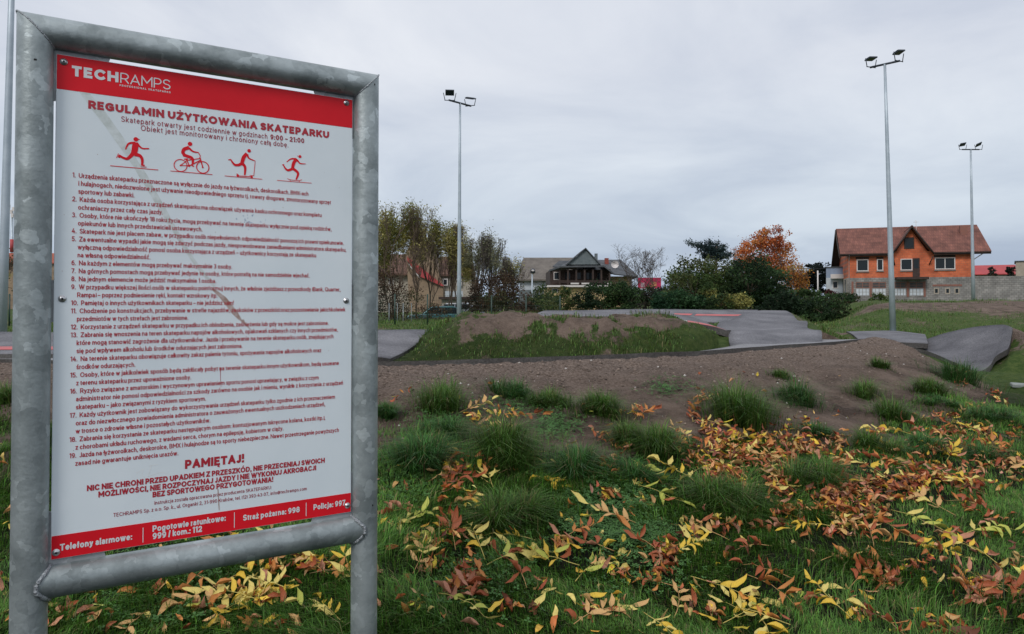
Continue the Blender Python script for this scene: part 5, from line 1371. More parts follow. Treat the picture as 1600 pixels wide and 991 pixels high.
# vent holes and drips of the galvanizing
def hole(u, z, post_u):
    y = yc - math.sqrt(max(TR ** 2 - (u - post_u) ** 2, 1e-9)) - 0.0004
    MB().lathe([(0.0, 0), (0.0034, 0.0006)], c=(u, y, z), ax=1, n=12).build('vent_hole', M['black'], base)
u_, z_ = on_plane(SB[0], SB[1], ANG, 580, 137); hole(uR + 0.012, z_, uR)
u_, z_ = on_plane(SB[0], SB[1], ANG, 577, 785); hole(uR + 0.010, z_, uR)
u_, z_ = on_plane(SB[0], SB[1], ANG, 54, 100); hole(uL, z_, uL)
# ------------------------------------------------------------------ floodlight masts
def floodlight(parent, p, yaw, tilt, roll=0.0, s=0.72):
    """casing with cooling fins and glass, held in a U bracket"""
    body = MB().box(-0.22 * s, 0.22 * s, -0.17 * s, 0.17 * s, -0.02, 0.02)
    for k in range(7): body.box(-0.20 * s + k * 0.063 * s, -0.19 * s + k * 0.063 * s, -0.12 * s, 0.14 * s, 0.021, 0.036)
    o = body.build('floodlight', M['lamp_body'], parent); o.location = p; o.rotation_euler = (tilt, roll, yaw)
    MB().box(-0.20 * s, 0.20 * s, -0.15 * s, 0.15 * s, -0.026, -0.0215).build('glass', M['lamp_glass'], o)
    return o
def mast(px, Y, ztop, zb, lean_top_px, rb, rt, arm_yaw, lab, lamps, half=0.48):
    b = wp(px, 473, Y); b[2] = zb
    root = empty('floodlight_mast', b); tag(root, lab, 'floodlight mast', 'floodlight masts round the track')
    tp = wp(lean_top_px, 473, Y); dx_ = tp[0] - b[0]
    h = ztop - zb
    MB().tube([(dx_ * f, 0, h * f) for f in (0, 0.25, 0.5, 0.75, 1.0)], [rb + (rt - rb) * f for f in (0, .25, .5, .75, 1)], 14).build('pole', M['mast'], root)
    MB().box(-0.17, 0.17, -0.17, 0.17, -0.02, 0.02).build('base_plate', M['mast'], root)
    a = Vector((math.cos(arm_yaw), math.sin(arm_yaw), 0)); t_ = Vector((dx_, 0, h))
    MB().tube([t_ - a * half, t_ + a * half], 0.035, 8).build('crossarm', M['lamp_body'], root)
    for side, (yaw, tilt, roll) in zip((-1, 1), lamps):
        c = t_ + a * (side * half * 0.93)
        brk = MB(); cc = Vector((math.cos(yaw), math.sin(yaw), 0))
        for q in (-1, 1): brk.tube([c + cc * (q * 0.17) + Vector((0, 0, 0.0)), c + cc * (q * 0.23) + Vector((0, 0, 0.27))], 0.014, 5)
        brk.tube([c - cc * 0.19, c + cc * 0.19], 0.016, 5)
        brk.build('bracket', M['lamp_body'], root)
        floodlight(root, c + Vector((0, 0, 0.28)), yaw, tilt, roll)
    return root
mast(717, 27.0, 8.92, 0.45, 718.5, 0.088, 0.036, R(47), 'grey floodlight mast rising behind the earth mound', [(R(5), R(-34), R(0)), (R(-20), R(16), R(12))], 0.55)
mast(1395, 23.8, 9.32, 0.55, 1386, 0.098, 0.040, R(-47), 'tallest grey floodlight mast in front of the orange brick house', [(R(20), R(-12), R(-6)), (R(25), R(-18), R(-8))], 0.46)
mast(1521, 41.0, 10.12, 1.5, 1519.5, 0.100, 0.045, R(0), 'smaller floodlight mast on top of the embankment beside the block wall', [(R(0), R(-32), R(-10)), (R(0), R(-34), R(-24))])
mast(3, 15.2, 9.2, 0.6, 13.5, 0.095, 0.05, R(30), 'floodlight mast cut by the left edge of the photo', [(R(0), R(30), 0), (R(0), R(30), 0)])

# ------------------------------------------------------------------ buildings
class Facade:
    def __init__(s, px, Y, ang):
        p = wp(px, 473, Y); s.o = (p[0], p[1]); s.ang = ang
    def uz(s, px, py): return on_plane(s.o[0], s.o[1], s.ang, px, py)
    def u(s, px): return s.uz(px, 440)[0]
    def z(s, py, px=None): return s.uz(px, py)[1]
    def rect(s, x0, y0, x1, y1):
        xm = (x0 + x1) / 2; ym = (y0 + y1) / 2
        return s.uz(x0, ym)[0], s.uz(x1, ym)[0], s.uz(xm, y1)[1], s.uz(xm, y0)[1]
def window(parent, u0, u1, z0, z1, fm, gm_, fw=0.08, mull=0, bars=0, y=-0.05, proud=0.05, inset=0.10, name='window'):
    fr = MB(); y0, y1 = -proud, inset * 0 + 0.0
    fr.box(u0, u1, y0, y1, z1 - fw, z1); fr.box(u0, u1, y0, y1, z0, z0 + fw)
    fr.box(u0, u0 + fw, y0, y1, z0 + fw, z1 - fw); fr.box(u1 - fw, u1, y0, y1, z0 + fw, z1 - fw)
    for k in range(mull):
        c = u0 + (u1 - u0) * (k + 1) / (mull + 1); fr.box(c - fw * 0.45, c + fw * 0.45, y0 + 0.004, y1, z0 + fw, z1 - fw)
    for k in range(bars):
        c = z0 + (z1 - z0) * (k + 1) / (bars + 1); fr.box(u0 + fw, u1 - fw, y0 + 0.008, y1, c - fw * 0.35, c + fw * 0.35)
    f = fr.build(name, fm, parent)
    MB().box(u0 + fw, u1 - fw, -proud * 0.68, 0.0 - 0.004, z0 + fw, z1 - fw).build('pane', gm_, f)
    return f

def brick_mat(name, c1, c2, mortar, scale, rh=0.5, bw=1.0, noise=0.3):
    m = bpy.data.materials.new(name); m.use_nodes = True; t = m.node_tree; b = t.nodes['Principled BSDF']; b.inputs['Roughness'].default_value = 0.9
    tc = t.nodes.new('ShaderNodeTexCoord'); mp = t.nodes.new('ShaderNodeMapping'); mp.inputs['Rotation'].default_value = (R(90), 0, 0)
    t.links.new(tc.outputs['Object'], mp.inputs[0])
    k = t.nodes.new('ShaderNodeTexBrick'); k.inputs['Scale'].default_value = scale; k.inputs['Color1'].default_value = (*c1, 1); k.inputs['Color2'].default_value = (*c2, 1)
    k.inputs['Mortar'].default_value = (*mortar, 1); k.inputs['Row Height'].default_value = rh; k.inputs['Brick Width'].default_value = bw; k.inputs['Mortar Size'].default_value = 0.03; k.inputs['Mortar Smooth'].default_value = 0.3
    t.links.new(mp.outputs[0], k.inputs['Vector'])
    n = t.nodes.new('ShaderNodeTexNoise'); n.inputs['Scale'].default_value = 0.9; n.inputs['Detail'].default_value = 7; t.links.new(tc.outputs['Object'], n.inputs['Vector'])
    mr = t.nodes.new('ShaderNodeMapRange'); mr.inputs['From Min'].default_value = 0.3; mr.inputs['From Max'].default_value = 0.7; mr.inputs['To Min'].default_value = 1 - noise; mr.inputs['To Max'].default_value = 1 + noise
    t.links.new(n.outputs['Fac'], mr.inputs['Value'])
    sc = t.nodes.new('ShaderNodeVectorMath'); sc.operation = 'SCALE'; t.links.new(k.outputs['Color'], sc.inputs[0]); t.links.new(mr.outputs[0], sc.inputs['Scale'])
    t.links.new(sc.outputs[0], b.inputs['Base Color'])
    bp = t.nodes.new('ShaderNodeBump'); bp.inputs['Strength'].default_value = 0.4; bp.inputs['Distance'].default_value = 0.01
    t.links.new(k.outputs['Fac'], bp.inputs['Height']); bp.invert = True; t.links.new(bp.outputs[0], b.inputs['Normal'])
    return m
M['hollow_brick'] = brick_mat('orange_hollow_brick', (0.50, 0.112, 0.046), (0.60, 0.155, 0.066), (0.34, 0.13, 0.085), 2.0, 0.5, 0.75, 0.28)
M['block'] = brick_mat('grey_block', (0.20, 0.195, 0.185), (0.28, 0.265, 0.25), (0.15, 0.14, 0.13), 1.2, 0.26, 0.5, 0.35)
M['tile_red'] = brick_mat('red_brown_tiles', (0.155, 0.062, 0.048), (0.21, 0.085, 0.062), (0.08, 0.034, 0.028), 2.6, 0.9, 0.6, 0.34)
M['beige_render'] = mat('beige_render', (0.30, 0.26, 0.21), 0.9, col2=(0.38, 0.33, 0.27), scale=1.5)
M['pvc'] = mat('white_pvc', (0.62, 0.58, 0.56), 0.5)
M['glass'] = mat('dark_glass', (0.016, 0.022, 0.026), 0.12, spec=0.3)
M['glass_light'] = mat('milky_pane', (0.46, 0.50, 0.54), 0.4, col2=(0.60, 0.64, 0.68), scale=1.5)
M['wood_dark'] = mat('dark_brown_wood', (0.030, 0.018, 0.015), 0.8, col2=(0.055, 0.034, 0.028), scale=4)
M['rust_lintel'] = mat('brick_lintel', (0.26, 0.11, 0.08), 0.9, col2=(0.2, 0.1, 0.08), scale=3)
M['concrete'] = mat('concrete', (0.22, 0.21, 0.20), 0.9, col2=(0.30, 0.29, 0.275), scale=2)

HA = R(-19); HF = Facade(1325, 82.0, HA)
house = empty('brick_house', (HF.o[0], HF.o[1], 0), HA)
tag(house, 'two storey house of raw orange hollow brick with brown tiled roof', 'house')
G0 = 1.3; ZM = HF.z(433.5, 1420); ZE = 7.0; UW = 12.0; DEP = 11.0
zr = 10.25; yr = 4.5
def slope_z(y): return ZE + (zr - ZE) * (y + 0.5) / (yr + 0.5)
back_e = 11.6; zbk = 5.6
# walls: upper storey (front, right and back) and left gable, lower storey
zw = slope_z(0.0) - 0.18
uLft = HF.u(1398); uRgt = HF.u(1452); uc, za = HF.uz(1423, 354)
upper = MB().prism([(0, 0, ZM), (UW, 0, ZM), (UW, 0, zw), (uRgt - 0.15, 0, zw), (uc, 0, za - 0.30), (uLft + 0.15, 0, zw), (0, 0, zw)], (0, 0.3, 0))
upper.build('upper_wall', M['hollow_brick'], house)
gab = [(0, 0.302, ZM), (0, DEP, ZM), (0, DEP, slope_z(0) - 1.2), (0, yr, zr - 0.15), (0, 0.302, zw)]
MB().prism(gab, (0.3, 0, 0)).build('gable_wall', M['hollow_brick'], house)
MB().prism([(p[0] + UW - 0.3, p[1], p[2]) for p in gab], (0.298, 0, 0)).build('gable_wall', M['hollow_brick'], house)
MB().box(0.3, UW - 0.3, DEP - 0.3, DEP - 0.002, G0, 6.3).build('back_wall', M['block'], house)
MB().box(-0.03, UW + 0.02, -0.03, 0.3, G0, ZM - 0.004).build('lower_wall', M['block'], house)
MB().box(-0.03, 0.27, 0.303, DEP, G0, ZM - 0.004).build('lower_wall', M['beige_render'], house)
MB().box(UW - 0.28, UW + 0.02, 0.303, DEP, G0, ZM - 0.004).build('lower_wall', M['block'], house)
# roof: two slopes and a soffit
def roof_slab(name, pts, th=0.16, m='tile_red'):
    a, b_, c = Vector(pts[0]), Vector(pts[1]), Vector(pts[2]); n_ = (b_ - a).cross(c - a).normalized()
    if n_.z > 0: n_ = -n_
    return fix_normals(MB().prism(pts, tuple(n_ * th)).build(name, M[m], house))
U0, U1 = -0.80, 13.55
roof_slab('roof', [(U0, -0.5, ZE), (uLft - 0.35, -0.5, ZE), (uc, 3.45, slope_z(3.45)), (uc, yr, zr), (U0 + 0.05, yr, zr)])
roof_slab('roof', [(uRgt + 0.35, -0.5, ZE), (U1 + 0.15, -0.5, ZE), (U1, yr, zr), (uc, yr, zr), (uc, 3.45, slope_z(3.45))])
roof_slab('roof', [(U0, back_e, zbk), (U1, back_e, zbk), (U1, yr + 0.004, zr), (U0, yr + 0.004, zr)])
for sgn, ue in ((-1, uLft - 0.35), (1, uRgt + 0.35)):
    roof_slab('dormer_roof', [(uc, -0.75, za + 0.08), (ue, -0.75, ZE - 0.10), (ue, -0.45, ZE + 0.02), (uc, 3.6, slope_z(3.5) + 0.05)], 0.14)
    MB().tube([(uc, -0.78, za - 0.04), (ue, -0.78, ZE - 0.2)], 0.09, 4).build('verge_board', M['wood_dark'], house)
    MB().tube([(ue - sgn * 0.35, -0.08, ZE - 1.3), (ue - sgn * 0.1, -0.7, ZE - 0.5)], 0.07, 4).build('roof_brace', M['wood_dark'], house)
MB().box(U0, uLft - 0.4, -0.56, -0.50, ZE - 0.30, ZE - 0.05).build('eaves_board', M['wood_dark'], house)
MB().box(uRgt + 0.4, U1 + 0.1, -0.56, -0.50, ZE - 0.30, ZE - 0.05).build('eaves_board', M['wood_dark'], house)
MB().prism([(U0 - 0.03, -0.45, ZE - 0.12), (U0 - 0.03, yr, zr - 0.1), (U0 - 0.03, back_e, zbk - 0.08), (U0 - 0.03, back_e, zbk - 0.5), (U0 - 0.03, yr, zr - 0.5), (U0 - 0.03, -0.45, ZE - 0.5)], (-0.06, 0, 0)).build('verge_board', M['wood_dark'], house)
MB().prism([(U0 + 0.04, yr, zr - 0.32), (U0 + 0.04, back_e - 0.1, zbk - 0.32), (U0 + 0.04, back_e - 0.1, zbk - 0.42), (-0.01, back_e - 0.1, zbk - 0.42), (-0.01, yr, zr - 0.42)], (0, 0, -0.05)).build('soffit', M['wood_dark'], house)
MB().tube([(U1 - 0.2, 0.1, ZE - 0.02), (UW + 0.05, 0.1, ZE - 0.95)], 0.05, 5).build('roof_strut', M['pvc'], house)
def hrect(*a): return HF.rect(*a)
def hwin(x0, y0, x1, y1, fm='pvc', gm_='glass', mull=0, bars=0, fw=0.09, name='window'):
    u0, u1, z0, z1 = hrect(x0, y0, x1, y1); return window(house, u0, u1, z0, z1, M[fm], M[gm_], fw, mull, bars, name=name)
hwin(1338.5, 405.5, 1357, 424); hwin(1370, 405, 1380, 423); hwin(1407, 404.5, 1425.5, 422.5); hwin(1460.5, 402.5, 1492.5, 421, mull=1)
hwin(1412.5, 371, 1428.5, 389, fm='wood_dark', gm_='glass', fw=0.11)
for (x0, y0, x1, y1) in ((1337, 401.5, 1358, 405), (1369, 401.5, 1380.5, 404.5), (1459, 398.5, 1493, 402)):
    u0, u1, z0, z1 = hrect(x0, y0, x1, y1); MB().box(u0, u1, -0.035, -0.002, z0, z1).build('lintel', M['wood_dark'], house)
u0, u1, z0, z1 = hrect(1426, 403.5, 1437, 432.5); dr_ = MB().box(u0, u1, -0.05, -0.002, z0, z1).build('balcony_door', M['wood_dark'], house)
MB().box(u0 + 0.12, u1 - 0.12, -0.057, -0.051, z0 + 0.9, z1 - 0.12).build('pane', M['glass'], dr_)
u0, u1, z0, z1 = hrect(1398, 433.0, 1448, 436.5); MB().box(u0, u1, -1.25, -0.035, z0 - 0.04, z1 - 0.02).build('balcony_slab', M['wood_dark'], house)
M['dark_pane'] = mat('dark_grey_glass', (0.035, 0.036, 0.04), 0.5, col2=(0.08, 0.075, 0.07), scale=2)  # dark grey panes for the upper halves of the workshop windows
for (x0, x1) in ((1337, 1358.5), (1362.5, 1384.5), (1397.5, 1416), (1420.5, 1443)):
    u0, u1, z0, z1 = hrect(x0, 441, x1, 462.5); zc = z0 + (z1 - z0) * 0.56
    fr = window(house, u0, u1, zc, z1, M['rust_lintel'], M['dark_pane'], 0.07, 1, 1, proud=0.07, name='workshop_window')
    fr = window(house, u0, u1, z0, zc - 0.003, M['concrete'], M['glass_light'], 0.06, 3, 1, proud=0.07, name='workshop_window')
for x in (1360.5, 1390, 1418.3, 1332, 1444.6):
    u0, u1, z0, z1 = hrect(x - 1.6, 440, x + 1.6, 464); MB().box(u0, u1, -0.075, -0.032, z0, z1).build('brick_pier', M['rust_lintel'], house)
for x in (1463, 1480.5, 1495): hwin(x - 4, 450, x + 4, 459.5, fm='beige_render', fw=0.11)
u0, u1, z0, z1 = hrect(1457, 444.5, 1503, 447.5); MB().box(u0, u1, -0.055, -0.032, z0, z1).build('brick_band', M['rust_lintel'], house)
for yy_ in (1.9, 4.6): MB().box(-0.05, -0.032, yy_, yy_ + 0.9, 1.9, 4.2).build('slit_window', M['glass'], house)
for (x0, x1, yb) in ((1337.5, 1358, 425.2), (1369, 1381, 424.2), (1406, 1426.4, 423.8), (1459.5, 1493.5, 422.4)):
    u0, u1, z0, z1 = hrect(x0, yb - 1.2, x1, yb); MB().box(u0, u1, -0.13, -0.002, z0 - 0.03, z0 + 0.04).build('window_sill', M['concrete'], house)
for (ua, ub) in ((U0, uLft - 0.45), (uRgt + 0.45, U1 + 0.05)): MB().tube([(ua, -0.63, ZE - 0.10), (ub, -0.63, ZE - 0.13)], 0.07, 6).build('gutter', M['wood_dark'], house)
MB().tube([(0.12, -0.60, ZE - 0.15), (0.12, -0.14, ZE - 0.7), (0.12, -0.10, ZM), (0.12, -0.14, G0 + 0.1)], 0.045, 6).build('downpipe', M['concrete'], house)
# roof vent, chimney, aerial
cu_, _ = HF.uz(1516, 365); MB().box(cu_ - 0.35, cu_ + 0.35, 2.6, 3.3, slope_z(2.4), slope_z(3.3) + 0.55).build('chimney', M['rust_lintel'], house)
au, _ = HF.uz(1441, 360)
a_ = MB().tube([(au, 3.0, slope_z(3.0) - 0.1), (au - 0.1, 3.0, zr + 0.55)], 0.03, 5); a_.tube([(au - 0.35, 3.0, zr + 0.35), (au + 0.15, 3.0, zr + 0.35)], 0.02, 4); a_.build('aerial', M['pvc'], house)

# long block wall right of the house
wall = empty('block_wall', (0, 0, 0)); tag(wall, 'long weathered grey block wall right of the brick house', 'wall')
pa = np.array([HF.o[0] + math.cos(HA) * (UW + 0.05), HF.o[1] + math.sin(HA) * (UW + 0.05)])
wall.location = (pa[0], pa[1], 0); wall.rotation_euler = (0, 0, HA)
MB().box(0, 26, 0.02, 0.28, 1.2, 4.28).build('blockwork', M['block'], wall)
MB().box(-0.0, 26, -0.02, 0.32, 4.285, 4.36).build('coping', M['concrete'], wall)
# pale kerb at the top of the embankment
kb = wp(1500, 470.5, 44); MB().box(kb[0], kb[0] + 30, 44, 44.25, 1.55, 1.74).build('kerb', M['concrete'], None)['kind'] = 'structure'

def simple_house(name, lab, px, Y, ang, width, depth, z0, ze, zr_, wallm, roofm, cat='house', over=0.4, hip=0.0, ridge_along=True, wins=()):
    f = Facade(px, Y, ang); h = empty(name, (f.o[0], f.o[1], 0), ang); tag(h, lab, cat)
    MB().box(0, width, 0, depth, z0, ze).build('wall', wallm, h)
    if ridge_along:
        A_, B_ = (-over, -over, ze), (width + over, -over, ze); C_, D_ = (width + over, depth + over, ze), (-over, depth + over, ze)
        r0, r1 = (-over + hip, depth / 2, zr_), (width + over - hip, depth / 2, zr_)
        MB().prism([A_, B_, r1, r0], (0, 0, 0.12)).build('roof', roofm, h); MB().prism([C_, D_, r0, r1], (0, 0, 0.12)).build('roof', roofm, h)
        mm_ = MB().prism([A_, D_, r0], (0.02, 0, 0.1)); mm_.prism([B_, C_, r1], (-0.02, 0, 0.1)); mm_.build('gable', wallm if hip < 0.1 else roofm, h)
    else:
        MB().prism([(-over, -over, ze), (-over, depth + over, ze), (width / 2, depth + over, zr_), (width / 2, -over, zr_)], (0, 0, 0.12)).build('roof', roofm, h)
        MB().prism([(width + over, -over, ze), (width + over, depth + over, ze), (width / 2, depth + over, zr_), (width / 2, -over, zr_)], (0, 0, 0.12)).build('roof', roofm, h)
        MB().prism([(0, 0, ze + 0.002), (width, 0, ze + 0.002), (width / 2, 0, zr_ - 0.05)], (0, 0.2, 0)).build('gable', wallm, h)
    for (u0, u1, a, b_) in wins: window(h, u0, u1, a, b_, M['pvc'], M['glass'], 0.08)
    return h, f
M['roof_red'] = mat('bright_red_sheet', (0.42, 0.050, 0.050), 0.6, col2=(0.34, 0.045, 0.05), scale=0.7)
M['roof_orange'] = mat('orange_tiles', (0.36, 0.085, 0.042), 0.8, col2=(0.27, 0.065, 0.035), scale=1.2)
M['cream'] = mat('cream_render', (0.40, 0.36, 0.30), 0.9, col2=(0.33, 0.30, 0.25), scale=1.0)
M['white_wall'] = mat('white_render', (0.50, 0.54, 0.58), 0.8, col2=(0.42, 0.46, 0.5), scale=1.0)
M['blue_wall'] = mat('blue_grey_cladding', (0.20, 0.26, 0.36), 0.6, col2=(0.24, 0.3, 0.4), scale=1.0)
M['yellow_wall'] = mat('yellow_render', (0.52, 0.38, 0.20), 0.9, col2=(0.42, 0.31, 0.17), scale=1.3)
M['slate'] = mat('slate_roof', (0.050, 0.058, 0.068), 0.7, col2=(0.085, 0.092, 0.10), scale=3)
M['slate_gable'] = mat('grey_slate_gable', (0.11, 0.135, 0.145), 0.7, col2=(0.15, 0.175, 0.185), scale=3)
M['moss_roof'] = mat('mossy_fibre_cement', (0.105, 0.092, 0.080), 0.9, col2=(0.17, 0.15, 0.13), scale=1.6, detail=9)
M['brown_roof'] = mat('brown_tiles', (0.105, 0.056, 0.042), 0.85, col2=(0.16, 0.085, 0.06), scale=2)
M['straw'] = mat('straw_render', (0.22, 0.16, 0.11), 0.9, col2=(0.29, 0.21, 0.14), scale=1.5)
M['red_brick'] = mat('red_brick_chimney', (0.28, 0.07, 0.05), 0.9, col2=(0.2, 0.06, 0.05), scale=5)
def hz(py, Y): return EYE + (473 - py) / F * Y
def fx(px, Y): return (px - 800) / F * Y

# red roof beyond the wall, beige block, blue and white building
simple_house('red_roofed_house', 'far long house with bright red roof behind the block wall', 1519, 118, R(-31), 6.2, 8, 1, hz(430, 118) , hz(416.5, 122), M['cream'], M['roof_red'], over=0.5, hip=0.8)
bb, f_ = simple_house('beige_building', 'flat roofed beige building cut by the right edge behind the block wall', 1588, 105, R(-34), 9, 8, 1, hz(409, 105), hz(408.6, 105), M['beige_render'], M['slate'], cat='building', over=0.15)
wb = empty('white_building', (fx(1291, 88), 88, 0), R(-24)); tag(wb, 'white building with blue cladding and a balcony beside the brick house', 'building')
MB().box(0, 3.2, 0, 4, 1.2, hz(436, 92)).build('lower_wall', M['white_wall'], wb)
MB().box(0, 3.2, 0.003, 4, hz(436, 92) + 0.002, hz(421, 92)).build('upper_wall', M['blue_wall'], wb)
MB().box(-0.1, 3.3, -0.1, 4.1, hz(421, 92) + 0.002, hz(419.5, 92)).build('roof_edge', M['slate'], wb)
MB().box(0.5, 3.1, -0.9, -0.003, hz(437.5, 92), hz(431, 92)).build('balcony', M['pvc'], wb)
for k in range(2): window(wb, 0.7 + 1.1 * k, 1.3 + 1.1 * k, hz(452, 92), hz(441, 92), M['pvc'], M['glass'], 0.08)
# yellow house with the dark loggia
yh = empty('yellow_house', (fx(857, 62), 62, 0), 0); tag(yh, 'yellow house with dark timber loggia and slate roof behind the bushes', 'house')
def yx(px): return fx(px, 62) - fx(857, 62)
def yz(py): return hz(py, 62)
W2 = yx(992)
MB().box(0, yx(948), 0, 9, 0.4, yz(449)).build('wall', M['yellow_wall'], yh)
MB().box(yx(948) + 0.003, W2, 1.5, 9, 0.4, yz(431)).build('wall', M['yellow_wall'], yh)
MB().box(-0.25, yx(955), -0.45, 0.0, yz(448.8), yz(446)).build('balcony_slab', M['pvc'], yh)
lg = MB().box(yx(860), yx(955), 0.9, 8.5, yz(446) + 0.003, yz(421)).build('loggia', M['wood_dark'], yh)
for k in range(8):
    x = yx(861) + (yx(952) - yx(861)) * k / 7; MB().box(x - 0.07, x + 0.07, -0.35, -0.21, yz(446) + 0.003, yz(421)).build('post', M['wood_dark'], yh)
MB().box(yx(860), yx(955), -0.36, -0.30, yz(440.5), yz(438.5)).build('handrail', M['wood_dark'], yh)
MB().box(yx(860), yx(955), -0.33, -0.29, yz(446) + 0.2, yz(441)).build('balustrade', mat('loggia_boards', (0.06, 0.038, 0.034), 0.8, col2=(0.035, 0.022, 0.02), scale=6), yh)
for (a, b_) in ((891, 904), (908, 923), (948, 955)): MB().box(yx(a), yx(b_), -0.42, -0.37, yz(444.6), yz(442.2)).build('flower_box', M['pvc'], yh)
for k in range(5):
    x = yx(866 + k * 17); window(yh, x, x + 0.55, yz(437), yz(424.5), M['pvc'] if k == 0 else M['wood_dark'], M['glass'], 0.06).location = (0, 0.9, 0)
MB().prism([(yx(857), -0.6, yz(425)), (yx(875), -0.6, yz(418.5)), (yx(943), -0.6, yz(418)), (yx(958), -0.6, yz(430)), (yx(948), 2.2, yz(413.5)), (yx(885), 2.2, yz(413.5))], (0, 0, 0.14)).build('loggia_roof', M['slate'], yh)
MB().prism([(yx(884), -0.5, yz(414)), (yx(937), -0.5, yz(413.8)), (yx(914), -0.5, yz(391))], (0, 0.2, 0)).build('gable', M['slate_gable'], yh)
for (a, b_) in ((884, 914), (937, 914)):
    p0 = (yx(a), -0.7, yz(415)); p1 = (yx(b_), -0.7, yz(389.8)); MB().prism([p0, p1, (p1[0], 5, p1[2]), (p0[0], 5, p0[2])], (0, 0, 0.1)).build('gable_roof', M['slate'], yh)
MB().prism([(yx(868), 4.4, yz(414)), (yx(1000), 0.9, yz(433)), (yx(984), 5, yz(402.5)), (yx(880), 5, yz(404.5))], (0, 0, 0.12)).build('roof', M['slate'], yh)
MB().prism([(yx(1000), 0.9, yz(433)), (yx(1003), 9.4, yz(437)), (yx(984), 5, yz(402.5))], (0, 0, 0.1)).build('roof', M['slate'], yh)
MB().prism([(yx(958), -0.4, yz(430)), (yx(1000), 0.9, yz(433)), (yx(984), 5, yz(402.8)), (yx(935), 4.5, yz(403))], (0, 0, 0.1)).build('roof', M['slate'], yh)
for (a, b_, t_, bt, m_) in ((936, 940.5, 392.5, 404, 'slate_gable'), (952.5, 958.5, 400, 417, 'red_brick'), (908, 912, 393, 398, 'slate_gable')):
    MB().box(yx(a), yx(b_), 3.0, 3.4, yz(bt), yz(t_)).build('chimney', M[m_], yh)
MB().box(yx(918), yx(928), 3.0, 3.5, yz(395), yz(392.5)).build('chimney_cap', M['slate'], yh)
for a in (919, 926.5): MB().box(yx(a), yx(a) + 0.07, 3.1, 3.3, yz(404), yz(395) - 0.002).build('cap_post', M['slate'], yh)
MB().lathe([(0.0, 0.12), (0.30, 0.0), (0.33, -0.03)], c=(yx(964), 1.2, yz(412)), ax=1, n=16).build('satellite_dish', M['pvc'], yh)
window(yh, yx(862), yx(872), yz(457), yz(451), M['pvc'], M['glass'], 0.05)
# barn
bn = empty('barn', (fx(809, 74), 74, 0), 0); tag(bn, 'barn with mossy grey roof and pale wall left of the yellow house', 'barn')
def bx_(px): return fx(px, 74) - fx(809, 74)
MB().box(bx_(813), bx_(900), 0, 8, 0.4, hz(438.5, 74)).build('wall', M['white_wall'], bn)
MB().box(bx_(811), bx_(900), -0.06, -0.004, 0.4, hz(453, 74)).build('plinth', M['slate_gable'], bn)
MB().prism([(bx_(808), -0.5, hz(439, 74)), (bx_(902), -0.5, hz(439, 74)), (bx_(902), 4, hz(404, 77)), (bx_(819), 4, hz(404, 77))], (0, 0, 0.15)).build('roof', M['moss_roof'], bn)
MB().prism([(bx_(808), 8.5, hz(439, 74)), (bx_(902), 8.5, hz(439, 74)), (bx_(902), 4, hz(404, 77)), (bx_(819), 4, hz(404, 77))], (0, 0, 0.13)).build('roof', M['moss_roof'], bn)
MB().prism([(bx_(808), -0.5, hz(439, 74)), (bx_(808), 8.5, hz(439, 74)), (bx_(819), 4, hz(404, 77))], (0.03, 0, 0)).build('gable', M['moss_roof'], bn)
# house behind the left trees
lh = empty('village_house', (fx(585, 60), 60, 0), 0); tag(lh, 'cream house with straw gable and red lean-to roof behind the bare trees', 'house')
def lx(px): return fx(px, 60) - fx(585, 60)
def lz(py): return hz(py, 60)
MB().box(lx(586), lx(640), 1.0, 9, 0.3, lz(428)).build('wall', M['cream'], lh)
MB().prism([(lx(575), 0.5, lz(430)), (lx(644), 0.5, lz(430)), (lx(638), 5, lz(394)), (lx(585), 5, lz(394))], (0, 0, 0.15)).build('roof', M['brown_roof'], lh)
MB().prism([(lx(640), 0.2, 0.3), (lx(692), 0.2, 0.3), (lx(692), 0.2, lz(448)), (lx(676), 0.2, lz(396)), (lx(672), 0.2, lz(376)), (lx(642), 0.2, lz(376)), (lx(634), 0.2, lz(394))], (0, 4.5, 0)).build('gable', M['straw'], lh)
MB().prism([(lx(636), -0.05, lz(401)), (lx(640), -0.05, lz(404)), (lx(694), -0.05, lz(447)), (lx(690), -0.05, lz(447)), (lx(656), -0.05, lz(432)), (lx(637), -0.05, lz(409))], (0, 0.2, 0)).build('roof', M['roof_red'], lh)
MB().prism([(lx(637), -0.08, lz(410)), (lx(656), -0.08, lz(433)), (lx(656), -0.08, lz(436)), (lx(637), -0.08, lz(412.5))], (0, 0.05, 0)).build('verge_board', M['pvc'], lh)
MB().box(lx(668), lx(740), 1.2, 9, 0.3, lz(429)).build('wall', M['cream'], lh)
MB().prism([(lx(664), 0.8, lz(431)), (lx(742), 0.8, lz(431)), (lx(732), 5, lz(398)), (lx(678), 5, lz(398))], (0, 0, 0.15)).build('roof', M['brown_roof'], lh)
MB().box(lx(725), lx(735), 3.5, 4.2, lz(425), lz(406.5)).build('chimney', M['straw'], lh)
for (a, b_) in ((690, 698), (712, 720), (604, 612)): window(lh, lx(a), lx(b_), lz(446), lz(435), M['pvc'], M['glass'], 0.07).location = (0, 0.99, 0)
gr_ = empty('garage', (fx(690, 55), 55, 0), 0); tag(gr_, 'low flat roofed garage behind the parked cars', 'garage')
MB().box(0, fx(745, 55) - fx(690, 55), 0, 4, 0.3, hz(468, 55)).build('wall', M['cream'], gr_)
MB().box(-0.2, fx(747, 55) - fx(690, 55), -0.3, 4.2, hz(468, 55) + 0.002, hz(464, 55)).build('roof', M['wood_dark'], gr_)
MB().box(0.3, 1.6, -0.29, -0.2, hz(463.9, 55), hz(455, 55)).build('parapet', M['white_wall'], gr_)
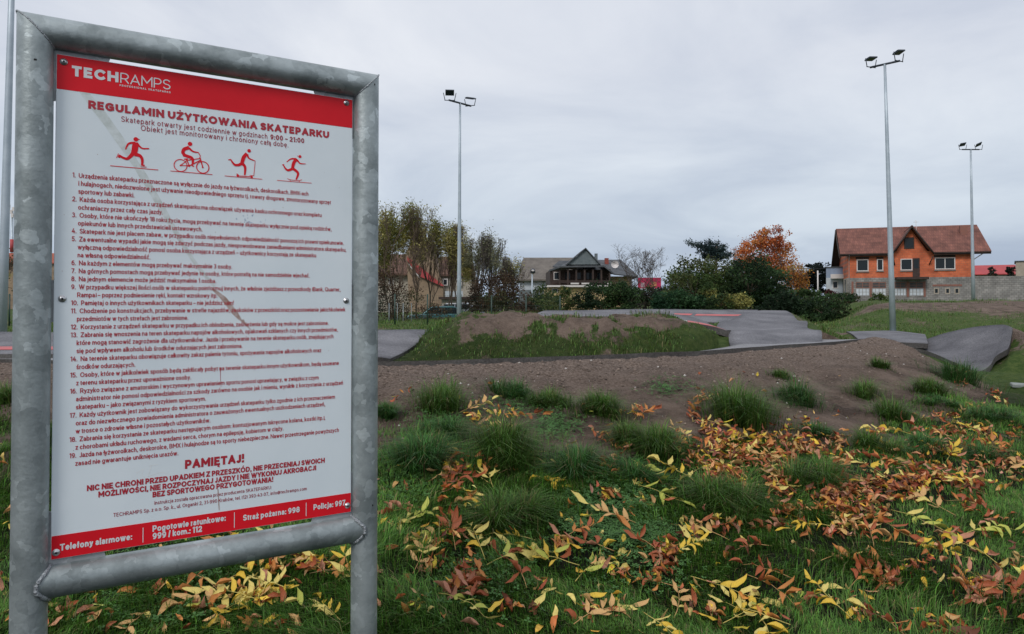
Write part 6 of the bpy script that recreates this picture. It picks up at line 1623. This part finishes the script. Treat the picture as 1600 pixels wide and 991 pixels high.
# cars behind the fence
def car(px, py_roof, Y, yaw, col, lab):
    c = wp(px, py_roof, Y); z0 = c[2] - 1.45
    r = empty('parked_car', (c[0], Y, z0), yaw); tag(r, lab, 'car', 'cars parked behind the fence')
    prof = [(-2.1, 0.35), (-2.1, 0.75), (-1.95, 0.88), (-1.0, 0.95), (1.55, 0.98), (2.05, 0.86), (2.12, 0.6), (2.08, 0.32)]
    b_ = MB().prism([(x, -0.86, z) for x, z in prof], (0, 1.72, 0)).build('body', col, r); fix_normals(b_); bevel(b_, 0.06, 2)
    cab = [(-1.15, 0.94), (-0.55, 1.40), (0.75, 1.45), (1.65, 0.97)]
    c_ = MB().prism([(x, -0.72, z) for x, z in cab], (0, 1.44, 0)).build('cabin', col, r); fix_normals(c_); bevel(c_, 0.05, 2)
    for s_ in (-1, 1):
        for (xa, xb) in ((-0.78, 0.02), (0.10, 1.05)):
            MB().prism([(xa - (0.16 if xa < -0.5 else 0), s_ * 0.725, 0.99), (xb + (0.2 if xb > 1 else 0), s_ * 0.725, 0.99), (xb - (0.15 if xb > 1 else 0), s_ * 0.725, 1.34), (xa + (0.16 if xa < -0.5 else 0), s_ * 0.725, 1.34)], (0, s_ * 0.012, 0)).build('side_window', M['glass'], r)
        for x in (-1.35, 1.35): 
            wh = MB().lathe([(0.0, 0), (0.2, 0.0), (0.31, 0.01), (0.33, 0.06), (0.33, 0.2)], c=(x, 0, 0.33), ax=1, n=18).build('wheel', M['black'], r); wh.location.y = s_ * 0.88; wh.scale.y = -s_
    MB().prism([(-1.16, -0.62, 0.98), (-1.16, 0.62, 0.98), (-0.60, 0.58, 1.37), (-0.60, -0.58, 1.37)], (-0.02, 0, 0.01)).build('windscreen', M['glass'], r)
    return r
car(688, 478, 46, R(8), mat('teal_car_paint', (0.06, 0.16, 0.17), 0.25, 0.3), 'dark teal car parked left of the mast behind the fence')
car(712, 473, 51, R(-5), mat('white_car_paint', (0.45, 0.47, 0.52), 0.3), 'white car parked directly behind the first mast')
car(752, 476, 50, R(3), mat('silver_car_paint', (0.36, 0.38, 0.42), 0.3, 0.3), 'silver car parked beside the brown bush')

# green wire fence
fen = empty('wire_fence', (0, 0, 0)); tag(fen, 'dark green welded wire fence behind the track', 'fence')
M['fence_green'] = mat('dark_green_paint', (0.018, 0.045, 0.032), 0.5)
fpx = [(-150, 30), (-80, 30.5), (15, 31), (90, 31), (180, 31.2), (270, 31.4), (360, 31.6), (450, 31.8), (536, 32), (617, 32), (668, 32.6), (720, 33.2), (768, 34), (822, 35), (875, 36.5)]
fp = [np.array([fx(a, Y), Y, float(gz(fx(a, Y), Y))]) for a, Y in fpx]
pm_ = MB().tube([(0, 0, -0.1), (0, 0, 1.35)], 0.035, 8).mesh('post'); pm_.materials.append(M['fence_green'])
for p in fp:
    o = bpy.data.objects.new('post', pm_); COL.objects.link(o); o.parent = fen; o.location = p
for k in range(len(fp) - 1):
    a, b_ = fp[k], fp[k + 1]; mb = MB()
    for h_ in np.arange(0.08, 1.3, 0.2): mb.tube([a + [0, 0, h_], b_ + [0, 0, h_]], 0.004, 3, caps=False)
    nn = int(np.linalg.norm(b_ - a) / 0.10)
    for j in range(1, nn):
        q = a + (b_ - a) * j / nn; mb.tube([q + [0, 0, 0.05], q + [0, 0, 1.3]], 0.003, 3, caps=False)
    mb.build('mesh_panel', M['fence_green'], fen)
# small frames behind the fence (clothes or goal frames)
for (a, b_, lab) in ((608, 621, 'left white tubular frame behind the fence'), (630, 643, 'right white tubular frame behind the fence')):
    Y = 36; o = MB().tube([(fx(a, Y), Y, 0.3), (fx(a, Y), Y, hz(474, Y)), (fx(b_, Y), Y, hz(474, Y)), (fx(b_, Y), Y, 0.3)], 0.022, 6).build('tubular_frame', M['galv'], None); tag(o, lab, 'frame')
# street lamp between the barn and the bushes
sl = empty('street_lamp', (fx(831.5, 56), 56, 0.5)); tag(sl, 'small street lamp standing before the barn', 'street lamp')
MB().tube([(0, 0, 0), (0, 0, hz(428, 56) - 0.5)], [0.08, 0.05], 8).build('pole', M['mast'], sl)
MB().lathe([(0.0, 0.42), (0.17, 0.34), (0.20, 0.1), (0.08, 0.0)], c=(0.05, 0, hz(428, 56) - 0.5), ax=2, n=12).build('lantern', M['lamp_body'], sl)
MB().lathe([(0.0, 0.10), (0.12, 0.06), (0.12, -0.04), (0.0, -0.08)], c=(0.05, -0.12, hz(428, 56) - 0.28), ax=2, n=12).build('lamp_glass', M['pvc'], sl)
# billboard
bd = empty('billboard', (fx(997, 70), 70, 0.5)); tag(bd, 'magenta billboard partly hidden by the bare tree', 'billboard')
wd_ = fx(1033, 70) - fx(997, 70)
pn = MB().box(0, wd_, 0, 0.12, hz(450.5, 70) - 0.5, hz(434, 70) - 0.5).build('board', mat('magenta_print', (0.42, 0.012, 0.075), 0.5, col2=(0.5, 0.02, 0.09), scale=1), bd)
MB().box(0.25, 0.62, -0.012, -0.002, hz(449, 70) - 0.5, hz(442, 70) - 0.5).build('print_patch', mat('pale_print', (0.45, 0.3, 0.34), 0.6), pn)
MB().box(1.25, 1.75, -0.012, -0.002, hz(448, 70) - 0.5, hz(441, 70) - 0.5).build('print_patch', mat('orange_print', (0.5, 0.2, 0.1), 0.6), pn)
MB().box(-0.6, wd_ + 0.1, 0.02, 0.10, hz(452, 70) - 0.5, hz(450.8, 70) - 0.5).build('lower_rail', M['pvc'], bd)
for k in (0.2, 1.9): MB().box(k, k + 0.1, 0.13, 0.23, 0, hz(434, 70) - 0.5).build('post', M['wood_dark'], bd)
# antenna mast and orange building at the far left
am = empty('antenna_mast', (fx(17.5, 95), 95, 0.5)); tag(am, 'thin antenna mast with red section at the left edge', 'antenna mast')
MB().tube([(0, 0, 0), (0, 0, hz(330, 95) - 0.5)], 0.14, 6).build('pole', M['mast'], am)
MB().tube([(0, 0, hz(394, 95) - 0.5), (0, 0, hz(374, 95) - 0.5)], 0.22, 8).build('red_section', M['roof_red'], am)
for k, (dz_, dx_) in enumerate(((322, -0.3), (326, 0.3), (330, 0.0), (336, 0.15))): MB().box(dx_ - 0.14, dx_ + 0.14, -0.3, -0.1, hz(dz_ + 4, 95) - 0.5, hz(dz_ - 2, 95) - 0.5).build('antenna', M['pvc'], am)
simple_house('orange_house', 'house with orange tiled roof at the left edge behind the sign', -40, 80, R(4), 9, 8, 0.3, hz(412, 80), hz(397, 84), M['straw'], M['roof_orange'], over=0.3)
# utility line behind the orange tree
MB().tube([(fx(1242, 90), 90, hz(419, 90)), (fx(1275, 90), 90, hz(420.5, 90)), (fx(1310, 90), 90, hz(419, 90))], 0.05, 4).build('cable', M['black'], None)
tag(bpy.data.objects['cable'], 'dark overhead cable between the orange tree and the house', 'cable')
o = MB().tube([(fx(1278, 80), 80, 1.0), (fx(1278, 80), 80, hz(423, 80))], 0.07, 6).build('thin_pole', M['pvc'], None); tag(o, 'thin white pole in front of the dark tree', 'pole')
o = MB().tube([(fx(1069, 58), 58, 1.0), (fx(1069, 58), 58, hz(410, 58))], 0.05, 6).build('thin_pole', M['wood_dark'], None); tag(o, 'thin dark pole at the left end of the large bush', 'pole')

# ------------------------------------------------------------------ trees and bushes
M['bark'] = mat('bark', (0.055, 0.042, 0.036), 0.9, col2=(0.10, 0.082, 0.072), scale=3)
M['bark_brown'] = mat('bark_brown', (0.085, 0.060, 0.042), 0.9, col2=(0.15, 0.11, 0.078), scale=3)
M['foliage'] = tint_mat('foliage', 0.7, 0.42, 0.2)
def grow(rg, p, d, ln, r, depth, out, tips, up=0.25, spread=0.55, kids=(2, 3), shrink=0.68, jit=0.16, minr=0.0008):
    segs = 3 if depth > 1 else 2; q = np.array(p, float); dd = np.array(d, float)
    for k in range(segs):
        dd = dd + rg.standard_normal(3) * jit + np.array([0, 0, up * 0.35]); dd /= np.linalg.norm(dd)
        q2 = q + dd * ln / segs; r2 = max(r * (1 - 0.25 * (k + 1) / segs), minr)
        out.append((q, q2, max(r * (1 - 0.25 * k / segs), minr), r2)); q = q2
        if depth > 0 and k < segs - 1 and rg.random() < 0.8:
            nd = dd + rg.standard_normal(3) * spread; nd[2] += up; nd /= np.linalg.norm(nd)
            grow(rg, q, nd, ln * shrink * 0.85, r * 0.55, depth - 1, out, tips, up, spread, kids, shrink, jit, minr)
    if depth > 0:
        for _ in range(rg.integers(kids[0], kids[1] + 1)):
            nd = dd + rg.standard_normal(3) * spread; nd[2] += up; nd /= np.linalg.norm(nd)
            grow(rg, q, nd, ln * shrink, r * 0.62, depth - 1, out, tips, up, spread, kids, shrink, jit, minr)
    else: tips.append(q)
def tubes_np(segs, n=4):
    A = np.array([s[0] for s in segs]); B = np.array([s[1] for s in segs]); ra = np.array([s[2] for s in segs]); rb = np.array([s[3] for s in segs])
    t = B - A; t /= np.linalg.norm(t, axis=1)[:, None] + 1e-9
    h = np.where(np.abs(t[:, 2:3]) < 0.9, np.array([[0, 0, 1.0]]), np.array([[1.0, 0, 0]])); e1 = np.cross(t, h); e1 /= np.linalg.norm(e1, axis=1)[:, None] + 1e-9; e2 = np.cross(t, e1)
    V = []
    for (P_, r_) in ((A, ra), (B, rb)):
        for j in range(n):
            c = 2 * math.pi * j / n; V.append(P_ + (e1 * math.cos(c) + e2 * math.sin(c)) * r_[:, None])
    V = np.stack(V, 1).reshape(-1, 3); k = np.arange(len(segs))[:, None] * 2 * n
    Q = np.concatenate([k + np.array([[j, (j + 1) % n, n + (j + 1) % n, n + j]]) for j in range(n)])
    return V, Q
def leaves_np(rg, P, size, cols, aspect=0.55, droop=0.0, nrm_up=0.3):
    n = len(P); d = rg.standard_normal((n, 3)); d[:, 2] = d[:, 2] * 0.7 - droop; d /= np.linalg.norm(d, axis=1)[:, None]
    nn = rg.standard_normal((n, 3)); nn[:, 2] += nrm_up; s = np.cross(d, nn); s /= np.linalg.norm(s, axis=1)[:, None] + 1e-9
    sz = (size * (0.6 + 0.8 * rg.random(n)))[:, None]
    V = np.stack([P - d * sz * 0.5, P + s * sz * aspect * 0.5, P + d * sz * 0.5, P - s * sz * aspect * 0.5], 1).reshape(-1, 3)
    Q = np.arange(n)[:, None] * 4 + np.array([[0, 1, 2, 3]])
    return V, Q, np.repeat(cols, 4, 0)
def cols_np(rg, P, pal, sc=0.8, var=0.25):
    pal = np.array(pal); n = len(P)
    f = fbm(P[:, 0] * sc + P[:, 1] * 0.7 * sc, P[:, 2] * sc + 13, 5); k = np.clip(((f - 0.3) / 0.4 * len(pal) + rg.standard_normal(n) * 0.5).astype(int), 0, len(pal) - 1)
    return np.clip(pal[k] * (1 + var * rg.standard_normal((n, 1))), 0.004, 0.7)

def tree(lab, px, Y, py_top, wpx, pal, seed, kind='tree', leafn=2600, lsize=0.22, depth=5, up=0.35, spread=0.5, trunk_f=0.22, bark='bark', cloud=(), cn=0, top_only=0.0, stems=1, name='tree', group=None, cat='tree', r0=None):
    rg = np.random.default_rng(seed); x = fx(px, Y); zb = float(gz(x, Y)) - 0.1; H = hz(py_top, Y) - zb; Wd = wpx / F * Y
    root = empty(name, (x, Y, zb)); tag(root, lab, cat, group)
    out, tips = [], []
    for s in range(stems):
        d0 = np.array([rg.standard_normal() * 0.12 * (stems > 1) * 2, rg.standard_normal() * 0.1, 1.0]); st = np.array([rg.standard_normal() * 0.25 * (stems > 1), rg.standard_normal() * 0.2 * (stems > 1), 0])
        grow(rg, st, d0 / np.linalg.norm(d0), 1.0, 0.05, depth, out, tips, up, spread)
    A = np.array([s_[1] for s_ in out]); mnx, mxx_ = np.percentile(A[:, 0], [1, 99]); mxz = np.percentile(A[:, 2], 99.5)
    sx = Wd / (mxx_ - mnx); sz = H / mxz; S = np.array([sx, sx, sz]); rr = (r0 or H * 0.0095) / 0.05
    sg = [(a * S, b_ * S, max(ra * rr, 0.0065), max(rb * rr, 0.005)) for a, b_, ra, rb in out]
    V, Q = tubes_np(sg); tk = link('trunk', np_mesh('trunk', V, quads=Q, smooth=True), M[bark], root)
    if leafn:
        T_ = np.array(tips) * S; B = np.array([s_[1] for s_ in sg]); B = B[B[:, 2] > H * trunk_f]
        pool = np.vstack([T_, T_, B]) 
        if top_only: wgt = np.clip((pool[:, 2] / H - top_only) / (1 - top_only), 0.03, 1) ** 1.5; wgt /= wgt.sum()
        else: wgt = None
        P = pool[rg.choice(len(pool), leafn, p=wgt)] + rg.standard_normal((leafn, 3)) * np.array([1, 1, 0.9]) * lsize * 1.3
        if cn:
            ar = np.array([b_[2] * b_[3] for b_ in cloud], float); pk = rg.choice(len(cloud), cn // 14, p=ar / ar.sum()); bl = np.array(cloud, float)[pk]
            u = rg.standard_normal((len(pk), 3)); u /= np.linalg.norm(u, axis=1)[:, None]; u *= rg.random((len(pk), 1)) ** 0.4
            K = np.stack([fx(bl[:, 0], Y) - x + u[:, 0] * bl[:, 2] / F * Y, u[:, 1] * bl[:, 2] / F * Y, EYE + (473 - bl[:, 1]) / F * Y - zb + u[:, 2] * bl[:, 3] / F * Y], 1)
            P = np.vstack([P, np.repeat(K, 14, 0) + rg.standard_normal((len(K) * 14, 3)) * np.array([.10, .10, .34])])
        V, Q, C = leaves_np(rg, P, lsize, cols_np(rg, P, pal), 0.4)
        link('crown', np_mesh('crown', V, quads=Q, tint=C), M['foliage'], root)
    return root
def bush(lab, blobs, Y, pal, seed, n=5200, lsize=0.20, dy=1.0, name='bush', group=None, twig=True, cat='bush', bark='bark_brown', flat=1.0):
    """blobs: (px, py, rx, ry) lobes of the outline as seen; each is a ball of leaves standing at distance Y"""
    rg = np.random.default_rng(seed); px0 = np.mean([b_[0] for b_ in blobs]); x0 = fx(px0, Y); zb = float(gz(x0, Y)) - 0.1
    root = empty(name, (x0, Y, zb)); tag(root, lab, cat, group)
    area = np.array([b_[2] * b_[3] for b_ in blobs], float); cnt = (n * area / area.sum()).astype(int); P = []; sg = []
    for (px, py, rx, ry), c in zip(blobs, cnt):
        cx, cz, RX, RZ = fx(px, Y) - x0, hz(py, Y) - zb, rx / F * Y, ry / F * Y; yo = rg.uniform(-dy, dy)
        # small clumps on the surface of the lobe
        m_ = max(8, c // 40); u = rg.standard_normal((m_, 3)); u /= np.linalg.norm(u, axis=1)[:, None]; rad = 0.60 + 0.46 * rg.random((m_, 1)) ** 0.7
        K = u * rad * np.array([RX, (RX + RZ) * 0.5, RZ]) + np.array([cx, yo, cz])
        pick = rg.integers(0, m_, c); P.append(K[pick] + rg.standard_normal((c, 3)) * np.array([1, 1, 0.75]) * (0.16 * min(RX, RZ) + 0.05))
        for j in range(0, m_, 3): sg.append((np.array([cx * 0.6, yo * 0.3, 0.0]), np.array([cx, yo, cz * 0.6]), 0.03, 0.02)); sg.append((np.array([cx, yo, cz * 0.6]), K[j], 0.018, 0.008))
    P = np.vstack(P); P = P[P[:, 2] > 0.02]
    V, Q, C = leaves_np(rg, P, lsize, cols_np(rg, P, pal, 0.9), 0.55)
    link('crown', np_mesh('crown', V, quads=Q, tint=C), M['foliage'], root)
    V, Q = tubes_np(sg, 3); link('stems', np_mesh('stems', V, quads=Q), M[bark], root)['kind'] = 'stuff'
    return root
DG = [(0.018, 0.036, 0.018), (0.028, 0.056, 0.023), (0.040, 0.080, 0.028), (0.055, 0.102, 0.036)]
MG = [(0.030, 0.056, 0.020), (0.052, 0.090, 0.027), (0.080, 0.118, 0.034), (0.110, 0.125, 0.044)]
OL = [(0.18, 0.185, 0.06), (0.26, 0.255, 0.075), (0.34, 0.32, 0.10), (0.42, 0.37, 0.14)]
BR = [(0.050, 0.034, 0.024), (0.080, 0.052, 0.034), (0.11, 0.070, 0.042), (0.085, 0.085, 0.036)]
OR = [(0.36, 0.095, 0.038), (0.48, 0.135, 0.048), (0.58, 0.18, 0.062), (0.52, 0.22, 0.07)]
BG = [(0.018, 0.034, 0.036), (0.028, 0.050, 0.052), (0.040, 0.066, 0.064)]
PG = [(0.16, 0.17, 0.095), (0.23, 0.235, 0.135), (0.31, 0.31, 0.19)]
gl = 'willows behind the fence'
tree('tallest autumn willow with olive yellow top at the sign post', 628, 44, 325, 110, OL, 11, leafn=2200, lsize=0.13, cloud=[(606, 358, 18, 26), (640, 345, 16, 22), (624, 372, 28, 24), (655, 380, 12, 24), (600, 392, 16, 26)], cn=15000, depth=5, up=0.62, spread=0.36, top_only=0.45, stems=3, bark='bark_brown', group=gl)
tree('willow with thin olive leaves in front of the straw gable', 688, 46, 350, 72, OL, 12, leafn=1400, lsize=0.13, cloud=[(680, 362, 12, 16), (690, 378, 24, 22), (706, 378, 12, 18), (712, 400, 12, 22)], cn=8500, depth=5, up=0.62, spread=0.36, top_only=0.45, stems=3, bark='bark_brown', group=gl)
tree('willow behind the first floodlight mast', 724, 50, 372, 52, OL + PG, 13, leafn=500, lsize=0.13, cloud=[(724, 392, 14, 22), (730, 415, 12, 24)], cn=5000, depth=5, up=0.6, spread=0.38, top_only=0.3, stems=2, bark='bark_brown', group=gl)
tree('slender pale leaved tree right of the first mast', 762, 48, 368, 44, PG, 14, leafn=900, lsize=0.12, cloud=[(762, 385, 12, 18), (752, 402, 14, 22), (772, 405, 12, 22)], cn=5000, depth=5, up=0.5, spread=0.42, top_only=0.2, stems=2, group=gl)
tree('low half bare tree left of the barn', 800, 52, 402, 46, PG + OL, 15, leafn=500, lsize=0.13, cloud=[(800, 418, 16, 14), (790, 432, 18, 16)], cn=2000, depth=5, up=0.35, spread=0.55, stems=3, group=gl)
tree('willow hidden behind the sign panel', 470, 44, 345, 130, OL, 16, leafn=2200, lsize=0.17, depth=5, up=0.6, spread=0.4, top_only=0.4, stems=3, bark='bark_brown', group=gl)
tree('brown twiggy tree between sign posts at the left edge', 14, 52, 392, 60, OL + BR, 17, leafn=1800, lsize=0.17, depth=5, up=0.5, spread=0.45, stems=2, bark='bark_brown', group=gl)
bush('round brown bush in front of the barn', [(760, 462, 26, 30), (785, 455, 26, 26), (800, 475, 30, 24), (742, 480, 20, 18)], 42, BR, 21, 6500, 0.13)
bush('brown undergrowth under the willows', [(610, 470, 30, 34), (640, 478, 26, 26), (668, 490, 24, 14), (600, 440, 22, 22)], 42, BR, 22, 3800, 0.11)
bush('tall twiggy brown thicket behind the wire fence', [(690, 492, 26, 10), (735, 492, 22, 12), (770, 490, 24, 12), (560, 470, 40, 40), (500, 470, 40, 40)], 39, [(0.03, 0.035, 0.02), (0.05, 0.05, 0.03), (0.07, 0.06, 0.035)], 23, 3800, 0.11)
bush('brown low bush at the right end of the fence', [(835, 480, 24, 14), (815, 488, 20, 12), (862, 484, 16, 12)], 40, BR + MG, 24, 3000, 0.12)
bush('light green bush before the street lamp', [(845, 462, 14, 14), (858, 470, 18, 14), (838, 475, 14, 12)], 44, MG + [(0.09, 0.13, 0.06)], 25, 2600, 0.13)
bush('olive bush in front of the yellow wall', [(885, 470, 16, 16), (905, 478, 20, 10), (880, 455, 8, 12), (870, 480, 16, 9)], 46, OL[:2] + MG, 26, 2600, 0.13)
bush('dark green bush under the loggia', [(940, 462, 28, 20), (965, 458, 24, 18), (915, 470, 16, 14), (985, 466, 20, 20), (950, 478, 40, 10)], 44, DG + MG[:2], 27, 7000, 0.15)
bush('dark scrub under the billboard', [(1010, 472, 24, 16), (1040, 470, 20, 18), (1025, 460, 20, 8)], 50, [(0.03, 0.03, 0.024), (0.05, 0.045, 0.036), (0.03, 0.05, 0.022)], 28, 3200, 0.14)
tree('bare grey tree beside the yellow house', 985, 55, 384, 82, PG, 31, leafn=60, lsize=0.1, depth=5, up=0.26, spread=0.55, stems=1)
tree('small bare tree right of the larger bare one', 1022, 56, 392, 46, PG, 32, leafn=40, lsize=0.1, depth=5, up=0.35, spread=0.5)
bush('large olive green bush in the middle distance', [(1100, 432, 44, 30), (1075, 450, 46, 26), (1130, 445, 30, 30), (1120, 420, 30, 16), (1060, 468, 40, 18), (1105, 465, 40, 20)], 46, MG + [(0.07, 0.085, 0.03)], 41, 12000, 0.17, 1.6)
bush('tall dark green bush before the orange tree', [(1190, 440, 34, 30), (1165, 430, 30, 28), (1215, 445, 30, 28), (1175, 465, 40, 22), (1215, 470, 36, 18), (1150, 462, 30, 20)], 44, DG, 42, 12000, 0.17, 1.6)
bush('bright green bush at the foot of the large olive one', [(1060, 470, 36, 16), (1090, 472, 30, 14), (1035, 476, 20, 10)], 41, [(0.02, 0.055, 0.026), (0.03, 0.08, 0.034), (0.045, 0.10, 0.04)], 43, 5000, 0.15)
bush('olive shrub with yellow sprigs in the bush row', [(1120, 474, 22, 12), (1145, 472, 20, 12), (1112, 458, 10, 14)], 40, MG + OL[2:3], 44, 3600, 0.14)
bush('low dark hedge left of the embankment', [(1240, 480, 34, 16), (1275, 484, 34, 16), (1300, 480, 26, 14), (1255, 495, 30, 12), (1215, 485, 24, 12), (1305, 470, 16, 12), (1282, 500, 26, 9), (1225, 470, 30, 12)], 36, DG + [(0.035, 0.045, 0.02)], 45, 9000, 0.14, 1.2)
bush('dark red shrub at the left corner of the brick house', [(1300, 461, 8, 8), (1308, 464, 6, 6)], 62, [(0.06, 0.02, 0.02), (0.09, 0.03, 0.028)], 46, 900, 0.15, 0.4)
bush('brown shrub before the lower house wall', [(1334, 466, 10, 8), (1322, 470, 8, 6), (1328, 462, 7, 6)], 60, BR + MG[:1], 47, 1200, 0.15, 0.4)
bush('green weeds at the foot of the house wall', [(1372, 467, 12, 7), (1384, 470, 10, 5), (1362, 471, 9, 4)], 55, MG, 48, 1200, 0.14, 0.4)
bush('olive scrub on the slope left of the house', [(1310, 474, 16, 6), (1290, 468, 12, 6)], 56, MG + OL[:1], 49, 1200, 0.15, 0.4)
bush('orange autumn tree with dense upright branches', [(1198, 392, 34, 26), (1182, 402, 26, 26), (1220, 404, 28, 28), (1200, 424, 38, 24), (1180, 373, 14, 14), (1204, 368, 14, 13), (1226, 378, 14, 18), (1238, 425, 14, 24), (1168, 392, 10, 12)], 60, OR, 51, 12500, 0.17, 1.2, name='autumn_tree', cat='tree', bark='bark')
tree('lower yellow orange tree at the right side of the tall orange one', 1238, 57, 415, 36, [(0.44, 0.22, 0.05), (0.46, 0.17, 0.045), (0.4, 0.26, 0.06)], 52, leafn=2800, lsize=0.16, depth=5, up=0.3, spread=0.5, trunk_f=0.1)
tree('small orange tree between spruce and tall orange tree', 1150, 64, 388, 24, OR, 53, leafn=700, lsize=0.16, depth=5, up=0.3, spread=0.5)
bush('very dark evergreen tree left of the white building', [(1276, 428, 18, 15), (1266, 442, 13, 16), (1282, 440, 9, 18), (1280, 414, 12, 5)], 94, [(0.008, 0.014, 0.014), (0.014, 0.022, 0.02), (0.02, 0.03, 0.025)], 54, 6500, 0.26, 1.5, name='evergreen_tree', cat='tree')
bush('dark round tree beside the beige building', [(1582, 425, 5, 8)], 100, [(0.012, 0.018, 0.016), (0.02, 0.03, 0.022)], 55, 700, 0.26, 0.4, name='evergreen_tree', cat='tree')
bush('small dark conifer in front of the red roof', [(1551, 423, 3, 7), (1551, 428, 6, 4)], 96, [(0.03, 0.04, 0.035), (0.06, 0.06, 0.05)], 56, 600, 0.22, 0.4, name='evergreen_tree', cat='tree')
bush('continuous dark hedge behind the bush row', [(1010, 462, 40, 14), (1060, 452, 40, 20), (1120, 450, 40, 24), (1180, 458, 50, 20), (1235, 462, 40, 14), (1150, 436, 30, 16), (1270, 466, 30, 9)], 52, DG + MG[:2], 57, 9000, 0.19, 0.8)
# blue spruce leaning to the left over the bush
rg = np.random.default_rng(61); Ysp = 54; rx0 = fx(1118, Ysp); zb = float(gz(rx0, Ysp)) - 0.1
sp_ = empty('blue_spruce', (rx0, Ysp, zb)); tag(sp_, 'dark blue spruce top leaning left above the large bush', 'tree')
segs, P = [], []
def br_(a, b_, r_, dens=90, w_=0.28):
    a = np.array([fx(a[0], Ysp) - rx0, 0, hz(a[1], Ysp) - zb]); b_ = np.array([fx(b_[0], Ysp) - rx0, rg.uniform(-0.6, 0.6), hz(b_[1], Ysp) - zb])
    segs.append((a, b_, r_, r_ * 0.4)); k = dens; t_ = rg.random(k)[:, None] ** 0.8; P.append(a + (b_ - a) * t_ + rg.standard_normal((k, 3)) * w_ * np.array([0.6, 0.6, 0.42]))
segs.append((np.array([0, 0, 0.0]), np.array([0.1, 0, hz(385, Ysp) - zb]), 0.16, 0.06))
for a, b_, d_ in (((1116, 395), (1074, 378), 380), ((1114, 402), (1088, 392), 160), ((1118, 400), (1098, 380), 300), ((1118, 398), (1110, 376), 380), ((1118, 402), (1124, 378), 380), ((1120, 400), (1136, 381), 300),
                  ((1120, 408), (1143, 396), 320), ((1114, 404), (1100, 398), 340), ((1116, 396), (1086, 383), 300), ((1120, 395), (1130, 390), 380), ((1116, 392), (1106, 386), 380), ((1118, 398), (1112, 390), 400), ((1118, 402), (1134, 400), 380)):
    br_(a, b_, 0.06, d_)
P = np.vstack(P); V, Q, C = leaves_np(rg, P, 0.20, cols_np(rg, P, BG), 0.3); link('crown', np_mesh('crown', V, quads=Q, tint=C), M['foliage'], sp_)
V, Q = tubes_np(segs, 5); link('trunk', np_mesh('trunk', V, quads=Q), M['bark'], sp_)
# a far belt of trees closing the horizon all around
rg = np.random.default_rng(71); P = []
for k in range(260):
    a = rg.uniform(-math.pi, math.pi); rr_ = rg.uniform(170, 230); x, y = rr_ * math.sin(a), rr_ * math.cos(a); h_ = rg.uniform(1.5, 4.0)
    P.append(np.array([x, y, 0.6 + h_ * 0.5]) + rg.standard_normal((260, 3)) * np.array([5.0, 5.0, h_ * 0.35]))
P = np.vstack(P); P = P[P[:, 2] > 0]; V, Q, C = leaves_np(rg, P, 1.0, cols_np(rg, P, DG + MG, 0.05), 0.6)
o = link('distant_trees', np_mesh('distant_trees', V, quads=Q, tint=C), M['foliage']); tag(o, 'far dark belt of trees along the horizon', 'trees', kind='stuff')
